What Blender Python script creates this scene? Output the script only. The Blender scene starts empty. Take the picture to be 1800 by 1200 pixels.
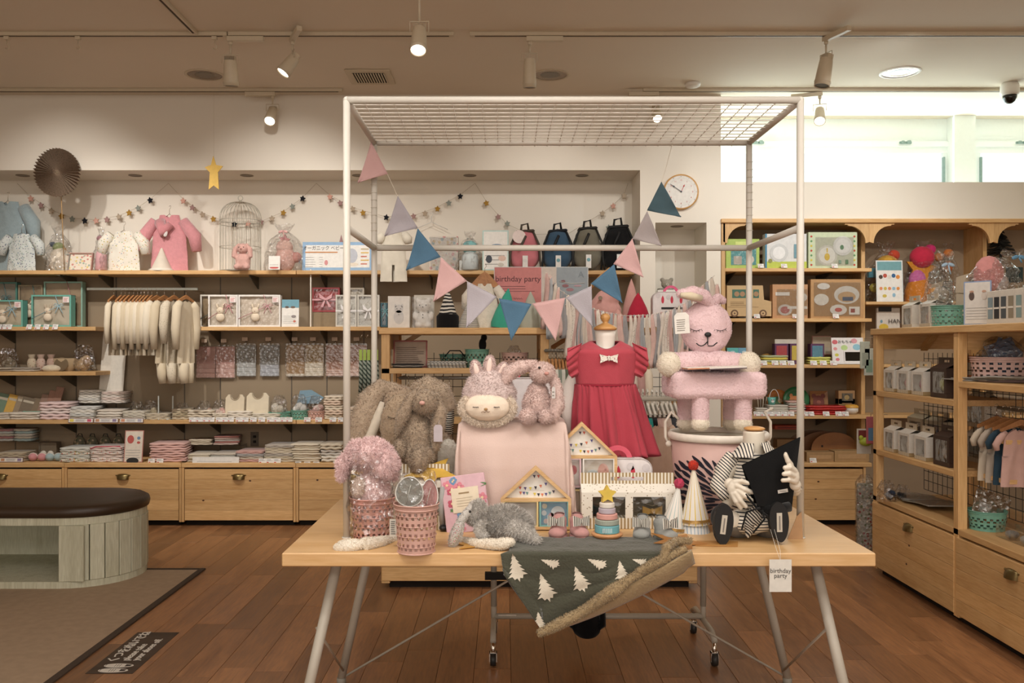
import bpy,bmesh,math,random
from mathutils import Vector as V,Matrix,Euler
from mathutils.noise import noise as pn
PI=math.pi
SC=bpy.context.scene
COL=SC.collection
R=random.Random(7)

# ---------- camera, light, exposure ----------
F=1550.0;CX=888.0;CY=606.0;CH=1.35
cd=bpy.data.cameras.new('camera');cam=bpy.data.objects.new('camera',cd);COL.objects.link(cam)
cam.location=(0,0,CH);cam.rotation_euler=(PI/2,0,0)
cd.sensor_width=36;cd.lens=F/1800*36;cd.shift_x=12/1800;cd.shift_y=6/1800;cd.clip_start=.05
SC.camera=cam
SC.view_settings.view_transform='Standard';SC.view_settings.look='None'
SC.view_settings.exposure=0.0;SC.view_settings.gamma=1;SC.view_settings.use_curve_mapping=False
w=bpy.data.worlds.new('world');SC.world=w;w.use_nodes=True
w.node_tree.nodes['Background'].inputs[0].default_value=(1,.9,.8,1)
w.node_tree.nodes['Background'].inputs[1].default_value=.05
def lamp(name,kind,loc,rot,e,col=(1,.87,.72),**k):
    l=bpy.data.lights.new(name,kind);l.energy=e;l.color=col
    for a,b in k.items():setattr(l,a,b)
    o=bpy.data.objects.new(name,l);o.location=loc;o.rotation_euler=rot;COL.objects.link(o);return o
def aim(loc,to):
    return(V(to)-V(loc)).to_track_quat('-Z','Y').to_euler()
WARM=(1,.955,.90)
# the shop's general lighting: rows of ceiling luminaires over and behind the camera
lamp('ceiling_panel_light','AREA',(.3,1.2,3.15),(0,0,0),85,WARM,shape='RECTANGLE',size=5.5,size_y=1.6)
lamp('ceiling_panel_light','AREA',(.0,-1.6,3.15),(math.radians(28),0,0),105,WARM,shape='RECTANGLE',size=5.5,size_y=1.6)
# added fill: unseen area light at the rear wall, lifts floor, ceiling and shadows
lamp('rear_fill_light','AREA',(0,-3.1,1.2),(PI/2,0,0),85,(1,.97,.92),shape='RECTANGLE',size=9,size_y=2.2)
# track spots that point at the displays
def spot(loc,to,e,ang=50,blend=.7,col=WARM,r=.03):
    return lamp('track_spot_light','SPOT',loc,aim(loc,to),e,col,spot_size=math.radians(ang),spot_blend=blend,shadow_soft_size=r)
spot((-.7,1.5,3.0),(.25,3.0,.9),42,60)
spot((1.5,1.9,3.0),(.6,3.1,.95),30,55)
spot((-.9,2.3,3.05),(-.4,3.1,.95),24,45)
spot((-3.15,5.3,3.0),(-3.3,7.0,2.0),38,75,1)
spot((-1.46,5.32,3.0),(-1.7,7.0,1.9),48,78,1)
spot((.42,5.25,3.0),(.2,7.0,1.9),40,78,1)
spot((-2.7,4.9,3.12),(-2.8,6.8,1.0),150,82,1)
spot((-.95,4.9,3.12),(-1.1,6.8,1.0),95,82,1)
spot((2.3,4.5,3.05),(2.2,6.9,1.6),85,72,1)
spot((2.5,5.0,3.1),(2.2,6.6,2.2),34,100,1,(.90,.97,1))
spot((1.2,5.3,3.05),(1.35,6.6,2.2),26,75,1,(1,.98,.94))
spot((3.2,4.3,3.05),(3.2,6.6,1.6),60,62,1)
spot((.7,3.9,3.05),(.6,5.0,1.2),60,65,1)
spot((-.9,3.9,3.05),(-.6,5.2,1.2),36,60,1)
spot((1.3,3.9,3.1),(2.3,4.5,1.1),55,65,1)
# daylight through the high window on the right
lamp('window_daylight','AREA',(3.7,7.2,2.9),(-PI/2,0,0),42,(.80,.98,1),shape='RECTANGLE',size=4.2,size_y=.6)

# ---------- materials ----------
MT={}
def srgb(h):
    if isinstance(h,str):
        h=[int(h[i:i+2],16)/255 for i in(0,2,4)]
    return tuple(c/12.92 if c<=.04045 else((c+.055)/1.055)**2.4 for c in h)
def nt(name):
    m=bpy.data.materials.new(name);m.use_nodes=True
    t=m.node_tree;return m,t,t.nodes['Principled BSDF']
def link(t,a,ao,b,bi):t.links.new(a.outputs[ao],b.inputs[bi])
def node(t,ty,**k):
    n=t.nodes.new(ty)
    for a,b in k.items():
        if a in n.inputs:n.inputs[a].default_value=b
        else:setattr(n,a,b)
    return n
def mat(hexc,rough=.6,kind=None,metal=0,var=.06,sc=40,bump=.0,key=None,**k):
    """plain surface with fine procedural variation; kind: cloth, fur, None"""
    kk=key or(hexc,rough,kind,metal,var,sc,bump,tuple(k.items()))
    if kk in MT:return MT[kk]
    m,t,b=nt('surface_'+str(hexc));MT[kk]=m
    c=srgb(hexc)
    b.inputs['Roughness'].default_value=rough;b.inputs['Metallic'].default_value=metal
    tc=node(t,'ShaderNodeTexCoord')
    n=node(t,'ShaderNodeTexNoise',Scale=sc,Detail=3.0);link(t,tc,'Object',n,'Vector')
    r=node(t,'ShaderNodeValToRGB');link(t,n,'Fac',r,'Fac')
    r.color_ramp.elements[0].position=.3;r.color_ramp.elements[1].position=.7
    r.color_ramp.elements[0].color=tuple(max(0,x*(1-var))for x in c)+(1,)
    r.color_ramp.elements[1].color=tuple(min(1,x*(1+var))for x in c)+(1,)
    link(t,r,'Color',b,'Base Color')
    if kind in('cloth','fur')or bump:
        s={'cloth':260,'fur':130}.get(kind,sc);d={'cloth':.0012,'fur':.005}.get(kind,bump)
        n2=node(t,'ShaderNodeTexNoise',Scale=s,Detail=4.0);link(t,tc,'Object',n2,'Vector')
        bp=node(t,'ShaderNodeBump',Strength=.7,Distance=d);link(t,n2,'Fac',bp,'Height');link(t,bp,'Normal',b,'Normal')
    if kind in('cloth','fur'):
        b.inputs['Sheen Weight'].default_value=.35 if kind=='fur' else .15;b.inputs['Sheen Roughness'].default_value=.5
        b.inputs['Roughness'].default_value=.9
        b.inputs['Specular IOR Level'].default_value=.15
    for a,v in k.items():b.inputs[a.replace('_',' ')].default_value=v
    return m
def wood(c1,c2,axis='x',rough=.5,key='pine',sc=1.0,rnd=.12):
    kk=('wood',key,axis)
    if kk in MT:return MT[kk]
    m,t,b=nt('%s_wood_%s'%(key,axis));MT[kk]=m
    tc=node(t,'ShaderNodeTexCoord');oi=node(t,'ShaderNodeObjectInfo')
    ad=node(t,'ShaderNodeVectorMath',operation='MULTIPLY_ADD')
    ad.inputs[1].default_value=(1,1,1)
    cx=node(t,'ShaderNodeCombineXYZ');mm=node(t,'ShaderNodeMath',operation='MULTIPLY');mm.inputs[1].default_value=37.0
    link(t,oi,'Random',mm,0)
    for i in range(3):link(t,mm,0,cx,i)
    link(t,tc,'Object',ad,0);link(t,cx,0,ad,2)
    mp=node(t,'ShaderNodeMapping');s={'x':(1.4,14,14),'y':(14,1.4,14),'z':(14,14,1.4)}[axis]
    mp.inputs['Scale'].default_value=tuple(q*sc for q in s);link(t,ad,0,mp,'Vector')
    n=node(t,'ShaderNodeTexNoise',Scale=.7,Detail=2.0,Distortion=.3);link(t,mp,'Vector',n,'Vector')
    mu=node(t,'ShaderNodeMath',operation='MULTIPLY');mu.inputs[1].default_value=16.0;link(t,n,'Fac',mu,0)
    sn=node(t,'ShaderNodeMath',operation='SINE');link(t,mu,0,sn,0)
    n3=node(t,'ShaderNodeTexNoise',Scale=9.0,Detail=4.0);link(t,mp,'Vector',n3,'Vector')
    m1=node(t,'ShaderNodeMath',operation='MULTIPLY_ADD');m1.inputs[1].default_value=.09;m1.inputs[2].default_value=.1;link(t,sn,0,m1,0)
    m2=node(t,'ShaderNodeMath',operation='MULTIPLY_ADD');m2.inputs[1].default_value=.8;link(t,n3,'Fac',m2,0);link(t,m1,0,m2,2)
    r=node(t,'ShaderNodeValToRGB');link(t,m2,0,r,'Fac')
    r.color_ramp.elements[0].color=srgb(c1)+(1,);r.color_ramp.elements[1].color=srgb(c2)+(1,)
    r.color_ramp.elements[0].position=.25;r.color_ramp.elements[1].position=.8
    hs=node(t,'ShaderNodeHueSaturation');link(t,r,'Color',hs,'Color')
    mr=node(t,'ShaderNodeMapRange');mr.inputs['To Min'].default_value=1-rnd;mr.inputs['To Max'].default_value=1+rnd
    link(t,oi,'Random',mr,'Value');link(t,mr,0,hs,'Value')
    link(t,hs,'Color',b,'Base Color')
    rr=node(t,'ShaderNodeMapRange');rr.inputs['To Min'].default_value=rough-.06;rr.inputs['To Max'].default_value=rough+.12;link(t,n3,'Fac',rr,'Value');link(t,rr,0,b,'Roughness')
    bp=node(t,'ShaderNodeBump',Strength=.25,Distance=.0006);link(t,m2,0,bp,'Height');link(t,bp,'Normal',b,'Normal')
    return m
def pine(a='x'):return wood('c0945d','ddb680',a)
def emit(hexc,st=1.0,soft=False):
    kk=('emit',hexc,st)
    if kk in MT:return MT[kk]
    m,t,b=nt('glow_'+hexc);MT[kk]=m
    b.inputs['Base Color'].default_value=(.05,.05,.05,1);b.inputs['Emission Color'].default_value=srgb(hexc)+(1,);b.inputs['Emission Strength'].default_value=st
    return m
def cello(op=.28,crumple=1.0,tint=(1,1,1)):
    """thin clear film: mostly see-through with crinkled highlights"""
    kk=('cello',op,crumple,tint)
    if kk in MT:return MT[kk]
    m,t,b=nt('clear_film');MT[kk]=m
    o=t.nodes['Material Output']
    tc=node(t,'ShaderNodeTexCoord');n=node(t,'ShaderNodeTexVoronoi',Scale=38.0);link(t,tc,'Object',n,'Vector')
    n2=node(t,'ShaderNodeTexNoise',Scale=22.0,Detail=3.0);link(t,tc,'Object',n2,'Vector')
    a=node(t,'ShaderNodeMath',operation='ADD');link(t,n,'Distance',a,0);link(t,n2,'Fac',a,1)
    bp=node(t,'ShaderNodeBump',Strength=.9*crumple,Distance=.02 if crumple>.6 else .006);link(t,a,0,bp,'Height')
    g=node(t,'ShaderNodeBsdfGlossy',Roughness=.12);link(t,bp,'Normal',g,'Normal')
    tr=node(t,'ShaderNodeBsdfTransparent');tr.inputs[0].default_value=tuple(.97*x for x in tint)+(1,)
    fr=node(t,'ShaderNodeLayerWeight',Blend=.35);link(t,bp,'Normal',fr,'Normal')
    mr=node(t,'ShaderNodeMapRange');mr.inputs['To Min'].default_value=op*.45;mr.inputs['To Max'].default_value=min(1,op*2.4);link(t,fr,'Facing',mr,'Value')
    mx=node(t,'ShaderNodeMixShader');link(t,mr,0,mx,0);link(t,tr,0,mx,1);link(t,g,0,mx,2)
    link(t,mx,0,o,'Surface');return m
def stripes(c1,c2,axis,period,duty=.5,key=None,wob=0.0,kind='cloth',rough=.9):
    """fabric or paper printed in even stripes along one axis of the object"""
    kk=('str',c1,c2,axis,period,duty,wob,kind)
    if kk in MT:return MT[kk]
    m,t,b=nt('striped_print');MT[kk]=m
    tc=node(t,'ShaderNodeTexCoord');sp=node(t,'ShaderNodeSeparateXYZ')
    src=tc
    if wob:
        n=node(t,'ShaderNodeTexNoise',Scale=14.0);link(t,tc,'Object',n,'Vector')
        ma=node(t,'ShaderNodeVectorMath',operation='MULTIPLY_ADD');ma.inputs[1].default_value=(wob,)*3
        link(t,n,'Color',ma,0);link(t,tc,'Object',ma,2);link(t,ma,0,sp,0)
    else:link(t,tc,'Object',sp,0)
    if axis=='d':
        ad=node(t,'ShaderNodeMath',operation='ADD');link(t,sp,'X',ad,0);link(t,sp,'Z',ad,1);o=(ad,0)
    else:o=(sp,axis.upper())
    d=node(t,'ShaderNodeMath',operation='DIVIDE');d.inputs[1].default_value=period;link(t,o[0],o[1],d,0)
    fr=node(t,'ShaderNodeMath',operation='FRACT');link(t,d,0,fr,0)
    gt=node(t,'ShaderNodeMath',operation='GREATER_THAN');gt.inputs[1].default_value=duty;link(t,fr,0,gt,0)
    mx=node(t,'ShaderNodeMix',data_type='RGBA');mx.inputs[6].default_value=srgb(c1)+(1,);mx.inputs[7].default_value=srgb(c2)+(1,)
    link(t,gt,0,mx,0);link(t,mx,2,b,'Base Color');b.inputs['Roughness'].default_value=rough
    return m
def dots(base,cols,scale=60,size=.3,kind='cloth',rough=.9):
    """small scattered printed motifs"""
    kk=('dots',base,tuple(cols),scale,size)
    if kk in MT:return MT[kk]
    m,t,b=nt('spotted_print');MT[kk]=m
    tc=node(t,'ShaderNodeTexCoord');v=node(t,'ShaderNodeTexVoronoi',Scale=scale);link(t,tc,'Object',v,'Vector')
    n=node(t,'ShaderNodeTexNoise',Scale=scale*2.2);link(t,tc,'Object',n,'Vector')
    ad=node(t,'ShaderNodeMath',operation='MULTIPLY_ADD');ad.inputs[1].default_value=.35;link(t,n,'Fac',ad,0);link(t,v,'Distance',ad,2)
    lt=node(t,'ShaderNodeMath',operation='LESS_THAN');lt.inputs[1].default_value=size+.17;link(t,ad,0,lt,0)
    sp=node(t,'ShaderNodeSeparateColor');link(t,v,'Color',sp,0)
    r=node(t,'ShaderNodeValToRGB');r.color_ramp.interpolation='CONSTANT';link(t,sp,0,r,'Fac')
    e=r.color_ramp.elements
    while len(e)<len(cols):e.new(.5)
    for i,c in enumerate(cols):e[i].position=i/len(cols);e[i].color=srgb(c)+(1,)
    mx=node(t,'ShaderNodeMix',data_type='RGBA');mx.inputs[6].default_value=srgb(base)+(1,)
    link(t,r,'Color',mx,7);link(t,lt,0,mx,0);link(t,mx,2,b,'Base Color');b.inputs['Roughness'].default_value=rough
    return m

# ---------- geometry helpers ----------
class G:
    """collects shapes and links them as ONE mesh object"""
    def __init__(s):s.v=[];s.f=[];s.m=[];s.sm=[];s.mats=[]
    def mi(s,m):
        if m not in s.mats:s.mats.append(m)
        return s.mats.index(m)
    def add(s,vs,fs,m,smooth=False,M=None):
        o=len(s.v);k=s.mi(m)
        s.v+=[tuple(M@V(p))if M else tuple(p)for p in vs]
        for f in fs:s.f.append([i+o for i in f]);s.m.append(k);s.sm.append(smooth)
        return s
    def box(s,x0,x1,y0,y1,z0,z1,m,rot=None,bev=0,M=None):
        c=V(((x0+x1)/2,(y0+y1)/2,(z0+z1)/2));h=V((abs(x1-x0)/2,abs(y1-y0)/2,abs(z1-z0)/2))
        T=Matrix.Translation(c)
        if rot:T=T@Euler(rot).to_matrix().to_4x4()
        if M:T=M@T
        if bev and bev<min(h)*.98:
            b=bev;vs=[];
            for sx in(-1,1):
                for sy in(-1,1):
                    for sz in(-1,1):
                        vs+=[(sx*h.x,sy*(h.y-b),sz*(h.z-b)),(sx*(h.x-b),sy*h.y,sz*(h.z-b)),(sx*(h.x-b),sy*(h.y-b),sz*h.z)]
            def I(a,b_,c_,k):return((a>0)*4+(b_>0)*2+(c_>0))*3+k
            fs=[]
            for q in(-1,1):
                fs.append([I(q,-1,-1,0),I(q,1,-1,0),I(q,1,1,0),I(q,-1,1,0)][::q])
                fs.append([I(-1,q,-1,1),I(-1,q,1,1),I(1,q,1,1),I(1,q,-1,1)][::q])
                fs.append([I(-1,-1,q,2),I(1,-1,q,2),I(1,1,q,2),I(-1,1,q,2)][::q])
            for a in(-1,1):
                for b_ in(-1,1):
                    fs.append([I(a,b_,-1,0),I(a,b_,1,0),I(a,b_,1,1),I(a,b_,-1,1)][::-a*b_])
                    fs.append([I(a,-1,b_,0),I(a,1,b_,0),I(a,1,b_,2),I(a,-1,b_,2)][::a*b_])
                    fs.append([I(-1,a,b_,1),I(1,a,b_,1),I(1,a,b_,2),I(-1,a,b_,2)][::-a*b_])
                    for c_ in(-1,1):fs.append([I(a,b_,c_,0),I(a,b_,c_,1),I(a,b_,c_,2)][::a*b_*c_])
            return s.add(vs,fs,m,False,T)
        vs=[(a*h.x,b_*h.y,c_*h.z)for a in(-1,1)for b_ in(-1,1)for c_ in(-1,1)]
        fs=[(0,1,3,2),(4,6,7,5),(0,4,5,1),(2,3,7,6),(0,2,6,4),(1,5,7,3)]
        return s.add(vs,fs,m,False,T)
    def tube(s,pts,r,m,n=8,cap=True,closed=False,M=None):
        pts=[V(p)for p in pts];rs=r if isinstance(r,(list,tuple))else[r]*len(pts)
        vs=[];N=len(pts);up=None
        for i,p in enumerate(pts):
            a=pts[(i-1)%N]if(i or closed)else p;b=pts[(i+1)%N]if(i<N-1 or closed)else p
            d=(b-a).normalized()if(b-a).length>1e-9 else V((0,0,1))
            if up is None:up=V((0,0,1))if abs(d.z)<.9 else V((1,0,0))
            x=d.cross(up)
            if x.length<1e-4:x=d.orthogonal()
            x.normalize();y=x.cross(d).normalized();up=y
            for k in range(n):
                t=2*PI*k/n;vs.append(p+(x*math.cos(t)+y*math.sin(t))*rs[i])
        fs=[]
        for i in range(N if closed else N-1):
            j=(i+1)%N
            for k in range(n):fs.append((i*n+k,i*n+(k+1)%n,j*n+(k+1)%n,j*n+k))
        if cap and not closed:fs+=[tuple(range(n))[::-1],tuple(range((N-1)*n,N*n))]
        return s.add(vs,fs,m,True,M)
    def lathe(s,prof,m,n=24,c=(0,0,0),M=None,sy=1.0,cap=True,smooth=True,a0=0,a1=2*PI):
        vs=[];full=abs(a1-a0-2*PI)<1e-6;nn=n if full else n+1
        for r,z in prof:
            for k in range(nn):
                t=a0+(a1-a0)*k/n;vs.append((c[0]+r*math.cos(t),c[1]+r*math.sin(t)*sy,c[2]+z))
        fs=[]
        for i in range(len(prof)-1):
            for k in range(n):
                q=(k+1)%nn if full else k+1
                fs.append((i*nn+k,i*nn+q,(i+1)*nn+q,(i+1)*nn+k))
        if cap and full:fs+=[tuple(range(nn))[::-1],tuple(range((len(prof)-1)*nn,len(prof)*nn))]
        return s.add(vs,fs,m,smooth,M)
    def ell(s,c,r,m,rot=None,n=14,M=None):
        r=V(r)if hasattr(r,'__len__')else V((r,r,r));k=max(4,n//2)
        T=Matrix.Translation(V(c))
        if rot:T=T@Euler(rot).to_matrix().to_4x4()
        if M:T=M@T
        vs=[(0,0,-r.z)]
        for i in range(1,k):
            a=-PI/2+PI*i/k
            for j in range(n):vs.append((r.x*math.cos(a)*math.cos(2*PI*j/n),r.y*math.cos(a)*math.sin(2*PI*j/n),r.z*math.sin(a)))
        vs.append((0,0,r.z));L=len(vs)-1;fs=[]
        for j in range(n):fs.append((0,1+(j+1)%n,1+j));fs.append((L,L-n+j,L-n+(j+1)%n))
        for i in range(k-2):
            for j in range(n):fs.append((1+i*n+j,1+i*n+(j+1)%n,1+(i+1)*n+(j+1)%n,1+(i+1)*n+j))
        return s.add(vs,fs,m,True,T)
    def prism(s,pts,y0,y1,m,plane='xz',M=None,smooth=False):
        """outline in x-z (or x-y, y-z) extruded through the third axis"""
        n=len(pts);P={'xz':lambda a,b,y:(a,y,b),'xy':lambda a,b,y:(a,b,y),'yz':lambda a,b,y:(y,a,b)}[plane]
        vs=[P(a,b,y0)for a,b in pts]+[P(a,b,y1)for a,b in pts]
        ar=sum(pts[i][0]*pts[(i+1)%n][1]-pts[(i+1)%n][0]*pts[i][1]for i in range(n))
        fl=(ar>0)==(plane!='xz')
        fs=[tuple(range(n))[::(-1 if fl else 1)],tuple(range(n,2*n))[::(1 if fl else-1)]]
        for i in range(n):
            j=(i+1)%n;f=(i,j,n+j,n+i);fs.append(f if fl else f[::-1])
        return s.add(vs,fs,m,smooth,M)
    def flat(s,pts,m,y=0,M=None):
        """thin printed patch facing -y"""
        return s.prism(pts,y,y-.0006,m,'xz',M)
    def rect(s,x0,x1,z0,z1,m,y=0,M=None):
        return s.flat([(x0,z0),(x1,z0),(x1,z1),(x0,z1)],m,y,M)
    def disc(s,x,z,r,m,y=0,n=20,rz=None,M=None,t=.0006):
        rz=rz or r
        return s.prism([(x+r*math.cos(2*PI*i/n),z+rz*math.sin(2*PI*i/n))for i in range(n)],y,y-t,m,'xz',M)
    def grid(s,nu,nv,fn,m,smooth=True,M=None,skip=None,cu=False):
        vs=[fn(i/(nu if cu else nu),j/nv)for j in range(nv+1)for i in range(nu+1)];fs=[]
        for j in range(nv):
            for i in range(nu):
                if skip and skip(i,j):continue
                a=j*(nu+1)+i;fs.append((a,a+1,a+nu+2,a+nu+1))
        return s.add(vs,fs,m,smooth,M)
    def text(s,txt,size,m,x=0,y=0,z=0,align='CENTER',M=None,bold=0,sx=1.0):
        """lettering in the x-z plane facing -y"""
        vs,fs=text_mesh(txt,align,bold)
        T=Matrix.Translation((x,y,z))@Matrix.Rotation(PI/2,4,'X')@Matrix.Diagonal((size*sx,size,size,1))
        if M:T=M@T
        return s.add(vs,fs,m,False,T)
    def lines(s,x0,x1,z0,z1,n,m,y=0,seed=1,M=None,h=.35):
        """rows of tiny unreadable print"""
        q=random.Random(seed)
        for i in range(n):
            z=z1-(z1-z0)*(i+.5)/n;hh=(z1-z0)/n*h;s.rect(x0,x1-(x1-x0)*q.random()*.3,z-hh/2,z+hh/2,m,y,M)
        return s
    def build(s,name,parent=None,loc=(0,0,0),rot=(0,0,0),label=None,cat=None,group=None,kind=None,mods=None,sc=None):
        me=bpy.data.meshes.new(name);me.from_pydata(s.v,[],s.f)
        for mm in s.mats:me.materials.append(mm)
        me.polygons.foreach_set('material_index',s.m);me.polygons.foreach_set('use_smooth',s.sm);me.update()
        return obj(name,me,parent,loc,rot,label,cat,group,kind,sc)
_tx={}
def text_mesh(txt,align,bold):
    k=(txt,align,bold)
    if k in _tx:return _tx[k]
    c=bpy.data.curves.new('t','FONT');c.body=txt;c.align_x=align;c.align_y='CENTER';c.size=1;c.offset=bold;c.extrude=.02;c.resolution_u=3
    o=bpy.data.objects.new('t',c);COL.objects.link(o)
    dg=bpy.context.evaluated_depsgraph_get();me=bpy.data.meshes.new_from_object(o.evaluated_get(dg))
    r=([tuple(v.co)for v in me.vertices],[tuple(p.vertices)for p in me.polygons])
    bpy.data.objects.remove(o);bpy.data.curves.remove(c);bpy.data.meshes.remove(me);_tx[k]=r;return r
def props(o,label=None,cat=None,group=None,kind=None):
    if label:o['label']=label
    if cat:o['category']=cat
    if group:o['group']=group
    if kind:o['kind']=kind
    return o
def obj(name,me,parent=None,loc=(0,0,0),rot=(0,0,0),label=None,cat=None,group=None,kind=None,sc=None):
    o=bpy.data.objects.new(name,me);COL.objects.link(o);o.location=loc;o.rotation_euler=rot
    if sc is not None:o.scale=(sc,sc,sc)if isinstance(sc,(int,float))else sc
    if parent:o.parent=parent
    return props(o,label,cat,group,kind)
def thing(name,label,cat,loc=(0,0,0),rz=0,group=None,rot=None,sc=None):
    return obj(name,None,None,loc,rot or(0,0,rz),label,cat,group,None,sc)
def dup(root,loc=None,rz=None,label=None,group=None,rot=None,sc=None,parent=None):
    r=root.copy();COL.objects.link(r)
    if parent:r.parent=parent
    if loc is not None:r.location=loc
    if rz is not None:r.rotation_euler=(0,0,rz)
    if rot is not None:r.rotation_euler=rot
    if sc is not None:r.scale=(sc,sc,sc)if isinstance(sc,(int,float))else sc
    if label:r['label']=label
    if group:r['group']=group
    for ch in list(root.children):dup(ch,parent=r)
    return r
def X(px,d):return(px-CX)*d/F
def Z(py,d):return CH-(py-CY)*d/F
def P(px,py,d):return(X(px,d),d,Z(py,d))
def arc(cx,cz,r,a0,a1,n,rz=None):
    rz=rz or r
    return[(cx+r*math.cos(math.radians(a0+(a1-a0)*i/n)),cz+rz*math.sin(math.radians(a0+(a1-a0)*i/n)))for i in range(n+1)]
def star(n,r1,r2,a=90,cx=0,cz=0):
    return[(cx+(r1 if i%2==0 else r2)*math.cos(math.radians(a+180*i/n)),cz+(r1 if i%2==0 else r2)*math.sin(math.radians(a+180*i/n)))for i in range(2*n)]
def smoothmesh(g,voxel,iters=6,fuzz=0,flen=.004,seed=1,fm=None,disp=0,nz=14):
    """fuse overlapping shapes into one continuous skin; optional short pile"""
    me=bpy.data.meshes.new('t');me.from_pydata(g.v,[],g.f)
    for mm in g.mats:me.materials.append(mm)
    me.polygons.foreach_set('material_index',g.m);me.update()
    o=bpy.data.objects.new('t',me);COL.objects.link(o)
    r=o.modifiers.new('r','REMESH');r.mode='VOXEL';r.voxel_size=voxel;r.use_smooth_shade=True
    if iters:q=o.modifiers.new('s','SMOOTH');q.iterations=iters;q.factor=.5
    dg=bpy.context.evaluated_depsgraph_get();out=bpy.data.meshes.new_from_object(o.evaluated_get(dg))
    bpy.data.objects.remove(o);h=G();h.mats=list(g.mats)
    vs=[v.co.copy()for v in out.vertices];ns=[v.normal.copy()for v in out.vertices]
    if disp:vs=[v+n*disp*pn(v*nz)for v,n in zip(vs,ns)]
    h.v=[tuple(v)for v in vs];h.f=[list(p.vertices)for p in out.polygons]
    # colour of the skin = colour of the nearest source shape
    if len(g.mats)>1:
        from mathutils.kdtree import KDTree
        cs=[(sum((V(g.v[i])for i in f),V())/len(f),k)for f,k in zip(g.f,g.m)]
        kd=KDTree(len(cs))
        for i,c in enumerate(cs):kd.insert(c[0],i)
        kd.balance();h.m=[cs[kd.find(p.center)[1]][1]for p in out.polygons]
    else:h.m=[0]*len(h.f)
    h.sm=[True]*len(h.f)
    if fuzz:
        q=random.Random(seed);base=len(h.f)
        for _ in range(fuzz):
            fi=q.randrange(base);f=h.f[fi];w=[q.random()for _ in f];t=sum(w)
            p=sum((V(h.v[i])*a/t for i,a in zip(f,w)),V());n=out.polygons[fi].normal
            d=(n+V((q.uniform(-1,1),q.uniform(-1,1),q.uniform(-1.2,.5)))*.9).normalized();sd=d.orthogonal().normalized()
            sd.rotate(Matrix.Rotation(q.random()*6.28,3,d));L=flen*q.uniform(.8,1.9);o_=len(h.v)
            h.v+=[tuple(p-sd*.0013-n*.0008),tuple(p+sd*.0013-n*.0008),tuple(p+d*L)]
            h.f.append([o_,o_+1,o_+2]);h.m.append(h.m[fi]);h.sm.append(True)
    bpy.data.meshes.remove(out);bpy.data.meshes.remove(me);return h
# ================= the room =================
BW,BN=6.6,7.02            # wall face, niche back
XL,XR,YR,CZ=-5.6,5.6,-3.2,3.22
wallm=mat('eae2d4',.85,var=.012,sc=3,bump=.0006)
ceilm=mat('e2d6c4',.9,var=.012,sc=2)
whitem=mat('e9e4da',.5,var=.02)
g=G();g.box(XL,XR,YR,7.6,CZ,CZ+.1,ceilm);g.build('ceiling',kind='structure')
g=G();g.box(XL,XR,YR,7.6,-.1,-.012,mat('3a2517',.6));flo=g.build('floor',kind='structure')
plw=wood('744e34','a87850','y',.30,'floorboard',.8,.26)
pw=.152
def plank_mesh(L):
    g=G();g.box(0,pw-.0012,0,L-.0012,-.012,0,plw,bev=.0012);me=bpy.data.meshes.new('plank');me.from_pydata(g.v,[],g.f);me.materials.append(plw)
    return me
pm={L:plank_mesh(L)for L in(.6,.9,1.2)}
q=random.Random(3);far=G();npl=0
nx=int((XR-XL)/pw)+1
for i in range(nx):
    x=XL+i*pw;y=2.2-q.random()*.9
    while y<6.75:
        L=q.choice((.6,.9,.9,1.2));ym=y+L
        vis=ym>3.45 and(x+pw)>-.60*ym-.1 and x<.60*ym+.1 and not(x>2.35 and y<5.1)and not(x+pw<-1.85 and ym<5.2)
        if vis and npl<298:obj('plank',pm[L],flo,(x,y,0));npl+=1
        else:far.box(x,x+pw-.0012,y,y+L-.0012,-.012,0,plw)
        y+=L
    far.box(x,x+pw-.0012,YR,y*0+1.2,-.012,0,plw)
far.build('planks_beyond',flo,kind='stuff')
for a in[(XL,1.614,BN,BN+.12,0,2.657),(1.614,XR,BN,BN+.12,0,2.5),(1.01,1.124,BW,BN,0,2.657),(1.124,1.507,BW,BN,0,1.52),(1.124,1.507,BW,BN,2.265,2.657),
          (1.507,1.614,BW,BN,0,2.657),(1.614,XR,BW,BN,2.292,2.568),(1.614,XR,BN,7.6,2.5,2.568),(XL,1.614,BW,BN+.12,2.657,CZ),
          (1.50,1.614,BN+.12,7.6,2.5,CZ)]:
    g=G();g.box(*a,wallm);g.build('wall_back',kind='structure')
g=G();g.box(XL-.1,XL,YR,7.6,0,CZ,wallm);g.build('wall_left',kind='structure')
g=G();g.box(XR,XR+.1,YR,7.6,0,CZ,wallm);g.build('wall_right',kind='structure')
g=G();g.box(XL,XR,YR-.1,YR,0,CZ,wallm);g.build('wall_rear',kind='structure')
# ---- high window on the right ----
wy=7.30
win=obj('window_1',None,kind='structure')
fr=mat('eff5f3',.5,var=.01);alu=mat('8fa5a0',.4,metal=.4)
g=G();zt=CZ
g.box(1.614,XR,wy,wy+.1,3.02,zt,fr);g.box(1.614,XR,wy-.03,wy+.1,2.985,3.03,fr,bev=.004);g.box(1.614,XR,wy-.012,wy,2.935,2.985,fr)
xa=X(1657,wy);xb=X(1675,7.2);xc=X(1713,7.2);xd=X(1722,wy)
g.box(xb,xc,wy-.12,wy+.06,2.568,zt,fr)                       # white post
g.box(xa,xb,wy-.01,wy+.05,2.568,3.0,fr);g.box(xc,xd,wy-.01,wy+.05,2.568,3.0,fr)
g.build('window_frame',win)
pane=emit('f0f8f5',1.12)
for a,b in((1.62,xa),(xd,4.6),(4.66,XR)):
    g=G();g.box(a,b,wy+.02,wy+.03,2.568,2.95,pane);g.build('pane',win)
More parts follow.
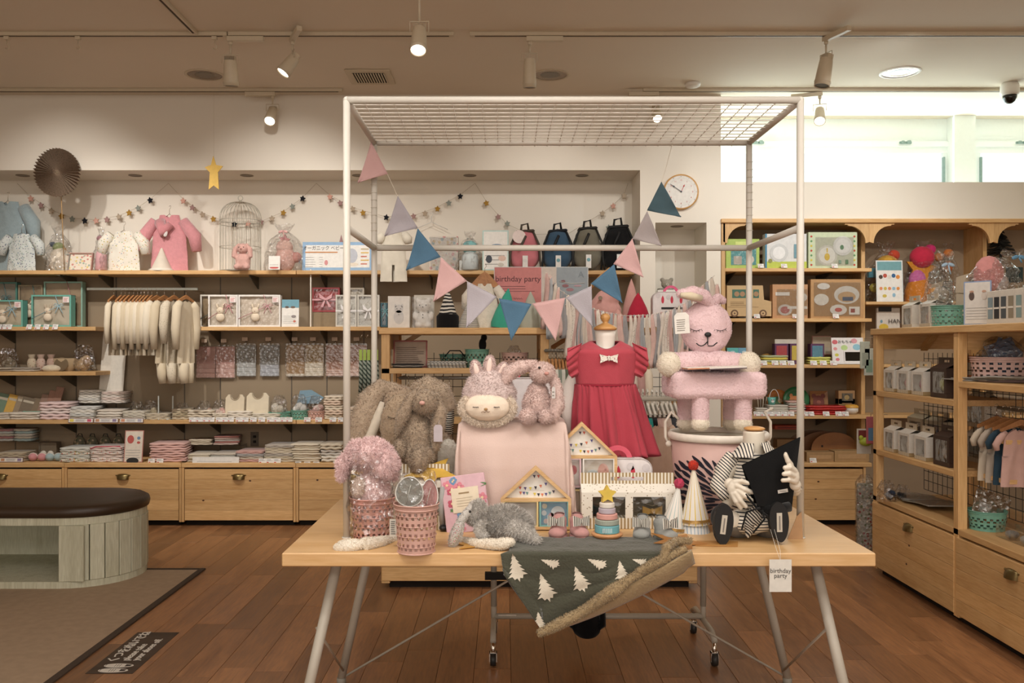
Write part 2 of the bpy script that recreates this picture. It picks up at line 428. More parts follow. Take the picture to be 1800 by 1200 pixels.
for a in(xa,xd-.0):
    g=G();g.box(a-.008,a+.008,wy-.03,wy,2.568,2.90,alu,bev=.003);g.build('blind_rod',win,label='grey blind rod')
for px in(1330,1588,1792):
    x=X(px,wy);z=2.985+.03
    g=G();g.box(x-.05,x+.05,wy-.045,wy-.03,z-.01,z+.01,alu,bev=.003);g.lathe([(.015,-.012),(.018,0),(.015,.012)],alu,10,(x+.02,wy-.06,z));g.lathe([(.012,-.01),(.014,0),(.012,.01)],alu,10,(x-.03,wy-.06,z));g.build('blind_bracket',win)
g=G();g.box(XL,1.008,BN-.006,BN,.44,Z(486,BN),mat('93826b',.85,var=.03,sc=3));g.build('trim_2',kind='structure')
# ---- wall standards and sockets ----
for px in(28,205,325,388,458+55,575,640,135):
    x=X(px,BN);g=G();g.box(x-.004,x+.004,BN-.009,BN+.01,.5,1.93,mat('5b5246',.6));g.build('trim_1',kind='structure')
# ---- small recessed lights in the niche soffits ----
def soffit_light(x,y,z,lab):
    t=thing('downlight',lab,'light',(x,y,z),group='small downlights in the niche soffits')
    g=G();g.lathe([(.050,0),(.050,-.004),(.038,-.005),(.036,0)],mat('8a7b66',.5),20,cap=False);g.build('trim_ring',t)
    g=G();g.lathe([(.037,-.0015),(.001,-.0015)],mat('6f624f',.4),16,cap=False);g.build('lens',t)
for i,px in enumerate((40,238,434,630,826,1023)):
    nm=['above the paper fan','between the paper fan and the gold star','right of the gold star','behind the left post of the display frame','above the romper hanger','above the black backpack'][i]
    soffit_light(X(px,6.8),6.8,2.657,'small round downlight in the niche soffit '+nm)
soffit_light(X(1190,6.8),6.8,2.265,'small round downlight in the little recess near the clock')

# ================= wall cabinets and shelves =================
brass=mat('7b6a45',.35,metal=.9)
dark=mat('1b130c',.9)
def cup_handle(par,x,z,y=0,M=None):
    g=G();n=14
    vs=[];
    def f(u,v):
        a=PI*u;b=PI/2*v
        return(x+.045*math.cos(a)*(.6+.4*math.cos(b*.2)),y-.028*math.sin(b)*math.sin(a)-.001,z+.012-.030*(1-math.cos(b))*1.0+.012*math.sin(a)*math.cos(b))
    g.grid(12,6,f,brass);g.box(x-.055,x+.055,y-.003,y,z+.008,z+.016,brass,bev=.001)
    for s in(-1,1):g.ell((x+s*.048,y-.004,z+.012),.0045,brass,n=8)
    return g.build('handle',par)
def drawer(par,x0,x1,z0,z1,y,lab=None,nb=5,knob=True,knots=()):
    d=obj('drawer',None,par);h=(z1-z0)/nb
    for i in range(nb):
        g=G();g.box(x0,x1,y,y+.02,z0+i*h+.0006,z0+(i+1)*h-.0006,pine('x'),bev=.0015)
        for kx,kz in knots:
            if z0+i*h<kz<z0+(i+1)*h:g.prism([(kx+.009*math.cos(t*.63),kz+.006*math.sin(t*.63))for t in range(10)],y,y-.0004,mat('4a2a18',.5))
        g.build('board',d)
    if knob:cup_handle(d,(x0+x1)/2,z1-.058,y)
    return d
def cabinet(x0,x1,label,group=None,ztop=.47,yf=BW-.03,yb=BN,last=False):
    t=thing('drawer_cabinet',label,'cabinet',((x0+x1)/2,yf,0),group=group);cx=(x0+x1)/2
    a,b=x0-cx,x1-cx;D=yb-yf
    g=G();g.box(a,a+.018,0,D,.03,ztop,pine('z'),bev=.002);g.build('side_panel',t)
    g=G();g.box(b-.018,b,0,D,.03,ztop,pine('z'),bev=.002);g.build('side_panel',t)
    g=G();g.box(a+.018,b-.018,D-.02,D,.03,ztop-.03,dark);g.box(a+.02,b-.02,.05,D-.03,0,.035,dark);g.build('carcass',t)
    g=G();g.box(a,b,-.004,D,ztop-.033,ztop,pine('x'),bev=.003);g.build('top_board',t)
    drawer(t,a+.022,b-.022,.042,ztop-.045,.002,knots=[(q.uniform(a+.1,b-.1),q.uniform(.1,.4))for _ in range(2)])
    return t
q=random.Random(11)
d=BW-.03
edges=[X(-96-15,d),X(113,d),X(319,d),X(520,d),X(722,d),X(924,d),1.0]
nm=['below the baby gift sets at the wall end','second from the end, behind the dark bench','below the folded cream blankets','beside the left front post of the display frame','behind the taupe plush rabbits','behind the dressed table, at the niche end']
for i in range(6):cabinet(edges[i]+.001,edges[i+1]-.001,'pine drawer cabinet with one wide drawer, '+nm[i],'pine drawer cabinets under the wall shelves')
def bracket(par,x,y0,y1,z,m=None):
    m=m or mat('4d4638',.5)
    g=G();g.prism([(y0,z),(y1,z),(y1,z-.095),(y1-.02,z-.095),(y0,z-.012)],x-.003,x+.003,m,'yz');g.build('bracket',par)
def wshelf(x0,x1,zt,yf,label,yb=BN,th=.030,br=(),parent=None):
    t=thing('wall_shelf',label,'shelf',((x0+x1)/2,yb,zt-th));cx=(x0+x1)/2
    g=G();g.box(x0-cx,x1-cx,yf-yb,0,0,th,pine('x'),bev=.002);g.build('board',t)
    for px in br:bracket(t,X(px,yb)-cx,yf-yb+.04,0,0)
    return t
SY=6.72
ZS1=Z(475,SY);ZS2=Z(574,SY);ZS3=Z(653,SY);ZS4=Z(738,SY);ZC=.47
wshelf(-4.4,X(520,SY),ZS1,SY,'long pine wall shelf, topmost, under the birdcage and pink coat',br=(-60,135,200,325,455))
wshelf(X(521,SY),.985,ZS1,SY,'topmost pine wall shelf holding the blue-framed sign and four backpacks',br=(575,760,950))
wshelf(-4.4,X(168,SY),ZS2,SY,'pine wall shelf under the teal gift boxes',br=(28,135))
wshelf(X(343,SY),X(668,SY),ZS2,SY,'pine wall shelf under the white framed baby gift sets',br=(388,513,575))
wshelf(-4.4,X(168,SY),ZS3,SY,'short pine wall shelf with baskets in front of the hanging baby clothes',br=(28,135))
wshelf(-4.4,X(520,SY),ZS4,SY,'lower long pine wall shelf lined with folded baby linen',br=(28,135,205,325,388,513))
wshelf(X(521,SY),.985,ZS4,SY,'lower pine wall shelf holding the green and pink baskets',br=(575,700))
# acrylic shelf divider strip
g=G();g.box(-.004,.004,0,.02,0,.44,mat('e8e2d6',.4));g.build('shelf_pole',loc=(X(546,6.75),6.75,ZS2),label='thin white vertical pole between the two upper shelves beside the red gift box',cat='pole')

# ---- right wall shelving ----
def right_unit():
    yf=BW;x0=1.618;t=thing('wall_bookcase','built-in pine wall unit with scalloped brackets and five shelves on the right','bookcase',(x0,yf,0))
    D=BN-yf;bayw=.90;bay=[0,X(1521,yf)+.018-x0,X(1741,yf)-x0+.01,2.9]
    g=G();g.box(-.004,3.9,-.02,D,2.262,2.292,pine('x'),bev=.003);g.build('top_board',t)
    for i,b in enumerate(bay):
        g=G();g.box(b,b+.03,0 if i==0 else .12,D,0,2.262,pine('z'),bev=.002);g.build('upright',t)
    g=G();g.box(0,3.9,D-.012,D-.002,0,2.262,mat('97836a',.8,var=.03,sc=6));g.build('back_panel',t)
    def scal(x,s):   # quarter scallop
        pts=[(x,0),(x,-.14)]+[(x+s*.018,-.148)]+[(x+s*(.03+.13*(1-math.cos(a))),-.15+.13*math.sin(a))for a in[PI/2*k/8 for k in range(9)]]+[(x+s*.165,-.012),(x+s*.185,-.012),(x+s*.185,0)]
        return pts
    for i,b in enumerate(bay[:3]):
        for s in((1,)if i==0 else(1,-1)):
            g=G();g.prism(scal(b+.015,s),0,.022,pine('z'));g.build('scalloped_bracket',t,(0,0,2.262))
    yy=.10
    for zz,xa_,xb_ in((Z(473,yf+.1),0,1),(Z(560,yf+.1),0,1),(Z(640,yf+.1),0,1),(Z(728,yf+.1),0,1)):
        g=G();g.box(.03,X(1523,yf+.1)-x0,-.0,D-.02,zz-.026,zz,pine('x'),bev=.002);g.build('shelf_board',t)
        for xx in(.12,.85):
            g=G();g.prism([(.05,zz-.026),(D-.02,zz-.026),(D-.02,zz-.11)],xx-.004,xx+.004,mat('4d4638',.5),'yz');g.build('shelf_bracket',t)
    for zz in(Z(531,yf+.2),Z(640,yf+.2),Z(728,yf+.2)):
        g=G();g.box(bay[1]+.03,bay[2],.10,D-.02,zz-.022,zz,pine('x'),bev=.002);g.build('shelf_board',t)
        g=G();g.box(bay[2]+.03,2.9,.10,D-.02,zz-.022,zz,pine('x'),bev=.002);g.build('shelf_board',t)
    g=G();g.box(0,X(1530,yf)-x0,-.03,D,.44,.47,pine('x'),bev=.003);g.build('counter_board',t)
    b=X(1520,yf)-x0
    g=G();g.box(.0,.018,-.02,D,.03,.44,pine('z'));g.box(b-.018,b,-.02,D,.03,.44,pine('z'));g.box(.02,b-.02,.05,D-.03,0,.03,dark);g.build('base_sides',t)
    drawer(t,.022,b-.022,.042,.425,-.018,knots=[(.18,.3),(.7,.2),(.72,.33)],knob=False)
    return t
RU=right_unit()

# ================= free-standing pine units =================
def gondola(L,D,nb,label,loc,rz,group,posts=None,shelves=(),drawers=True,mesh=True):
    """open pine gondola; local x along its length, front at y=0"""
    t=thing('display_unit',label,'display unit',loc,rz,group);H=1.445
    posts=posts or[i*L/nb for i in range(nb+1)]
    for p in posts:
        for y in(0,D-.045):
            g=G();x=min(max(p-.024,0),L-.048);g.box(x,x+.048,y,y+.045,.03,H-.036,pine('z'),bev=.003);g.build('post',t)
        g=G();g.box(x+.01,x+.038,.045,D-.045,H-.12,H-.036,pine('y'));g.build('cross_rail',t)
    g=G();g.box(-.012,L+.012,-.012,D+.012,H-.036,H,pine('x'),bev=.003);g.build('top_board',t)
    for p in posts[:-1]:      # corner braces under the top
        g=G();g.prism([(p+.05,H-.13),(p+.20,H-.036),(p+.15,H-.036),(p+.05,H-.10)],D*.5-.02,D*.5+.02,pine('x'));g.build('corner_brace',t)
    for(a,b,z)in shelves:
        g=G();g.box(posts[a]+.024*(a>0),posts[b]-.024*(b<len(posts)-1),.0,D,z-.03,z,pine('x'),bev=.002);g.build('shelf_board',t)
    if mesh:
        wm=mat('2b2a26',.5);g=G();a,b=.05,L-.05;x=a
        while x<b:g.tube([(x,D/2,.5),(x,D/2,H-.14)],.0018,wm,4,False);x+=.055
        z=.5
        while z<H-.12:g.tube([(a,D/2+.003,z),(b,D/2+.003,z)],.0018,wm,4,False);z+=.055
        g.build('wire_grid_panel',t)
    g=G();g.box(.0,L,0,D,.43,.46,pine('x'),bev=.002);g.build('base_shelf',t)
    for i in range(len(posts)-1):
        a,b=posts[i],posts[i+1]
        drawer(t,a+(.004 if i==0 else .012),b-(.004 if i==len(posts)-2 else .012),.045,.42,-.006,knots=[(q.uniform(a+.1,b-.1),q.uniform(.08,.36))for _ in range(2)])
    g=G();g.box(.01,L-.01,.02,D-.02,.04,.42,pine('x'));g.box(.04,L-.04,.04,D-.04,0,.04,dark);g.build('carcass',t)
    return t
MIDX,MIDY,MIDD=X(670,4.88),4.88,.56
MU=gondola(1.75,MIDD,2,'open pine display unit with wire grid standing behind the decorated table',(MIDX,MIDY,0),0,'open pine display units',posts=[0,.905,1.75],shelves=[(0,1,Z(647,4.88))])
RGX,RGY,RGD=2.19,5.25,.56
RG=gondola(1.93,RGD,2,'open pine display unit with wire grid along the right edge, boxes on top',(RGX,RGY,0),-PI/2,'open pine display units',posts=[0,.965,1.93],
             shelves=[(0,1,1.08),(0,1,.735),(1,2,1.175)])
# ================= ceiling fittings =================
cmetal=mat('cdbfa6',.45,var=.02);slot=mat('4a3c2b',.8)
def track(x0,y0,x1,y1,lab):
    L=math.hypot(x1-x0,y1-y0);a=math.atan2(y1-y0,x1-x0)
    t=thing('lighting_track',lab,'track',(x0,y0,CZ),a)
    g=G();g.box(0,L,-.018,.018,-.022,0,cmetal,bev=.002);g.build('rail',t)
    g=G();g.box(.03,L-.03,-.006,.006,-.0235,-.0215,slot);g.build('slot',t)
YT=5.28;YT2=6.44
track(-4.8,YT,X(400,YT),YT,'long ceiling lighting track left, carrying two spotlights and hooks')
track(X(402,YT),YT,X(798,YT),YT,'short ceiling lighting track between the left spotlights and the middle one')
track(X(826,YT),YT,4.6,YT,'long ceiling lighting track right, carrying two cylindrical spotlights')
track(X(345,YT),YT-.02,X(345,YT),2.2,'ceiling lighting track running towards the shop front')
track(-4.8,YT2,X(602,YT2),YT2,'rear ceiling lighting track beside the back wall, left half')
track(X(1130,YT2),YT2,4.8,YT2,'rear ceiling lighting track close to the high window')
track(X(737,4.3)-1.2,4.3,X(737,4.3)+1.3,4.3,'ceiling lighting track carrying the brightly lit lamp above the frame')
def spotlamp(x,y,zc,tilt,yaw,lab,lit=False,r=.045,L=.145,drop=.10,adapt=1,zt=CZ):
    """track head: adapter, stem, yoke, finned can"""
    t=thing('spotlight',lab,'spotlight',(x,y,zt-.024),yaw)
    g=G();s=adapt;g.box(min(-.02,s*.20),max(.02,s*.20),-.016,.016,-.03,0,cmetal,bev=.003);g.build('adapter',t)
    g=G();g.lathe([(.012,-.05),(.012,-.03)],cmetal,12);g.tube([(0,0,-.05),(0,0,-drop+.03)],.006,cmetal,8)
    g.tube([(-r-.006,0,-drop-.02),(-r-.006,0,-drop+.03),(r+.006,0,-drop+.03),(r+.006,0,-drop-.02)],.003,cmetal,6);g.build('yoke',t)
    g=G();g.lathe([(r*.80,.02),(r*.86,.0),(r*.9,-.02),(r,-L*.75),(r,-L),(r*.93,-L),(r*.9,-L+.01),(r*.6,-L*.45),(r*.5,-L*.4)],cmetal,24,cap=False)
    g.lathe([(r*.8,.02),(.001,.02)],cmetal,24,cap=False)
    g.lathe([(r*1.06,-L*.86),(r*1.08,-L*.83),(r*1.06,-L*.80)],cmetal,24,cap=False)
    for k in range(9):
        xx=-r*.7+k*r*.175;g.box(xx-.0012,xx+.0012,-.6*r*math.sqrt(max(.05,1-(xx/r)**2)),.6*r*math.sqrt(max(.05,1-(xx/r)**2)),.018,.045,cmetal)
    g.build('can',t,(0,0,-drop-.025),(tilt,0,0))
    g=G();g.lathe([(r*.88,0),(.001,0)],emit('fff4e0',6.0)if lit else mat('3b352c',.3),20,cap=False);lo=g.build('lamp_lens',t,(0,0,-drop-.025),(tilt,0,0))
    lo.location=V((0,0,-drop-.025))+Euler((tilt,0,0)).to_matrix()@V((0,0,-L+.006))
    return t
rd=math.radians
spotlamp(X(405,YT),YT,0,rd(8),0,'unlit cylindrical spotlight pointing down, left of the tilted one',False,.044,.13,.14,1)
spotlamp(X(514,YT),YT,0,rd(-35),rd(-90+25),'short tilted spotlight with a lit edge above the gold star',True,.042,.10,.12,1)
spotlamp(X(931,YT),YT,0,rd(6),0,'unlit cylindrical spotlight above the middle of the frame',False,.040,.15,.13,1)
spotlamp(X(1452,YT),YT,0,rd(-12),rd(-70),'brown shaded cylindrical spotlight right of the display frame',False,.046,.15,.13,1)
spotlamp(X(737,4.3),4.3,0,rd(-28),0,'brightly lit spotlight at the top edge, hung above the frame',True,.040,.12,.30,1)
spotlamp(X(479,YT2),YT2,0,rd(-42),0,'glowing spotlight near the back wall, left of the frame',True,.040,.12,.12,-1)
spotlamp(X(1153,YT2),YT2,0,rd(-42),0,'glowing spotlight seen through the wire mesh',True,.036,.11,.11,-1)
spotlamp(X(1441,YT2),YT2,0,rd(-42),rd(-20),'glowing spotlight in front of the bright high window',True,.040,.12,.12,-1)
for px,lab in((12,'small hook on the ceiling track, far end'),(137,'small hook on the ceiling track above the paper fan'),(377,'small hook beside the unlit cylindrical spotlight')):
    g=G();g.box(-.015,.015,-.012,.012,-.02,0,cmetal,bev=.002);g.tube([(0,0,-.02),(0,0,-.045),(.012,0,-.055),(.014,0,-.07),(.004,0,-.078),(-.008,0,-.07)],.003,cmetal,6)
    g.build('track_hook',loc=(X(px,YT),YT,CZ-.024),label=lab,cat='hook')
chrome=mat('d8d2c8',.12,metal=1,var=.02)
for px,lab in((360,'round recessed ceiling light with faceted chrome reflector, left'),(967,'round recessed ceiling light with faceted chrome reflector above the frame'),(1582,'round recessed ceiling light with a white rim on the right')):
    y=6.11 if px<1500 else 6.05
    t=thing('ceiling_light',lab,'ceiling light',(X(px,y),y,CZ),group='recessed ceiling lights')
    g=G();g.lathe([(.135,0),(.135,-.004),(.118,-.006),(.116,-.001)],whitem if px>1500 else cmetal,32,cap=False);g.build('trim_ring',t)
    g=G();n=40
    g.grid(n,3,lambda u,v:((.117-.05*v)*math.cos(2*PI*u)*(1+.03*(round(u*n)%2)),(.117-.05*v)*math.sin(2*PI*u)*(1+.03*(round(u*n)%2)),-.001-.003*math.sin(PI*v)),mat('8a7866',.22,metal=.9),smooth=False);g.build('reflector',t)
    g=G();g.lathe([(.068,-.002),(.001,-.002)],mat('6f6350',.3),20,cap=False);g.build('lens',t)
t=thing('air_vent','square ceiling air vent with dark slats','vent',(X(651,6.14),6.14,CZ))
g=G();g.box(-.155,.155,-.16,.16,-.012,0,cmetal,bev=.004);g.build('frame',t)
g=G();g.box(-.11,.11,-.11,.11,-.014,-.0115,mat('1d1812',.9));g.build('backing',t)
for k in range(13):
    g=G();g.box(-.108+k*.018-.004,-.108+k*.018+.004,-.11,.11,-.018,-.0135,cmetal);g.build('slat',t)
g=G();g.lathe([(.055,0),(.055,-.015),(.045,-.028),(.001,-.03)],whitem,24);g.build('smoke_detector',loc=(X(1210,6.45),6.3,CZ),label='round smoke detector on the ceiling above the frame',cat='detector')
t=thing('security_camera','white dome security camera with dark bubble on the ceiling at the right','camera',(X(1775,6.3),6.3,CZ))
g=G();g.lathe([(.052,0),(.062,-.02),(.064,-.07),(.060,-.085),(.05,-.09)],whitem,28);g.build('housing',t)
g=G();g.lathe([(.048,-.085),(.046,-.11),(.034,-.135),(.015,-.148),(.001,-.15)],mat('15120f',.08),24);g.build('dome',t)

# ================= bench, mat, floor sign =================
carp=mat('a89178',.95,var=.07,sc=25,bump=.002,kind=None)
t=thing('floor_mat','large flat taupe carpet mat with dark edging under the bench','carpet',(0,0,0))
g=G();g.box(-5.4,-1.835,1.6,5.265,.0,.008,carp);g.build('carpet',t)
edm=mat('43352a',.8)
g=G();g.box(-1.835,-1.80,1.6,5.30,.0,.010,edm,bev=.002);g.build('edging',t)
g=G();g.box(-5.4,-1.835,5.265,5.30,.0,.010,edm,bev=.002);g.build('edging',t)
t=thing('floor_sign','dark floor sticker asking to take shoes off, with two white slippers','sign',(-1.725,3.62,.0005))
woodp=wood('2b2019','4e3b2d','x',.5,'darkprint',1.0,0)
g=G();g.prism([(0,0),(.195,0),(.195,.52),(0,.52)],0,.0008,woodp,'xy');g.build('sheet',t)
wh=mat('d9d2c6',.7)
Tf=Matrix.Translation((.0,0,.0012))@Matrix.Rotation(PI/2,4,'Z')@Matrix.Rotation(-PI/2,4,'X')
g=G()
g.text('くつをぬいでね',.056,wh,0,0,0,'LEFT',M=Matrix.Translation((.046,.135,.0012))@Matrix.Rotation(PI/2,4,'Z')@Matrix.Rotation(-PI/2,4,'X'),bold=.012)
g.text('please take',.046,wh,0,0,0,'LEFT',M=Matrix.Translation((.100,.150,.0012))@Matrix.Rotation(PI/2,4,'Z')@Matrix.Rotation(-PI/2,4,'X'),bold=.01)
g.text('your shoes off.',.046,wh,0,0,0,'LEFT',M=Matrix.Translation((.142,.150,.0012))@Matrix.Rotation(PI/2,4,'Z')@Matrix.Rotation(-PI/2,4,'X'),bold=.01)
for k in range(2):
    y=.035+k*.055;g.prism([(.10+.062*math.cos(a*PI/12),y+.023*math.sin(a*PI/12)*(1-.12*math.cos(a*PI/12)))for a in range(24)],.0008,.0018,wh,'xy')
    dk=mat('2b2019',.6)
    g.prism([(.128,y-.012),(.150,y-.008),(.152,y+.008),(.128,y+.012)],.0018,.0022,dk,'xy')
    for e in(.085,.095,.105):g.prism([(e,y-.014),(e+.002,y-.014),(e+.002,y+.014),(e,y+.014)],.0018,.0022,dk,'xy')
    g.prism([(.045,y-.01),(.047,y-.01),(.047,y+.01),(.045,y+.01)],.0018,.0022,dk,'xy')
g.build('print',t)
# bench: rounded end, open cubby, upholstered top
wash=wood('b3b096','d6d5bf','z',.75,'whitewashed',1.2,.05)
t=thing('storage_bench','whitewashed plank bench with dark brown padded top and open cubby','bench',(-3.3,5.2,0))
bx,by=-3.3,5.185;rr=.33;xe=-2.13-rr;xs=-5.0
def stad(o=0,n=16):   # outline of the bench top, counter-clockwise from front-left
    pts=[(xs-bx,-rr-o-.0)]
    pts+=[(xe-bx+(rr+o)*math.cos(a),(rr+o)*math.sin(a))for a in[-PI/2+PI*i/n for i in range(n+1)]]
    pts+=[(xs-bx,rr+o)]
    return[(a,b-.015)for a,b in pts]
op=X(142,4.87)-bx
g=G();g.prism(stad(0),.008,.045,wash,'xy');g.build('base_board',t)
g=G();g.prism(stad(0),.355,.395,wash,'xy');g.build('rim_board',t)
g=G();g.box(xs-bx,op,.30,.315,.045,.355,wash);g.box(xs-bx,xs-bx+.02,-.33,.31,.045,.355,wash);g.box(op+.002,op+.02,-.32,.30,.045,.355,wash);g.build('cubby_panels',t)
n=0
# upright slats of the rounded end
for i in range(13):
    a=-PI/2+PI*(i+.5)/13;c,s_=math.cos(a),math.sin(a);w_=PI*rr/13*.94/2
    g=G();g.box(-w_,w_,-.010,.004,.046,.354,wash,bev=.003);o=g.build('slat',t,(xe-bx+(rr-.006)*c,(rr-.006)*s_-.015,0),(0,0,a+PI/2))
x=op+.022
g=G();g.box(x,xe-bx-.004+.04,-rr-.017,-rr-.001,.046,.354,wash,bev=.003);g.build('slat',t)
leather=mat('3a2a1b',.42,var=.05,sc=8,bump=.001)
g=G();pr=[(0,.395),(.012,.40),(.018,.425),(.012,.448),(-.01,.46),(-.12,.464)]
sts=[stad(o)for o,z in pr];N=len(sts[0])
vs=[(p[0],p[1],pr[k][1])for k in range(len(pr))for p in sts[k]];fs=[]
for k in range(len(pr)-1):
    for i in range(N-1):fs.append((k*N+i,k*N+i+1,(k+1)*N+i+1,(k+1)*N+i))
fs.append(tuple(range((len(pr)-1)*N,len(pr)*N)));g.add(vs,fs,leather,True);g.build('seat_cushion',t)

# ================= the display table =================
TZ=.7196;TX0,TX1=-.677,1.123;TY0,TY1=2.67,3.60
birch=wood('c89c63','dcb685','x',.38,'tabletop',.8,0)
steel=mat('b7b0a2',.42,var=.02)
t=thing('display_table','long birch-topped trestle table with grey splayed steel legs','table',((TX0+TX1)/2,(TY0+TY1)/2,0));tcx,tcy=(TX0+TX1)/2,(TY0+TY1)/2
g=G();g.box(TX0-tcx,TX1-tcx,TY0-tcy,TY1-tcy,TZ-.041,TZ,birch,bev=.003);g.build('tabletop',t)
Lg=lambda x,y,z:(x-tcx,y-tcy,z)
tl=TZ-.045
for(xt,yt,xf,yf)in((-.53,2.80,-.665,2.71),(-.50,3.42,-.65,3.50),(.98,2.80,1.105,2.71),(.945,3.42,1.12,3.50)):
    g=G();g.tube([Lg(xt,yt,tl),Lg(xf,yf,.03)],.0165,steel,14);g.lathe([(.018,.0),(.019,.03)],mat('8a8478',.6),12,Lg(xf,yf,0));g.build('leg',t)
for xa_,xb_ in((-.53,-.50),(.98,.945)):
    g=G();g.box(min(xa_,xb_)-.01-tcx,max(xa_,xb_)+.01-tcx,2.78-tcy,3.44-tcy,tl-.02,tl+.003,steel);g.build('trestle_rail',t)
g=G();g.box(-.5-tcx,.95-tcx,3.40-tcy,3.43-tcy,tl-.022,tl+.003,steel);g.box(-.5-tcx,.95-tcx,2.80-tcy,2.825-tcy,tl-.022,tl+.003,steel);g.build('apron_rail',t)
for a,b in(((-.645,3.5,.03),(.42,3.44,.67)),((1.12,3.5,.03),(.02,3.45,.67)),((-.64,3.49,.06),(-.62,2.9,.42)),((1.10,3.49,.06),(1.06,2.9,.42))):
    g=G();g.tube([Lg(*a),Lg(*b)],.0045,steel,8);g.build('brace',t)

# ================= white display frame on the table =================
powder=mat('d4cec2',.45,var=.01);FX0,FX1,FY0,FY1=-.5175,.964,2.88,3.485;FZ=2.149;rt=.0118
t=thing('display_gantry','tall off-white tube gantry with a wire mesh top standing on the table','frame',((FX0+FX1)/2,FY0,TZ));ox,oy=(FX0+FX1)/2,FY0
L2=lambda x,y,z:(x-ox,y-oy,z-TZ)
for x in(FX0,FX1):
    for y in(FY0,FY1):
        g=G();g.tube([L2(x,y,TZ),L2(x,y,FZ)],rt,powder,16);g.ell(L2(x,y,FZ),rt*1.04,powder);g.lathe([(.016,0),(.016,.004)],powder,14,L2(x,y,TZ));g.build('post',t)
    for z in(FZ,1.733):
        g=G();g.tube([L2(x,FY0,z),L2(x,FY1,z)],rt,powder,14);g.build('side_bar',t)
    # adjustment scale tape on the rear posts
for x in(FX0,FX1):
    g=G();z=1.80
    while z<2.08:g.box(*[c for c in(x-ox-.0125,x-ox+.0125)],FY1-oy-.0122,FY1-oy-.011,z-TZ,z-TZ+.002,mat('b8ae9c',.6));z+=.03
    g.build('scale_marks',t,kind='stuff')
for y,z in((FY0,FZ),(FY1,FZ),(FY1,1.733)):
    g=G();g.tube([L2(FX0,y,z),L2(FX1,y,z)],rt,powder,14);g.build('cross_bar',t)
wire=mat('e6e0d4',.4,var=0)
k=1;y=FY0+.0505
while y<FY1-.02:
    g=G();g.tube([L2(FX0+.01,y,FZ-.002),L2(FX1-.01,y,FZ-.002)],.0021,wire,6,False);g.build('mesh_wire',t);y+=.0505
x=FX0+.0505
while x<FX1-.02:
    g=G();g.tube([L2(x,FY0,FZ+.002),L2(x,FY1-.004,FZ+.002),L2(x,FY1+.011,FZ-.004),L2(x,FY1+.004,FZ-.013)],.0018,wire,6,False);g.build('mesh_wire',t);x+=.0487

# ================= garment rack behind the table =================
t=thing('clothes_rack','low grey steel rolling clothes rack on castors behind the table','clothes rack',(0,0,0));ry=3.92
xl,xr=X(868,ry)-.0,X(1236,ry);z1=Z(700,ry);zb=Z(1130,ry)
t.location=((xl+xr)/2,ry,0);c=(xl+xr)/2
for s,x in((-1,xl-c),(1,xr-c)):
    g=G();g.tube([(x,0,.19),(x,0,z1)],.0135,steel,12);g.tube([(x,-.22,.105),(x,-.16,.13),(x,.16,.13),(x,.22,.105)],.0125,steel,12);g.tube([(x,0,.125),(x,0,.20)],.0125,steel,12);g.build('upright',t)
    for yy in(-.21,.21):
        g=G();g.lathe([(.010,.04),(.010,.10)],chrome,10,(x,yy,0));g.lathe([(.005,-.012),(.026,-.012),(.028,0),(.026,.012),(.005,.012)],mat('2a2825',.5),18,M=Matrix.Translation((x,yy,.028))@Matrix.Rotation(PI/2,4,'Y'))
        g.box(x-.016,x-.013,yy-.012,yy+.012,.02,.06,chrome);g.box(x+.013,x+.016,yy-.012,yy+.012,.02,.06,chrome);g.box(x-.016,x+.016,yy-.012,yy+.012,.056,.06,chrome)
        g.build('castor',t)
g=G();g.tube([(xl-c,0,.145),(xr-c,0,.145)],.013,steel,12);g.box(xl-c+.02,xl-c+.10,-.0135,-.0125,.150,.156,wh);g.build('lower_bar',t)
g=G();g.tube([(xl-c,0,z1),(xr-c,0,z1)],.0125,steel,12);g.build('hanging_bar',t)
g=G();g.box(X(850,3.66)-c,X(905,3.66)-c,-.03,.0,Z(1016,ry),Z(1004,ry),mat('16130f',.8));g.build('bar_end_bracket',t)
RACK=(xl,xr,ry,z1)
# ================= things on the table =================
class Q:
    """local frame of a thing: measures taken in photo pixels at the thing's own distance become metres"""
    def __init__(s,cx,by,d):s.cx,s.by,s.d=cx,by,d;s.k=d/F;s.o=V(P(cx,by,d));s.g=G()
    def p(s,px,py,dy=0):
        d=s.d+dy;return tuple(V(P(px,py,d))-s.o)
    def new(s):s.g=G();return s
    def e(s,px,py,rx,rz,m,dy=0,ry=None,rot=None,n=14):
        s.g.ell(s.p(px,py,dy),(rx*s.k,(ry if ry is not None else min(rx,rz))*s.k,rz*s.k),m,(0,math.radians(rot),0)if rot is not None else None,n);return s
    def t(s,pts,r,m,n=10,cap=True):
        s.g.tube([s.p(*q)for q in pts],[x*s.k for x in r]if isinstance(r,(list,tuple))else r*s.k,m,n,cap);return s
    def limb(s,pts,r,m,n=12):
        """rounded limb: tube plus balls at the ends"""
        rr=r if isinstance(r,(list,tuple))else[r]*len(pts);s.t(pts,rr,m,n)
        for q,x in zip(pts,rr):s.g.ell(s.p(*q),x*s.k,m,n=12)
        return s
    def poly(s,pts,m,dy=0,th=.002):
        s.g.prism([(s.p(*q)[0],s.p(*q)[2])for q in pts],dy,dy+th,m);return s
def fur(h):return mat(h,.95,'fur',var=.09,sc=28)
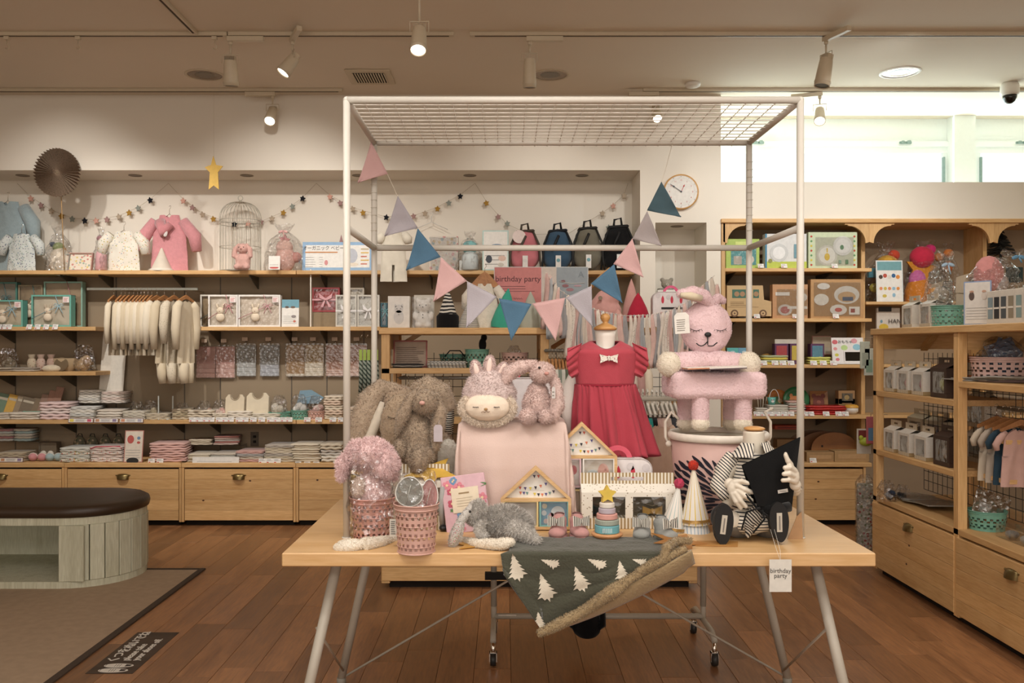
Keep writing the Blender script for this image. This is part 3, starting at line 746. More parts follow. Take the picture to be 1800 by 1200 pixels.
def eye_closed(q,par,px,py,w,dy,m,lashes=5,up=1,drop=.3,lash=.35):
    g=G();n=10;pts=[]
    for i in range(n+1):
        u=i/n*2-1;pts.append(q.p(px+u*w,py+up*drop*w*(1-u*u),dy+abs(u)*.004))
    g.tube(pts,.0011,m,6)
    for i in range(lashes):
        u=(i+.5)/lashes*2-1;a=q.p(px+u*w,py+up*drop*w*(1-u*u),dy);b=q.p(px+u*w*1.25,py+up*drop*w*(1-u*u)+lash*w,dy-.001);g.tube([a,b],.0008,m,5)
    return g.build('closed_eye',par)
def gift_tag(par,x0,z0,w,h,y,col='e9e3da',lines=4,rot=(0,0,0),name='hang_tag',txt=None):
    g=G();m=mat(col,.7);ink=mat('8b857b',.8)
    g.prism([(-w/2,0),(w/2,0),(w/2,h*.85),(w*.3,h),(-w*.3,h),(-w/2,h*.85)],0,.0012,m)
    if lines:g.lines(-w*.36,w*.36,h*.1,h*.7,lines,ink,-.0001,5)
    if txt:g.text(txt,h*.3,mat('333333',.7),0,-.0004,h*.5)
    g.tube([(0,0,h*.93),(.004,.006,h*1.25)],.0006,m,4)
    return g.build(name,par,(x0,y,z0),rot)

# ---- covered riser with the pink blanket ----
q=Q(903,921,3.22);q.o=V(P(903,921,3.22));q.o.z=TZ
rx0,rx1=X(812,3.12)-q.o.x,X(992,3.12)-q.o.x;rz=Z(742,3.12)-TZ
g=G();g.box(rx0,rx1,-.11,.13,0,rz-.004,whitem,bev=.008);g.build('display_riser',loc=q.o,label='white display block hidden under the pale pink blanket',cat='riser')
bl=mat('d6bdb2',.95,'cloth',var=.02,sc=6)
def drape(x0,x1,y0,y1,zt,zb,fold=.012,nf=7,seed=0,edge=lambda u:0,hw=None):
    """blanket over a block: top plus four hanging sides in one cloth"""
    hw=hw or(zt-zb)
    def f(u,v):
        a=-hw*.9+u*((x1-x0)+2*hw*.9);b=u
        # v: 0 back-top .. front bottom
        L=(y1-y0)+(zt-zb+edge(u));s_=v*L
        x=x0+a
        dx=0;zz=zt
        if x<x0:dx=x0-x;x=x0-.004-.10*dx;zz-=dx
        elif x>x1:dx=x-x1;x=x1+.004+.10*dx;zz-=dx
        wv=pn(V((u*nf,0,seed)))*1.4
        if s_<(y1-y0):y=y1-s_;
        else:
            h=s_-(y1-y0);y=y0-.006-.35*fold*min(1,h/.08)-fold*(.5+wv)*min(1,h/.15);zz=zt-h if dx==0 else min(zz,zt-h)
        rnd=.006*pn(V((u*5,v*5,seed+3)))
        return(x+rnd,y+rnd-(.02*min(1,dx/.1)if s_>(y1-y0)else 0),max(zz,zb+.001*u))
    return f
gg=G();gg.grid(90,70,drape(rx0,rx1,-.115,.13,rz,.004,.036,8,2),bl)
o=gg.build('blanket',loc=q.o,label='pale pink fleece blanket draped over the display block',cat='blanket')
md=o.modifiers.new('th','SOLIDIFY');md.thickness=.005;md.offset=-1
# low riser under the taupe rabbits
low=V((X(735,3.3),3.3,TZ))
g=G();g.box(-.20,.14,-.12,.14,0,.155,mat('d8cfc0',.8),bev=.006);g.build('display_riser',loc=low,label='low white display block under the taupe plush rabbits',cat='riser')

# ---- large taupe rabbit with sleeping face ----
tp,tp2,cream=fur('9e8973'),fur('ae9a84'),mat('e4dccd',.95,'fur',var=.04,sc=20)
q=Q(720,838,3.36)
T=thing('plush_rabbit','large taupe plush rabbit with a sleeping face, behind the smaller taupe rabbit','plush toy',q.o)
q.new().e(712,738,48,60,tp,-.02,40).e(742,792,60,44,tp,.0,40).e(640,805,40,22,tp,0,26).e(700,702,34,26,tp,-.02,34)
h=smoothmesh(q.g,.006,8,9000,.006,1,disp=.003);h.build('body',T)
q.new().t([(700,684,-.03),(672,682,-.04),(652,702,-.05),(640,740,-.055),(628,782,-.05),(618,812,-.05)],[10,17,22,25,22,12],tp2,12);q.e(618,812,12,12,tp2,-.05)
h=smoothmesh(q.g,.006,6,5000,.006,2);h.build('ear',T)
q.new().t([(672,706,-.082),(664,735,-.088),(648,772,-.085),(630,800,-.08)],[4,9,9,3],mat('cfc4b2',.9,'cloth'),12);q.g.build('ear_lining',T,label='off-white satin ear lining')
q.new().t([(728,684,-.02),(750,678,-.05),(775,690,-.05),(790,720,-.04)],[12,18,20,16],tp2,12)
h=smoothmesh(q.g,.006,6,3000,.006,3);h.build('ear',T)
q.new().e(700,742,32,50,fur('a69179'),-.085,22,8);h=smoothmesh(q.g,.005,4,3000,.004,3);h.build('face',T)
eye_closed(q,T,690,731,9,-.1325,mat('35281f',.8),4,1,.4)
q.new().e(788,805,20,34,mat('ded8cc',.95,'fur'),-.06,16);h=smoothmesh(q.g,.005,4,1500,.004,3);h.build('foot',T,label='off-white foot')

# ---- floppy-eared sitting plush rabbit (shared builder) ----
def sit_rabbit(q,parts,m,label,ears,feet,head,extra=None,vox=.004,fz=7000,fl=.005,nose=None,name='plush_rabbit',cat='plush toy',eyes=(),rz=0):
    T=thing(name,label,cat,q.o,rz)
    q.new()
    for a in parts:q.e(*a[:4],m,*a[4:])
    h=smoothmesh(q.g,vox,7,fz,fl,5,disp=.002);h.build('body',T)
    q.new();q.e(*head[:4],m,*head[4:]);h=smoothmesh(q.g,vox,5,fz//3,fl,6);h.build('head',T)
    for pts,r in ears:
        q.new();q.limb(pts,r,m);h=smoothmesh(q.g,vox,5,fz//4,fl,7);h.build('ear',T)
    for f in feet:
        q.new();q.e(*f[:4],m,*f[4:]);h=smoothmesh(q.g,vox,5,fz//4,fl,8);h.build('foot',T)
    if nose:q.new();q.e(*nose[:4],nose[4],*nose[5:]);q.g.build('nose',T,label=nose[6]if len(nose)>6 and isinstance(nose[6],str)else None)
    for ex,ey,dy in eyes:q.new();q.e(ex,ey,2.2,2.2,mat('17110d',.2),dy);q.g.build('eye',T)
    return T
tp3=fur('a08d78')
q=Q(735,832,3.10)
T=sit_rabbit(q,[(730,770,34,46,0,28),(726,740,22,24,0,20),(735,800,30,22,-.03,24)],tp3,'smaller taupe plush rabbit with long floppy ears and a paper tag',
    [([(742,682,-.03),(722,700,-.045),(708,730,-.05),(698,760,-.05)],[7,9,12,5]),([(766,695,-.02),(774,725,-.03),(768,760,-.035),(766,785,-.035)],[7,12,12,8])],
    [(735,810,16,21,-.075,15),(703,790,12,18,-.05,16),(737,797,15,17,-.05,18)],(747,706,24,23,-.035,24))
q.new().e(742,708,5,3.6,mat('c99c90',.8),-.085,3);q.g.build('nose',T,label='pink nose')
q.new();a=q.p(770,776,-.07);gift_tag(T,a[0],a[2],.030,.058,a[1],'b8aeb2',0)

# ---- pink round sheep plush cushion with bunny ears ----
pk,pk2=fur('d6c2bd'),fur('d4bcb6');face=mat('ead9c4',.9,'cloth')
q=Q(857,742,3.12)
T=thing('plush_cushion','round pink plush animal cushion with a cream sleeping face and upright ears','plush toy',q.o)
q.new().e(860,697,48,48,pk,0,36).e(860,720,50,28,pk,0,30);h=smoothmesh(q.g,.005,6,8000,.006,1,disp=.003);h.build('body',T)
for pts,r in(([(848,655,0),(842,640,0)],[9,7]),([(858,652,.0),(856,630,.0)],[10,8]),([(872,655,0),(880,640,0),(886,634,.0)],[9,8,6])):
    pass
for cx_,w_,r_ in((838,648,-14),(860,642,6),(882,650,24)):
    q.new();q.e(cx_,652-(8 if cx_==860 else 0),11,21 if cx_!=882 else 17,pk2,0,6,r_);h=smoothmesh(q.g,.004,4,1500,.004,4);h.build('ear',T)
    q.new();q.e(cx_,652-(8 if cx_==860 else 0),5,15,mat('efd6ca',.9,'cloth'),-.012,3,r_);q.g.build('ear_lining',T)
q.new().e(857,715,40,25,face,-.052,18);h=smoothmesh(q.g,.004,6);h.build('face',T,label='smooth cream face')
q.new()
for i in range(44):
    a=2*PI*i/44
    if math.sin(a)<-.55:continue
    q.e(857+44*math.cos(a),717+27*math.sin(a),6.5,5.5,mat('e9dac8',.95,'fur'),-.045-.0*i,6)
h=smoothmesh(q.g,.004,3,5000,.007,9);h.build('fleece_trim',T,label='fluffy cream trim around the face')
for ex in(836,873):eye_closed(q,T,ex,715,5,-.089 if ex==836 else-.089,mat('3a2a22',.7),4,1,.1)
q.new().e(854,719,3.2,2.4,mat('a98457',.6),-.09,2);q.g.build('nose',T)
g=G();g.tube([q.p(846+i,725-abs(2.2*math.sin(i*.52)),-.0885)for i in range(0,16)],.0009,mat('8a6a52',.7),5);g.build('mouth',T)

# ---- pink floppy rabbit beside it ----
pr=fur('d6bcb4');q=Q(948,742,3.12)
T=sit_rabbit(q,[(944,712,26,32,0,24),(945,690,18,20,0,18)],pr,'pale pink plush rabbit with long floppy ears sitting on the pink blanket',
    [([(938,640,-.01),(915,645,-.02),(895,655,-.025),(886,672,-.03)],[8,12,13,8]),([(966,648,-.01),(978,680,-.02),(980,712,-.025),(972,735,-.03)],[7,10,13,9])],
    [(928,732,15,14,-.05,16),(960,732,13,13,-.045,16)],(953,655,22,19,-.02,22),eyes=[(948,646,-.062)])
q.new().e(961,656,4,3,mat('c58f84',.8),-.066,2);q.g.build('nose',T)
q.new();a=q.p(973,700,-.06);gift_tag(T,a[0],a[2],.012,.040,a[1],'cfc9c4',2,name='care_label')

# ---- suitcase with red handle behind it ----
redm=mat('cf4152',.55);
def arc_handle(par,cx,z,r,w,m,y=0,th=.012):
    g=G();n=20;pts=[(cx+r*math.cos(PI*i/n),z+r*.95*math.sin(PI*i/n))for i in range(n+1)];inn=[(cx+(r-w)*math.cos(PI*i/n),z+(r-w)*.95*math.sin(PI*i/n))for i in range(n+1)]
    for i in range(n):
        g.prism([pts[i],pts[i+1],inn[i+1],inn[i]],y,y+th,m)
    return g.build('handle',par)
def suitcase(loc,W,H,D,label,rot=0,print_=True,handle='cf4a5c',hr=.05,hw=.018):
    t=thing('toy_suitcase',label,'suitcase',loc,rot);r=.04
    pts=arc(W/2-r,r,r,-90,0,6)+arc(W/2-r,H-r,r,0,90,6)+arc(-W/2+r,H-r,r,90,180,6)+arc(-W/2+r,r,r,180,270,6)
    body=mat('e3dcdb',.55)
    g=G();g.prism(pts,0,D,body);g.build('body',t)
    g=G();g.tube([(a,.0,b)for a,b in pts],.0022,mat('c7bfbd',.5),6,False,True);g.build('rim',t)
    arc_handle(t,0,H-.004,hr,hw,mat(handle,.5),D*.35)
    g=G();g.box(-hr*1.15,hr*1.15,D*.3,D*.6,H-.001,H+.003,mat('b8b2ae',.4,metal=.6));g.build('handle_plate',t)
    if print_:
        g=G()
        for dx in(-.052,0,.052):g.flat([(dx-.008*math.sin(a)*(1 if 1 else 1),H*.78+.020*(-math.cos(a))+(.006 if abs(a-PI)<.3 else 0))for a in[2*PI*i/14 for i in range(14)]],mat('c9344a',.6),-.0008)
        for dx,dz in((-.08,.9),(-.02,.86),(.04,.88),(.09,.86),(-.08,.35),(.08,.35)):g.disc(dx*W/.22,H*dz,.014,mat('d3cccc',.6),-.0008)
        g.rect(-.06,.06,H*.52,H*.58,mat('201c1c',.6),-.0008)
        g.build('cake_candle_print',t)
    return t
suitcase(V((X(927,3.32),3.30,Z(744,3.2))),.20,.16,.08,'suitcase with a red arched handle hidden behind the pale pink rabbit',hr=.048,print_=False)
suitcase(V((X(1087,3.14),3.14,TZ)),.240,.225,.052,'white toy suitcase with pink arched handle and candle print, under the red dress',hr=.052,handle='d6566a')

# ---- mannequin torso with the red dress ----
q=Q(1066,921,3.30);q.o=V((X(1064,3.30),3.30,TZ));q.by=CY+(CH-TZ)*F/3.30;q.cx=1064
T=thing('child_mannequin','headless child dress form with a turned wooden neck cap','mannequin',q.o)
skin=mat('e6dfd3',.5,var=.01);oak=mat('cf9b5e',.4,var=.08,sc=20)
q.new()
q.g.lathe([(.11,0),(.11,.008),(.02,.014)],whitem,28);q.g.lathe([(.008,.01),(.008,.40)],chrome,10);q.g.build('stand',T)
zn=Z(590,3.30)-TZ;w0=0
q.new()
g=q.g
prof=[(.062,.245),(.078,.27),(.083,.32),(.076,.40),(.078,.46),(.088,.54),(.086,.57),(.062,.60),(.038,.615),(.034,.625),(.037,.66),(.039,zn+.02)]
g.lathe(prof,skin,28,sy=.72);g.build('torso',T)
g=G();g.lathe([(.001,0),(.040,0),(.044,.005),(.042,.011),(.030,.018),(.016,.024),(.009,.028),(.012,.034),(.019,.045),(.017,.056),(.008,.062),(.001,.063)],oak,24,(0,0,zn+.021),sy=.95);g.build('neck_cap',T,label='turned wooden neck cap')
D=thing('dress','red sleeveless child dress with ruffled shoulders and a speckled bow, on the dress form','dress',q.o)
red=mat('b04450',.9,'cloth',var=.04,sc=12);red2=mat('b84c57',.9,'cloth',var=.03)
k=3.30/F;zb=Z(800,3.3)-TZ;zw=Z(675,3.3)-TZ;zs=Z(600,3.3)-TZ
def bod(u,v):   # bodice from waist to neckline
    a=2*PI*u;z=zw+(zs-zw)*v;r=.086+.020*v-.04*max(0,v-.75)/.25
    if v>.92:z+=0
    wv=.0015*math.sin(a*9)*(1-v)
    zz=z
    if v>.8:
        fr_=max(0,-math.sin(a));zz=z-.030*fr_**3*(v-.8)/.2;r-=.0
        r=r*(1-.30*((v-.8)/.2)**1.5)
    return((r*1.22+wv)*math.cos(a),(r*.80+wv)*math.sin(a),zz)
g=G();g.grid(56,24,bod,red2);o=g.build('bodice',D);md=o.modifiers.new('s','SOLIDIFY');md.thickness=.003;md.offset=1
def skirt(u,v):
    a=2*PI*u;z=zw-(zw-zb)*v;r=.090+.026*v**.9
    w_=(.004+.017*v)*(math.sin(a*11+1.3*math.sin(a*3))+.4*math.sin(a*23+v*2));gth=.0035*math.sin(a*40)*(1-v)
    r=r+w_*min(1,v*3+.2)+gth
    return(r*1.2*math.cos(a)+.038*v,r*.74*math.sin(a),z+(.006*math.sin(a*11)if v>.95 else 0))
g=G();g.grid(160,30,skirt,red);o=g.build('skirt',D);md=o.modifiers.new('s','SOLIDIFY');md.thickness=.003
g=G();g.grid(60,2,lambda u,v:((.090+.002*math.sin(PI*v))*1.21*math.cos(2*PI*u),(.092)*.80*math.sin(2*PI*u),zw-.004+.006*v),mat('9a2a3a',.9,'cloth'));g.build('waist_seam',D)
for s in(-1,1):
    def ruf(u,v,s=s):
        # ruffle runs over the shoulder from front armpit to back
        a=-.25+1.35*u;zc=zs-.045-.075*u*1.0;x=s*(.085+.020*math.sin(PI*u*.6));
        t_=u*PI;bx_=s*(.092+.012*math.sin(t_));by_=-.055+.03*u;bz=zs-.005-.115*u
        out=.066*v*(1-.3*u);w_=.014*v*math.sin(u*26)
        return(bx_+s*out*.8,by_-.016*v+w_,bz-out*.45+w_*.5+.01*math.sin(u*22)*v)
    g=G();g.grid(50,8,ruf,red2);o=g.build('ruffle_sleeve',D);md=o.modifiers.new('s','SOLIDIFY');md.thickness=.002
g=G();bowm=dots('e8e0d4',['8a3d44','5a5a55','c9b9a6'],160,.34)
zbw=Z(629,3.3)-TZ;
for s in(-1,1):g.prism([(s*.004,-.006),(s*.032,-.017),(s*.030,0),(s*.034,.015),(s*.004,.007)],-.005,.005,bowm)
g.ell((0,-.004,0),(.007,.006,.010),bowm);g.build('bow',D,(.003,-.088,zbw),label='white speckled bow')
S=thing('blouse','white long-sleeved child blouse hanging left of the red dress','blouse',V((X(1008,3.36),3.36,0)))
S.location.z=Z(770,3.36)
g=G();kk=3.36/F
g.tube([(.0+.012,0,.26),(-.005,-.005,.20),(-.014,0,.12),(-.006,0,.03),(.0,0,.005)],[.020,.034,.038,.030,.020],mat('e2d9d0',.9,'cloth',var=.03),18)
o=g.build('sleeve',S)
g=G();g.tube([(0,0,.014),(.001,0,-.004)],.022,mat('e2d9d0',.9,'cloth',var=.03),18,);g.build('cuff',S)
g=G();g.tube([(.012,0,.26),(.05,.02,.335),(.10,.03,.345)],[.018,.016,.016],mat('e2d9d0',.9,'cloth',var=.03),14);g.build('shoulder',S)

# ---- pink bucket ----
q=Q(1262,918,3.22);q.o.z=TZ;bk=mat('cba69c',.5,var=.02);rimm=mat('e6ddcf',.55)
bh=Z(765,3.22)-TZ
T=thing('storage_bucket','large pink bucket with dark brush-stroke print, cream rim and rope handles','bucket',(q.o.x,3.22,TZ))
r0,r1=.148,.172
g=G();g.lathe([(.001,.002),(r0-.01,.0),(r0,.006),(r1,bh),(r1-.006,bh),(r0-.006,.012),(.001,.012)],bk,56,cap=False);g.build('body',T)
g=G();g.lathe([(r1+.002,bh-.012),(r1+.009,bh-.008),(r1+.011,bh+.008),(r1+.004,bh+.016),(r1-.010,bh+.014),(r1-.010,bh-.004)],rimm,56,cap=False);g.build('rim',T)
ink=mat('1c1c2c',.6);g=G();rs=random.Random(4)
def onb(a,z,off=.0012):
    r=r0+(r1-r0)*z/bh+off;return(r*math.cos(a),r*math.sin(a),z)
for k_ in range(150):      # radiating brush strokes fanning from lower right
    th=math.radians(-20+(k_%30)*6.4+rs.uniform(-1,1));ring=k_//30
    if ring==0 and k_%2:continue
    L0=.022+ring*.050+rs.uniform(-.008,.008)+(.02 if k_%2 else 0);L1=L0+.056+rs.uniform(-.006,.012)
    pts=[]
    for i in range(6):
        L=L0+(L1-L0)*i/5;a=-PI/2+.25-(L*math.cos(th))/.16*1.0;z=.085+L*math.sin(th)*.95
        if th>PI*.52:a=-PI/2+.25-(L*math.cos(th))/.16
        pts.append((a,z))
    if any(z<.01 or z>bh-.045 or a<-PI*1.02 or a>-.02 for a,z in pts):continue
    nrm=.0036*(1+.42*ring);c0=[];c1=[]
    for i,(a,z)in enumerate(pts):
        wd=nrm*math.sin(PI*(i+.6)/6.2);dx,dz=-math.sin(th),math.cos(th)
        c0.append(onb(a+wd*dx/.16*-1,z+wd*dz));c1.append(onb(a-wd*dx/.16*-1,z-wd*dz))
    vs=c0+c1;g.add(vs,[(i,i+1,7+i,6+i)for i in range(5)],ink)
g.build('brush_stroke_print',T)
for s in(-1,1):
    g=G();x=s*(r1+.008);g.tube([(x,0,bh-.03),(x+s*.012,-.0,bh-.005),(x+s*.012,0,bh+.05),(x-s*.01,.0,bh+.085),(x-s*.035,-.01,bh+.06)if s<0 else(x+.02,0,bh+.10)],.0055,mat('d9cfc0',.8,bump=.001),8)
    g.ell((x,0,bh-.03),.012,mat('d9cfc0',.8));g.build('rope_handle',T)
# lid plate inside the bucket carrying the chair
g=G();g.lathe([(.001,0),(r1-.013,0),(r1-.013,.006),(.001,.006)],mat('cfc3ad',.6),40,cap=False);g.build('lid',T,(0,0,bh-.010))

# ---- pink rabbit chair ----
pc,pc2=mat('e2c4c6',.95,'fur',var=.05,sc=14),mat('e4c6c8',.95,'fur',var=.04,sc=14);cr=mat('e6dbc8',.95,'fur',var=.04,sc=14)
q=Q(1248,755,3.22);q.o.z=TZ+bh-.003;q.by=CY+(CH-q.o.z)*F/3.22
T=thing('rabbit_chair','pink plush rabbit-shaped child chair with a smiling sleeping face, on the pink bucket','chair',q.o)
q.new().e(1241,576,47,48,pc,0,20);h=smoothmesh(q.g,.005,6,5000,.002,1);h.build('backrest',T,label='round rabbit face backrest')
q.new();g=q.g;a=q.p(1172,698,0);b=q.p(1332,652,0)
g.box(a[0],b[0],-.13,.125,a[2],b[2],pc2,bev=.016)
h=smoothmesh(g,.006,9,6000,.003,2);h.build('seat',T)
q.new();q.limb([(1180,638,-.05),(1215,636,-.03),(1245,632,.01)],[18,19,18],pc);q.limb([(1310,640,-.05),(1275,636,-.03),(1245,632,.01)],[18,19,18],pc)
h=smoothmesh(q.g,.006,7,5000,.003,3);h.build('armrest',T)
for ex in(1176,1316):
    q.new().e(ex,640,21,22,cr,-.065,20);h=smoothmesh(q.g,.005,4,1800,.003,3);h.build('paw',T,label='cream ball paw')
for i,(x,dy)in enumerate(((1205,.08),(1231,-.09),(1285,.09),(1306,-.08))):
    kk=(3.22+dy)/3.22
    q.new();q.t([(x,695,dy),(x,750,dy)],[15,14],pc,16);h=smoothmesh(q.g,.005,4,1200,.003,3);h.build('leg',T)
    q.new();q.e(x,744,16,13,cr,dy-.004,15);h=smoothmesh(q.g,.004,4,900,.003,3);h.build('foot',T,label='cream rounded foot')
q.new();q.limb([(1248,535,0),(1236,521,-.02),(1218,515,-.04),(1196,516,-.05)],[11,13,13,8],pc);h=smoothmesh(q.g,.005,5,2000,.003,3);h.build('ear',T)
q.new();q.t([(1232,524,-.055),(1214,520,-.075),(1196,518,-.075)],[6,7,4],mat('d9cbb0',.9,'cloth'),8);q.g.build('ear_lining',T)
q.new();q.limb([(1250,534,.01),(1262,524,.02),(1270,528,.03)],[9,9,7],pc);h=smoothmesh(q.g,.005,5,900,.003,3);h.build('ear',T)
fy=-.044
for ex,s in((1224,1),(1266,1)):eye_closed(q,T,ex,577,11,fy+.004,mat('2a201d',.8),5,1,.35,.3)
q.new().e(1244.5,588,6,4.5,mat('14100e',.5),fy,3);q.g.build('nose',T)
g=G();g.tube([q.p(1244,590,fy),q.p(1244,606,fy-.001)],.0022,mat('14100e',.5),6)
g.tube([q.p(1244-20+i*4,600+8*math.sin(min(PI,(i+.7)*.55)),fy)for i in range(6)],.0022,mat('14100e',.5),6);g.tube([q.p(1244+i*3.4,608-.35*(i-1.5)**2-.4*i*(i>3),fy)for i in range(6)],.0022,mat('14100e',.5),6);g.build('mouth',T)
a=q.p(1200,586,-.075);gift_tag(T,a[0],a[2],.053,.075,a[1],'e4dfd6',6,(0,rd(-4),0),name='price_tag')
# picture book lying on the chair seat
q=Q(1255,652,3.11);zt=Z(646,3.08)
q.o.z=zt
T=thing('picture_book','thin open picture book lying on the pink rabbit chair seat','book',q.o)
g=G();g.box(-.105,.10,-.06,.075,-.003,.003,mat('e5ddd2',.6),(0,rd(-2),0));g.build('pages',T)
g=G();g.box(-.105,-.03,-.063,.075,-.0045,-.001,mat('b66f45',.6),(0,rd(-2),0));g.box(-.03,.10,-.063,.075,-.0045,-.001,mat('5b4a4e',.5),(0,rd(-2),0));g.build('cover',T)

# ---- seated mannequin in striped dress ----
STR=stripes('ddd5c6','22222a','z',.0105,.66,wob=.006)
q=Q(1325,950,2.93);q.o.z=TZ;q.by=CY+(CH-TZ)*F/2.93;d0=2.93
SM=thing('seated_mannequin','seated headless child mannequin with wooden neck cap, in the striped dress','mannequin',q.o)
skn=mat('dcd2c0',.45,var=.01)
q.new()
q.e(1322,850,34,60,skn,.0,28).e(1322,815,40,22,skn,0,22).e(1322,910,38,28,skn,0,36)
q.limb([(1285,815,0),(1266,850,-.02),(1280,880,-.06),(1296,862,-.09)],[16,13,11,9],skn)
q.limb([(1358,815,0),(1380,855,-.03),(1398,862,-.06)],[15,12,10],skn)
for x1,x2 in((1300,1275),(1345,1365)):q.limb([(x1,915,0),((x1+x2)/2,915,-.08),(x2,925,-.105)],[19,17,13],skn)
q.t([(1324,800,0),(1325,770,-.005),(1325,757,-.005)],[20,18.5,18.5],skn,24)
h=smoothmesh(q.g,.004,6);h.build('body',SM)
q.new().e(1326,753,19,4.5,oak,-.005,18);q.g.build('neck_cap',SM,label='wooden neck cap')
# hands: palm plus four fingers and thumb in one skin
def hand(par,q,pts_palm,fingers,lab=None):
    q.new()
    for a in pts_palm:q.e(*a[:4],skn,*a[4:])
    for f,r in fingers:q.limb(f,r,skn,8)
    h=smoothmesh(q.g,.0022,3);return h.build('hand',par)
hand(SM,q,[(1291,856,12,15,-.115,8,25),(1283,850,10,10,-.10,8)],
    [([(1295,853,-.125),(1309,860,-.13),(1322,865,-.125)],[5.2,4.8,4]),([(1297,862,-.125),(1309,871,-.132),(1321,879,-.126)],[5.2,4.7,3.9]),([(1293,867,-.125),(1301,879,-.13),(1311,890,-.126)],[5,4.5,3.8]),([(1287,867,-.12),(1293,881,-.126),(1302,893,-.12)],[4.7,4.3,3.5]),([(1292,847,-.12),(1304,845,-.13),(1315,849,-.13)],[5,4.4,3.7])])
hand(SM,q,[(1396,836,9,16,-.15,8,-8),(1398,852,10,10,-.14,8),(1399,858,9,9,-.10,8)],
    [([(1392,822,-.155),(1385,810,-.165),(1381,800,-.165)],[5,4.6,3.8]),([(1397,828,-.155),(1388,821,-.172),(1380,822,-.172)],[5.2,5,4.2]),([(1397,837,-.155),(1387,832,-.173),(1378,833,-.172)],[5,4.8,4]),([(1395,846,-.155),(1386,843,-.171),(1376,844,-.168)],[4.8,4.4,3.8]),([(1391,816,-.15),(1384,806,-.158),(1381,797,-.16)],[4,3.6,3])])
DR=thing('striped_dress','black and cream striped long-sleeved dress with wide collar, on the seated mannequin','dress',q.o)
q.new();s=1.10
q.e(1322,850,38,62,STR,-.01,34).e(1322,812,44,22,STR,0,24).e(1325,900,42,34,STR,-.02,38).e(1322,915,52,22,STR,-.06,34)
h=smoothmesh(q.g,.005,6,disp=.006,nz=22);h.build('bodice',DR)
for pts,r in(([(1290,802,0),(1270,828,-.015),(1263,855,-.03),(1274,869,-.065),(1282,866,-.082)],[15,15,14,12,9.5]),([(1356,806,0),(1384,840,-.03),(1398,856,-.05),(1399,862,-.06)],[17,15,12,11])):
    q.new();q.t(pts,r,stripes('ddd5c6','22222a','d',.0125,.62,wob=.006),18);h=smoothmesh(q.g,.0045,3,disp=.004,nz=30);h.build('sleeve',DR)
colm=stripes('ddd5c6','22222a','x',.009,.62,wob=.003)
for s_ in(-1,1):
    g=G()
    def cf(u,v,s_=s_):
        a=PI*(-.5)+s_*PI*(.08+.80*u);r=.040+.050*v*(1.0-.25*u);
        return(r*1.02*math.cos(a),-.012+r*.82*math.sin(a),Z(785,d0)-TZ+.016-.040*v-.012*math.sin(v*PI/2)*u)
    g.grid(16,8,cf,colm);o=g.build('collar',DR,(X(1324,d0)-q.o.x,0,0));md=o.modifiers.new('s','SOLIDIFY');md.thickness=.003
# grey ribbed tights, black shoes
tight=mat('6d675d',.9,'cloth',var=.08,sc=60)
TG=thing('tights','grey tights on the bent legs of the seated mannequin','tights',q.o)
for x1,x2 in((1300,1275),(1345,1365)):
    q.new();q.limb([(x1,928,-.01),((x1+x2)/2,922,-.07),(x2,924,-.10)],[20,19,15],tight);h=smoothmesh(q.g,.005,4);h.build('leg',TG)
zeb=stripes('b9b1a4','1d1b1c','d',.012,.5,wob=.03)
q.new();q.e(1318,918,9,28,zeb,-.115,6,10).e(1330,905,8,20,zeb,-.12,6,-8);h=smoothmesh(q.g,.004,3,disp=.004,nz=40);h.build('patterned_sash',DR,label='black and grey patterned sash between the legs')
for i,(x,zc,rot,lab)in enumerate(((1269,919,3,'black soft baby shoe sole with a white label, left foot of the seated mannequin'),(1366,915,-5,'black soft baby shoe sole with a white label, foot beside the right frame post'))):
    T=thing('baby_shoe',lab,'shoe',V((X(x,2.80),2.80,Z(zc,2.80))),group=None,rot=(0,rd(rot),0))
    black=mat('121110',.85,'cloth',var=.1);k2=2.80/F;hh=37 if i==0 else 36
    g=G();g.ell((0,0,-.012*0),(17*k2,.022,hh*k2),black);g.ell((0,.03,.012),(17*k2,.035,22*k2),black);h=smoothmesh(g,.004,4);h.build('upper',T)
    g=G();n=30
    pts=[((16.5+2.5*math.sin(t_))*k2*math.cos(t_),(hh-1)*k2*math.sin(t_))for t_ in[2*PI*j/n for j in range(n)]];g.prism(pts,-.026,-.010,mat('0e0d0d',.7));g.build('sole',T)
    g=G();g.rect(-.009,.008,-.030,.030,mat('bdb6a8',.7),-.0262,Matrix.Rotation(rd(4),4,'Y'));g.lines(-.024,.024,-.004,.004,1,mat('77716a',.7),0,3,M=Matrix.Translation((0,-.0272,0))@Matrix.Rotation(rd(4-90),4,'Y'),h=.5);g.build('label',T,label='small white woven label')
# black cone hat held in the hands
q2=Q(1355,880,2.825)
HT=thing('cone_hat','black pointed felt hat held in the seated mannequin hands','hat',q2.o)
fel=mat('0f0f0f',.95,'cloth',var=.15)
def cone(u,v):
    # apex at upper right, opening edge at lower left; slight bulge
    apx=V(q2.p(1407,768,-.01));e1=V(q2.p(1305,818,-.015));e2=V(q2.p(1327,886,-.01));e3=V(q2.p(1392,892,-.005))
    t_=u*2;b=e1.lerp(e2,t_)if t_<1 else e2.lerp(e3,t_-1)
    p=apx.lerp(b,v);p.y-=.030*math.sin(PI*u)*min(1,v*1.2);return tuple(p)
g=G();g.grid(24,18,cone,fel);g.grid(24,18,lambda u,v:(cone(u,v)[0],.012-.4*cone(u,v)[1]-.02,cone(u,v)[2]),fel);g.build('cone',HT)
g=G();g.tube([q2.p(1330,888,-.02),q2.p(1360,896,-.03),q2.p(1388,890,-.02)],[.014,.016,.016],fel,10)
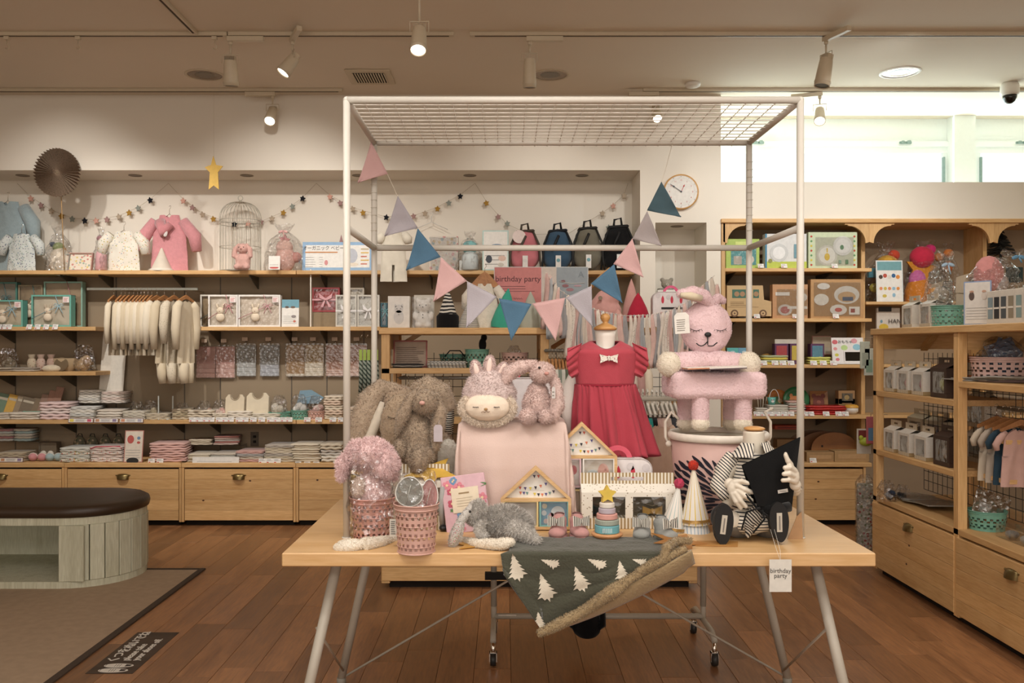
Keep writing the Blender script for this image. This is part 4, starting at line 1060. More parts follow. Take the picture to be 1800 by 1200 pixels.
g.tube([q2.p(1310,868,-.03),q2.p(1335,898,-.04),q2.p(1352,908,-.03)],.004,fel,6);g.tube([q2.p(1336,892,-.045),q2.p(1312,900,-.05),q2.p(1304,930,-.04)],.003,fel,6);g.tube([q2.p(1340,896,-.045),q2.p(1344,912,-.05),q2.p(1324,936,-.04)],.003,fel,6);g.build('brim_and_ties',HT)
g=G();a=q2.p(1376,863,-.034);g.box(a[0]-.016,a[0]+.016,a[1]-.001,a[1],a[2]-.005,a[2]+.006,mat('c9c4bb',.6),(0,rd(-10),0));g.lines(a[0]-.010,a[0]+.012,a[2]-.002,a[2]+.002,1,mat('77716a',.7),a[1]-.0015,3);g.build('label',HT,label='small white sewn label')
# hanging paper tag
T=thing('hanging_tag','white birthday party tag on a long thread hanging over the table edge','tag',V((X(1372,2.64),2.64,Z(1040,2.64))))
g=G();k2=2.64/F;cardm=mat('d8d4ca',.7);g.box(-19.5*k2,19.5*k2,0,.0012,0,57*k2,cardm);g.build('card',T)
g=G();tk=mat('5f5c57',.8);g.text('birthday',11.2*k2,tk,0,-.0006,37*k2);g.text('party',11.2*k2,tk,0,-.0006,28.5*k2);g.build('print',T)
g=G();
for s_ in(-1,1):g.tube([(s_*.0005,0,55*k2),(s_*3*k2,.02,70*k2),(s_*3.5*k2,.08,100*k2)],.0005,mat('e2ddd2',.6),5)
g.build('thread',T)
# ---- woven plastic baskets ----
def basket(r0,r1,h,m,n=44,rows=14,sx=1.0,sy=1.0):
    """tapered basket with punched diamond pattern"""
    g=G()
    def f(u,v):r=r0+(r1-r0)*v;return(r*sx*math.cos(2*PI*u),r*sy*math.sin(2*PI*u),v*h)
    def skip(i,j):return 1<=j<rows-2 and(i%2==(j//1)%2)and(j%3!=0)
    g.grid(n,rows,f,m,smooth=False,skip=skip)
    for v,e in((0,.0015),(1,.003),(.9,.0015)):
        r=r0+(r1-r0)*v;g.tube([((r+e)*sx*math.cos(2*PI*i/n),(r+e)*sy*math.sin(2*PI*i/n),v*h)for i in range(n)],.0022,m,6,closed=True)
    g.prism([(r0*sx*math.cos(2*PI*i/24),r0*sy*math.sin(2*PI*i/24))for i in range(24)],0,.003,m,'xy')
    for k in range(2,rows-1,3):
        v=k/rows*1.0;r=r0+(r1-r0)*v+.0016
        g.tube([(r*sx*math.cos(2*PI*i/n),r*sy*math.sin(2*PI*i/n),v*h)for i in range(n)],.0013,m,5,closed=True)
    return g
bpink=mat('cba396',.45);bteal=mat('76ab98',.45);blight=mat('d4b3aa',.5)
def bag(g,cx,cy,z0,z1,rx,ry,m,seed=1,neck=.35,top=0,n=28,cr=.012,knot=None,lean=0):
    """loose clear bag: swelling column with creases, gathered towards the top"""
    def f(u,v):
        a=2*PI*u;q_=1-(v**3)*(1-neck);e=1+.0*v;w_=cr*(pn(V((math.cos(a)*2.5,math.sin(a)*2.5,v*4+seed)))*1.6+.5*abs(pn(V((math.cos(a)*7,math.sin(a)*7,v*9+seed)))))
        return(cx+(rx*q_+w_)*math.cos(a)+lean*v*v,cy+(ry*q_+w_)*math.sin(a),z0+(z1-z0)*v+(cr*.8*pn(V((a*3,seed,1)))if v>.97 else 0))
    g.grid(n,16,f,m,smooth=False);return g
# left basket with pink plush in a clear bag
d=2.86;q=Q(655,945,d);q.o.z=TZ;q.by=CY+(CH-TZ)*F/d;k_=d/F
T=thing('woven_basket','coral pink perforated basket beside the left frame post, holding a bagged pink rabbit','basket',q.o)
basket(32*k_,38.5*k_,.138,mat('cf9a8e',.45)).build('basket_body',T)
T=thing('plush_rabbit','bright pink fluffy plush rabbit wrapped in a clear bag inside the coral basket','plush toy',q.o)
fp=fur('eccfcd')
q.new().e(655,868,33,44,fp,0,26).e(655,912,26,20,fp,0,22);smoothmesh(q.g,.004,6,4000,.006,2,disp=.004).build('body',T)
q.new().e(652,800,38,30,fp,0,30).e(676,815,24,26,fp,-.03,22).e(628,790,18,18,fp,0,16);smoothmesh(q.g,.0045,5,9000,.008,3,disp=.006).build('head',T)
for pts,r in(([(680,792,-.01),(690,815,-.015),(690,835,-.015)],[10,12,9]),([(622,795,.0),(604,815,0),(600,838,0)],[12,13,8])):
    q.new();q.limb(pts,r,fp);smoothmesh(q.g,.0045,5,3000,.008,4).build('ear',T)
q.new().e(632,858,14,20,mat('e2cfc2',.95,'fur'),-.03,12);smoothmesh(q.g,.004,3,1500,.005,3).build('paw',T,label='cream paw')
g=G();bag(g,0,-.005,.03,.29,.072,.068,cello(.24),3,.98);g.build('clear_bag',loc=q.o,label='crinkled clear bag around the bright pink rabbit',cat='bag')
# right basket with slippers
d=2.70;q=Q(732,970,d);q.o.z=TZ;q.by=CY+(CH-TZ)*F/d;k_=d/F
T=thing('woven_basket','pale pink perforated basket at the table edge, holding wrapped slippers','basket',q.o)
basket(32*k_,38*k_,.146,bpink).build('basket_body',T)
T=thing('slippers','pair of grey and dusty pink slippers wrapped in clear film in the pale pink basket','slippers',q.o)
for cx_,cz_,rx_,m_,dy,lab in((721,862,24,mat('8f9089',.9,'cloth'),-.012,'grey slipper'),(755,868,15,mat('b98b88',.9,'cloth'),.004,'dusty pink slipper')):
    g=G();n=26;c_=q.p(cx_,cz_,0)
    pts=[(c_[0]+rx_*k_*math.cos(a)*(1-.12*math.sin(a)),c_[2]+26*k_*math.sin(a))for a in[2*PI*i/n for i in range(n)]]
    g.prism(pts,dy-.008,dy+.008,m_);g.tube([(a,dy-.009,b)for a,b in pts],.002,mat('dcdad2',.6),6,closed=True);g.tube([(c_[0]-.012,dy-.0095,c_[2]-.04),(c_[0]+.004,dy-.0095,c_[2]+.02)],.001,mat('dcdad2',.6),4)
    g.build('slipper',T,label=lab)
g=G();bag(g,0,0,.10,.245,.058,.052,cello(.20),8,.95,cr=.006);g.build('clear_bag',loc=q.o,label='clear film bag around the grey slippers',cat='bag')
T=thing('price_tag','small printed price tag hanging between the two pink baskets','price tag',V((X(691,2.74),2.74,Z(943,2.74))))
g=G();g.box(-.011,.011,0,.001,0,.055,mat('d5d2c6',.7));g.lines(-.007,.007,.006,.05,7,mat('4a4a48',.7),-.0002,3);g.build('card',T)
# cream plush legs
cp=mat('e3d9c8',.95,'fur',var=.04,sc=20)
def cushion_leg(pts,rs,foot,lab):
    q=Q(pts[0][0],972,2.72);q.o.z=TZ+.001;q.by=CY+(CH-TZ)*F/2.72
    T=thing('long_plush',lab,'plush toy',q.o)
    q.new();q.t(pts,rs,cp,14);q.e(*foot[:4],cp,*foot[4:]);smoothmesh(q.g,.004,7,3500,.003,2).build('leg',T)
cushion_leg([(693,948,.14),(668,952,.05),(640,957,0)],[9,10,13],(613,960,28,13,-.0,17,-8),'long cream plush leg with rounded foot at the left end of the table edge')
cushion_leg([(800,948,.16),(840,955,.02),(870,956,-.01)],[7,8,10],(884,955,23,10,-.015,12,-10),'cream plush leg with rounded foot under the lying grey rabbit')
# striped gable boxes
gold=stripes('e3ddcf','a18a63','x',.0118,.45,rough=.6);dotp=dots('e3ddd0',['a89b86'],95,.24)
def gable_box(loc,W,H,D,label,wins,rz=0,base=None,grip=True,dark_=False,contents=None,group=None,band=.3,name='gable_box'):
    """carry box: body with windows, sloping top and handle flaps"""
    m1=base or dotp;m2=gold if not dark_ else base;t=thing(name,label,'box',loc,rz,group)
    g=G();b=H*band;g.box(-W/2,W/2,0,D,0,b,m2,bev=.0015)
    fr_=[];edges=[-W/2]
    for(a,c)in wins:edges+=[a,c]
    edges.append(W/2);zt_,zb_=H*.88,b
    for i in range(0,len(edges),2):g.box(edges[i],edges[i+1],0,.002,zb_,H,m1)
    for a,c in wins:g.box(a,c,0,.002,zt_,H,m1)
    g.box(-W/2,-W/2+.002,.002,D,b,H,m1);g.box(W/2-.002,W/2,.002,D,b,H,m1);g.box(-W/2,W/2,D-.002,D,b,H,m1)
    g.build('carton',t)
    g=G();hh=min(.05,D*.38)
    for y0,y1 in((0,D/2-.003),(D,D/2+.003)):g.grid(1,1,lambda u,v:(-W/2+u*W,y0+(y1-y0)*v,H+hh*v*.6),m1,False)
    g.prism([(-W/2+.002,H),(W/2-.002,H),(W/2-.002,H+.002),(-W/2+.002,H+.002)],.004,D-.004,m1)
    o=g.build('gable_top',t)
    g=G();hw=W/2;s0=.35;z0=H+hh*.6
    g.box(-hw,hw,D/2-.002,D/2+.002,z0-.002,z0+hh*.28,gold if not dark_ else m1)
    g.box(-hw,-hw*s0,D/2-.002,D/2+.002,z0+hh*.28,z0+hh*.62,gold if not dark_ else m1);g.box(hw*s0,hw,D/2-.002,D/2+.002,z0+hh*.28,z0+hh*.62,gold if not dark_ else m1);g.box(-hw,hw,D/2-.002,D/2+.002,z0+hh*.62,z0+hh,gold if not dark_ else m1)
    g.build('handle',t)
    for i,(a,c)in enumerate(wins):
        g=G();g.box(a,c,.0005,.001,zb_,zt_,cello(.16,.35));g.build('window_film',t)
    if contents:contents(t)
    return t
def bows(t):
    for x,c in((-.085,'1a1a1c'),(.085,'b58f4a')):
        g=G();m=mat(c,.8,'cloth');z=.055
        for s in(-1,1):g.prism([(x+s*.004,z-.006),(x+s*.034,z-.018),(x+s*.034,z+.018),(x+s*.004,z+.006)],.03,.042,m)
        g.ell((x,.034,z),(.008,.010,.010),m);g.tube([(x-.04,.045,z+.03),(x,.035,z+.018),(x+.04,.045,z+.03)],.002,mat('8c8470',.6),6);g.build('bow_tie',t)
    g=G();g.box(-.155,.155,.055,.06,.005,.125,mat('6d6552',.7));g.build('insert_card',t)
d=3.02;wd=(1189-1022)*d/F
gable_box(V((X(1106,d),d,TZ)),wd,.125,.10,'wide dotted and gold striped gable box with two windows showing bow ties',[(-wd*.385,-wd*.04),(wd*.04,wd*.385)],contents=bows)
d=2.98
gable_box(V((X(745,d),d+.02,TZ)),.165,.165,.09,'gold striped gable box behind the pale pink basket',[(-.06,.06)])
# gold star cards
def star_card(loc,r,rot,label,col='d2a648',five=None,a0=90,sx=1,sz=1):
    g=G();pts=[(x*sx,z*sz)for x,z in star(5,r,r*.45,a0)];g.prism(pts,-.001,.001,mat(col,.35,metal=.25));return g.build('star_card',loc=loc,rot=rot,label=label,cat='star decoration')
star_card(V((X(757,3.02),3.03,TZ+.196)),.095,(rd(-62),0,0),'yellow paper star lying on the striped box at the feet of the taupe rabbit','d9b04e',a0=54)
star_card(V((X(838,2.75),2.77,TZ+.004)),.075,(rd(-90),0,0),'gold paper star lying under the grey rabbit','c8953f',sx=1.2)
star_card(V((X(1195,2.77),2.78,TZ+.012)),.070,(rd(-80),rd(6),0),'brown gold paper star lying in front of the party hats','a9743a',a0=70,sx=1.5)
g=G();g.prism([(0,0),(.13,-.01),(.15,.06),(.02,.07)],0,.002,mat('b07f45',.5),'xy');g.build('star_card',loc=V((X(1222,2.76),2.76,TZ+.001)),label='flat kraft paper star lying beside the left baby shoe sole',cat='star decoration')
g=G();g.prism([(0,0),(.03,.075),(.045,.09),(.05,0)],0,.002,mat('b08a63',.5));g.build('paper_shape',loc=V((X(1388,2.84),2.86,TZ)),label='kraft paper piece standing between the shoe sole and frame post',cat='card')
# floral picture book
q=Q(826,925,2.98)
T=thing('gift_book','pink floral patterned album with a cream title label, leaning','book',V((X(825,2.98),2.97,TZ)),rot=(rd(-9),rd(-7),rd(4)))
W_,H_=.150,.192
g=G();g.box(-W_/2,W_/2,0,.022,0,H_,mat('d6b0b8',.6),bev=.002);g.build('cover',T)
g=G();rs=random.Random(8);fl1,fl2,lf,bl_=mat('c0576c',.7),mat('d98794',.7),mat('628a58',.7),mat('6f94b8',.7)
for i in range(30):
    x=rs.uniform(-W_/2+.01,W_/2-.01);z=rs.uniform(.012,H_-.012)
    if-.04<x<.05 and .07<z<.145:continue
    r=rs.uniform(.011,.019)
    if i%3==2:
        a=rs.uniform(0,3.1);g.flat([(x+r*1.3*math.cos(a+t_)*(.35 if abs(math.sin(t_))>.8 else 1)*abs(math.cos(t_))**.3*(1 if math.cos(t_)>0 else-1)*1*abs(1),z+r*.45*math.sin(t_))for t_ in[2*PI*j/10+.1 for j in range(10)]],lf,-.0004-i*1e-5)
    else:
        for j in range(5):g.disc(x+r*.6*math.cos(j*1.257),z+r*.6*math.sin(j*1.257),r*.45,(fl1,fl2,bl_)[i%3 if i%7 else 2],-.0004-i*1e-5,8)
        g.disc(x,z,r*.28,mat('e7c9a0',.7),-.0012,8)
g.build('floral_print',T)
g=G();g.rect(-.045,.048,.068,.150,mat('e4d6bd',.7),-.0018);g.lines(-.020,.024,.128,.136,1,mat('9c8360',.7),-.0026,5,h=.6);g.lines(-.03,.03,.085,.12,4,mat('b5a488',.7),-.0026,3,h=.12);g.build('title_label',T,label='cream title label')
# grey folded figure seen between basket and book
T=thing('plush_figure','grey and white striped soft toy legs tucked between the basket and the floral book','plush toy',V((X(777,2.99),2.99,TZ)))
g=G();g.tube([(0,0,.02),(-.003,0,.08),(.002,0,.15)],[.008,.010,.008],mat('a2a19d',.9,'cloth'),12);g.build('leg',T)
g=G();g.ell((.004,-.005,.012),(.014,.02,.010),mat('1b1a1a',.5));g.build('foot',T)
# house-shaped picture frames
oakf=wood('c39a66','e0bd8a','x',.5,'oakframe',2.5,0)
def house(loc,W,H,eave,rooms,label,rz=0,rot=None):
    t=thing('house_photo_frame',label,'picture frame',loc,rz,rot=rot);w_=.010;D=.025
    g=G();outer=[(-W/2,0),(W/2,0),(W/2,eave),(0,H),(-W/2,eave)];s=w_
    ia=s*1.25;inner=[(-W/2+s,s),(W/2-s,s),(W/2-s,eave-s*.2),(0,H-ia*1.2),(-W/2+s,eave-s*.2)]
    for i in range(5):
        j=(i+1)%5;g.prism([outer[i],outer[j],inner[j],inner[i]],0,D,oakf)
    g.box(-W/2+s,W/2-s,0,D,eave-s*.9,eave+s*.1,oakf);g.build('frame',t)
    g=G();g.prism([(-W/2+s,s),(W/2-s,s),(W/2-s,eave),(0,H-ia),(-W/2+s,eave)],D-.004,D-.002,mat('e5e1d8',.7));
    cols=[mat(c,.7)for c in('4b4152','c4614e','5b4b77','d8c24a','2f2b33','cf7a5a','57508a','6b8f8a')]
    def bunt(x0,z0,x1,z1,n,sag,k0):
        for i in range(n):
            u=(i+.5)/n;x=x0+(x1-x0)*u;z=z0+(z1-z0)*u-sag*math.sin(PI*u);g.flat([(x-.005,z),(x+.005,z),(x+.001,z-.011)],cols[(i+k0)%8],D-.005)
    hh=H-eave;bunt(-.012,eave+hh*.70,.016,eave+hh*.70,2,0,0);bunt(-W*.26,eave+hh*.36,W*.18,eave+hh*.50,6,.010,1);bunt(-W*.24,eave+hh*.20,-W*.10,eave+hh*.18,3,0,5);bunt(-.01,eave+hh*.17,W*.28,eave+hh*.26,6,.008,3)
    g.lines(-.03,.03,eave+hh*.22,eave+hh*.34,3,mat('b7b2ab',.7),D-.005,2,h=.1);g.build('bunting_print',t)
    for(x0,x1,z0,z1,col,kind)in rooms:
        g=G();b=.005;
        for(a,c,e,f)in((x0,x1,z0,z0+b),(x0,x1,z1-b,z1),(x0,x0+b,z0+b,z1-b),(x1-b,x1,z0+b,z1-b)):g.box(a,c,.001,D-.004,e,f,mat(col,.6))
        r_=g.build('inner_frame',t);g=G();P_={'blue':('8fb3c8','dfe3e2','9fb0bd'),'white':('c9c6c2','dedad6','b4a6a8'),'berry':('d6cfc6','a8484e','b9575b'),'baby':('d5cbbd','dca99a','e2bcae'),'mint':('a8c0ad','b9cdbc','a2bba8'),'peach':('dcc5b0','e0cdb9','d4b59c')}[kind]
        y=D-.0045;cx_,cz_,ww,hh_=(x0+x1)/2,(z0+z1)/2,x1-x0-.012,z1-z0-.012
        g.rect(cx_-ww/2,cx_+ww/2,cz_-hh_/2,cz_+hh_/2,mat(P_[0],.6),y)
        if kind=='blue':g.disc(cx_+ww*.15,cz_,ww*.27,mat(P_[1],.6),y-.0007);g.disc(cx_+ww*.15,cz_-.006,ww*.13,mat(P_[2],.6),y-.0014);[g.disc(cx_+dx*ww,cz_+dz*hh_,ww*.10,mat(c,.6),y-.0007)for dx,dz,c in((-.36,.3,'e8d9c0'),(-.3,-.36,'e5c9c2'),(-.1,-.1,'d8a8b0'),(-.38,.0,'dcdfe0'))]
        if kind=='berry':[g.disc(cx_+dx*ww,cz_+dz*hh_,ww*.13,mat(P_[1+(i%2)],.6),y-.0007,rz=ww*.17)for i,(dx,dz)in enumerate(((-.25,0),(-.12,.22),(.2,-.2),(.3,.08),(.08,-.1)))]
        if kind=='baby':g.disc(cx_+ww*.18,cz_,ww*.2,mat(P_[1],.6),y-.0007,rz=hh_*.34);g.disc(cx_-ww*.2,cz_-hh_*.1,ww*.22,mat('c9d0cf',.6),y-.0009,rz=hh_*.2);g.disc(cx_+ww*.26,cz_+hh_*.1,ww*.04,mat('b77a6c',.6),y-.0014)
        if kind=='white':g.disc(cx_-ww*.1,cz_+.01,ww*.2,mat(P_[2],.6),y-.0007,rz=hh_*.14);g.disc(cx_+ww*.1,cz_-hh_*.2,ww*.3,mat(P_[1],.6),y-.0009,rz=hh_*.18)
        g.build('photo',r_)
        g=G();g.box(cx_-ww/2,cx_+ww/2,.006,.0065,cz_-hh_/2,cz_+hh_/2,cello(.10,.1));g.build('glass',r_)
    return t
d=2.99;k_=d/F
house(V((X(942,d),d,TZ+.004)),124*k_,112*k_,54*k_,[(-.112,.008,.008,.098,'dfc98c','white'),(.012,.112,.008,.098,'7fb2ae','blue')],'front wooden house-shaped photo frame with a yellow and a teal inner frame')
d=3.10;k_=d/F
house(V((X(1023,d),d,TZ+.004)),124*k_,178*k_,118*k_,[(-.115,-.003,.125,.228,'d9b9bd','berry'),(.003,.115,.125,.228,'e6e2da','baby'),(-.115,-.003,.008,.118,'dfc98c','peach'),(.003,.115,.008,.118,'dfd6a0','mint')],'taller wooden house-shaped photo frame with berry and sleeping baby pictures')
# grey rabbit lying on its belly
gr=fur('c2bcb4');q=Q(868,955,2.83);q.o.z=TZ;q.by=CY+(CH-TZ)*F/2.83
T=thing('plush_rabbit','grey long-haired plush rabbit lying on its belly, ear hanging over the table edge','plush toy',q.o)
q.new().e(885,918,42,30,gr,.03,26).e(905,924,32,27,gr,.03,26).e(858,916,22,22,gr,.02,20)
smoothmesh(q.g,.0045,6,15000,.010,2,disp=.004).build('body',T)
q.new().e(839,897,15,19,gr,-.01,18,20).e(832,908,12,14,gr,-.02,12);smoothmesh(q.g,.004,5,4000,.007,3).build('head',T)
q.new().limb([(845,912,-.02),(842,930,-.05),(846,940,-.06),(852,945,-.07)],[9,8,8,8],gr);smoothmesh(q.g,.004,5,2500,.006,4).build('arm',T)
q.new().limb([(905,930,-.02),(920,936,-.04),(936,945,-.07),(943,949,-.08)],[17,14,9,7],gr);smoothmesh(q.g,.004,5,3000,.008,4).build('leg',T)
q.new().limb([(900,940,.0),(912,944,-.01)],[12,10],gr);smoothmesh(q.g,.004,5,1500,.008,4).build('leg',T)
q.new().e(802,938,11,27,gr,-.08,5,22);smoothmesh(q.g,.003,3,1500,.003,5).build('ear',T)
q.new();q.e(801,938,8,22,dots('bdb8b2',['b5656a','7c8f6e','8b6f74'],220,.36),-.088,4,22);q.g.build('ear_lining',T,label='flower-print ear lining')
q.new().limb([(833,885,-.01),(820,902,-.04),(808,918,-.07)],[6,7,7],gr);smoothmesh(q.g,.003,4,900,.003,5).build('ear_root',T)
q.new().e(826,899,2.2,2.4,mat('15110f',.15),-.045);q.g.build('eye',T)
# baby shoes with striped bows
zs=stripes('e2dccf','1e1d1d','x',.0048,.5)
def bootie(px,py,d,col,lab,rz=0,s=1,open_=0):
    t=thing('baby_shoe',lab,'shoe',V((X(px,d),d+.03,TZ+.003)),rd(rz));m=mat(col,.85,'cloth',var=.05);s*=1.0
    g=G();g.ell((0,0,.018),(.030*s,.048*s,.019),m);g.ell((0,.012,.03),(.026*s,.036*s,.028),m);g.ell((0,-.028,.016),(.028*s,.024*s,.017),m);g.ell((0,.020,.046),(.026*s,.032*s,.026),m)
    h=smoothmesh(g,.003,5);h.build('upper',t)
    g=G();n=24;g.prism([((.030+.003*math.sin(a))*s*math.cos(a),.050*s*math.sin(a))for a in[2*PI*i/n for i in range(n)]],-.0015,.006,m,'xy');g.build('sole',t)
    g=G();g.lathe([(.017,0),(.0175,.001),(.001,.001)],mat('5d4340' if col.startswith('b')else '595a57',.9),20,cap=False);g.lathe([(.0168,.0),(.0185,.002),(.0168,.004)],m,20,cap=False);g.build('opening',t,(0,.024,.0665),(rd(10),0,0))
    g=G()
    for s_ in(-1,1):g.grid(6,4,lambda u,v:(s_*(.002+.026*u),-.046+.008*math.sin(u*6)*.5-.003*v,.044-.004+(.013+.006*u)*(v*2-1)*.9+.004*u),zs,False)
    g.ell((0,-.048,.042),(.004,.004,.008),zs);o=g.build('bow',t,(0,.008,.004),(rd(-12),0,0),label='black and white striped bow');md=o.modifiers.new('s','SOLIDIFY');md.thickness=.0015
    return t
bootie(982,948,2.86,'b98a85','dusty pink baby shoe with striped bow, next to the lying grey rabbit',-14)
bootie(1019,948,2.86,'b98a85','dusty pink baby shoe with striped bow, next to the stacking toy',12)
bootie(1131,950,2.84,'93948f','grey baby shoe with striped bow, next to the stacking toy',-14)
bootie(1172,953,2.82,'93948f','grey baby shoe with striped bow, in front of the blue striped party hat',24)
# stacking ring toy
d=2.86;q=Q(1066,948,d);k_=d/F
T=thing('stacking_toy','wooden ring stacking toy in pastel colours with a yellow star on top','toy',V((X(1067,d),d,TZ+.004)),rd(8))
g=G();g.lathe([(.022,-.002),(.042,.004),(.051,.012),(.051,.017),(.048,.019),(.001,.019)],wood('b98052','d4a071','x',.45,'beech',3,0),40);g.build('rocking_base',T)
z=.019
for r,hh,c,w_ in((.040,.0265,'6fa9b0','blue'),(.039,.018,'9aa093','grey green'),(.034,.018,'d19a8f','salmon'),(.0275,.018,'b5aab2','lilac'),(.0245,.017,'ded6ca','cream')):
    g=G();m=mat(c,.5,var=.04);n=8;g.lathe([(.006,.0005),(r-.002,.0005),(r,.0025),(r,hh-.0025),(r-.002,hh-.0005),(.006,hh-.0005)],m,n*(5 if r<.039 else 4),smooth=False)
    if w_=='blue':
        for i in range(6):g.box(-.024+i*.0055,-.0215+i*.0055,-r-.0004,-r*.86,.006,.020,mat('c9dadb',.6))
    g.build('ring',T,(0,0,z),label=w_+' wooden ring');z+=hh
g=G();g.prism(star(5,.030,.0155,90,0,.026),-.011,.011,mat('d9bb4f',.5),'xz');g.build('star_knob',T,(0,0,z),label='thick yellow wooden star')
# party hats
def party_hat(px,d,H,r,c,pom,lab,z0=0,lean=0,under=None):
    t=thing('party_hat',lab,'hat',V((X(px,d),d+r,TZ+z0)),rot=(0,lean,0));n=14
    g=G();w1=mat('e3ddd3',.6,var=.01);st_=mat(c,.6,var=.02)
    for i in range(n*6):
        a0,a1=2*PI*i/(n*6),2*PI*(i+1)/(n*6);m=st_ if i%6==0 else w1
        g.add([(r*math.cos(a0),r*math.sin(a0),0),(r*math.cos(a1),r*math.sin(a1),0),(.003*math.cos(a1),.003*math.sin(a1),H),(.003*math.cos(a0),.003*math.sin(a0),H)],[(0,1,2,3)],m,False)
    g.build('cone',t)
    g=G();rs=random.Random(3);gl=mat('b08a4d',.35,metal=.5)
    for i in range(90):
        a=2*PI*i/90;L=rs.uniform(.006,.010);g.add([((r+.0005)*math.cos(a),(r+.0005)*math.sin(a),.012),((r+.0005)*math.cos(a+.06),(r+.0005)*math.sin(a+.06),.012),((r+.004)*math.cos(a+.03),(r+.004)*math.sin(a+.03),.012-L)],[(0,1,2)],gl)
    g.lathe([(r+.0008,.010),(r-.001,.018)],gl,40,cap=False);g.build('gold_fringe',t)
    g=G();rs=random.Random(5);pm_=mat(pom,.95,'fur',var=.08)
    g.ell((0,0,H+.006),.0155,pm_,n=16);h=smoothmesh(g,.0025,1,1500,.0025,3);h.build('pompom',t)
    return t
party_hat(1185,2.94,.158,.046,'9fb8b8','d04a6c','white party hat with pale blue stripes and a pink pompom',0,rd(9))
d=2.93
T=thing('party_hat','white and blue striped party hat bottom showing beneath the yellow striped one','hat',V((X(1228,d),d+.048,TZ)))
g=G();g.lathe([(.048,0),(.040,.03),(.01,.15)],stripes('dfe0de','7f9fb8','x',.011,.8,rough=.6),40,cap=False);g.build('cone',T)
party_hat(1228,d,.190,.050,'d9bb3c','cf3b22','white party hat with yellow stripes and a red pompom',.028,rd(-2))
# ---- green fleece blanket over the table edge ----
GB=thing('blanket','dark green fleece blanket with white fir tree print hanging over the table edge','blanket',(0,0,0))
green=mat('47473a',.95,'fur',var=.06,sc=8);tan=mat('9c8765',.95,'fur',var=.05,sc=14)
yE=TY0-.012
def gb(px,py,dy=0):return V((X(px,yE+dy),yE+dy,Z(py,yE+dy)))
# outline of the hanging face: top edge along table, tip at lower left
def gsurf(u,v):
    # u along the top edge 885..1205, v from the table down to the diagonal hem
    tx=880+u*335;top=974
    hem=[(-.02,1008),(0.0,1010),(.19,1112),(.30,1082),(.5,1050),(.75,1010),(1.0,970)]
    hy=970
    for i in range(len(hem)-1):
        if hem[i][0]<=u<=hem[i+1][0]:w_=(u-hem[i][0])/(hem[i+1][0]-hem[i][0]);hy=hem[i][1]+(hem[i+1][1]-hem[i][1])*w_
    lx=tx+(945-tx)*0
    py=top+(hy-top)*v;px=tx+v*(8*math.sin(u*4)+(6 if u<.2 else 0))
    dy=-.006-.020*v*(.5+.5*math.sin(u*11+1.2))-.010*abs(pn(V((u*5,v*3,1))))
    return tuple(gb(px,py,dy))
def gtop(u,v):   # part lying on the table
    px=895+u*305;y=yE+.004+v*.20;z=TZ+.004+.006*abs(pn(V((u*9,v*4,5))))+(0 if v>.05 else-.0)
    return(X(px,yE)*(1+v*.02)+.0*v,y,z)
NU=80
def gfull(u,v):
    if v<.3:a=V(gtop(u,1-v/.3));return tuple(a)
    return gsurf(u,(v-.3)/.7)
g=G();g.grid(NU,60,gfull,green);o=g.build('fleece',GB);md=o.modifiers.new('s','SOLIDIFY');md.thickness=.006;md.offset=0
# rolled tan lining along the hem
g=G();n=22;pts=[];rs_=[]
for i in range(n+1):
    u=i/n;px=945+u*262;py=1113-u*148+6*math.sin(u*6);dy=-.030+.004*math.sin(u*9)
    pts.append(gb(px,py,dy));rs_.append(.011+.007*math.sin(PI*min(1,u*1.1))+.002*math.sin(u*17))
g.tube(pts,rs_,tan,14);h=smoothmesh(g,.005,2,7000,.004,3,disp=.004);h.build('rolled_lining',GB,label='tan fleece lining rolled outwards')
g=G()
def fl2_(u,v):
    px=950+u*265;py0=1113-u*148;py1=1108-u*118-(0 if u<.95 else 4);py=py0+(py1-py0+12*math.sin(PI*u)**.8)*v
    return tuple(gb(px+4*v,py,-.030+.022*v-.006*math.sin(v*PI)))
g.grid(40,8,fl2_,tan);o=g.build('turned_hem',GB);md=o.modifiers.new('s','SOLIDIFY');md.thickness=.010
g=G();g.tube([gb(1165,985,-.03),gb(1172,962,-.03),gb(1188,951,.03),gb(1215,950,.06)],[.013,.014,.013,.010],tan,12);g.tube([gb(1120,1005,-.035),gb(1165,985,-.03)],[.010,.014],tan,12);h=smoothmesh(g,.005,3,2000,.004,3);h.build('rolled_lining',GB)
tree=mat('cfc6b4',.95,'cloth',var=.04)
def fir(px,py,s,rot,clip=None,top=False):
    # jagged fir: apex up, ragged lower edge
    pts=[(0,1.0)];n=5
    for i in range(n):y=.78-i*.30;w_=.17+.13*i;pts+=[(w_,y-.12),(w_*.55,y-.10)]
    pts+=[(.30,-.75),(.12,-.68),(.05,-.95),(-.08,-.68),(-.26,-.75)]
    for i in reversed(range(n)):y=.78-i*.30;w_=.17+.13*i;pts+=[(-w_*.55,y-.10),(-w_,y-.12)]
    c_,s_=math.cos(rd(rot)),math.sin(rd(rot))
    return[(px+s*(a*c_-b*s_),py-s*(a*s_+b*c_))for a,b in pts]
def onface(px,py):
    # find (u, v) on the hanging face for a photo-space point by search, then lift off the cloth
    u=(px-880)/335;v=0
    for _ in range(14):
        best=None
        p=V(gsurf(max(0,min(1,u)),max(0,min(1,v))));qx=CX+p.x*F/p.y;qy=CY+(CH-p.z)*F/p.y
        u+=(px-qx)/335;hy=120;v+=(py-qy)/hy
        u=max(-.0,min(1,u));v=max(0,min(1,v))
    p=V(gsurf(u,v));p.y-=.0045;return tuple(p)
from mathutils.geometry import tessellate_polygon
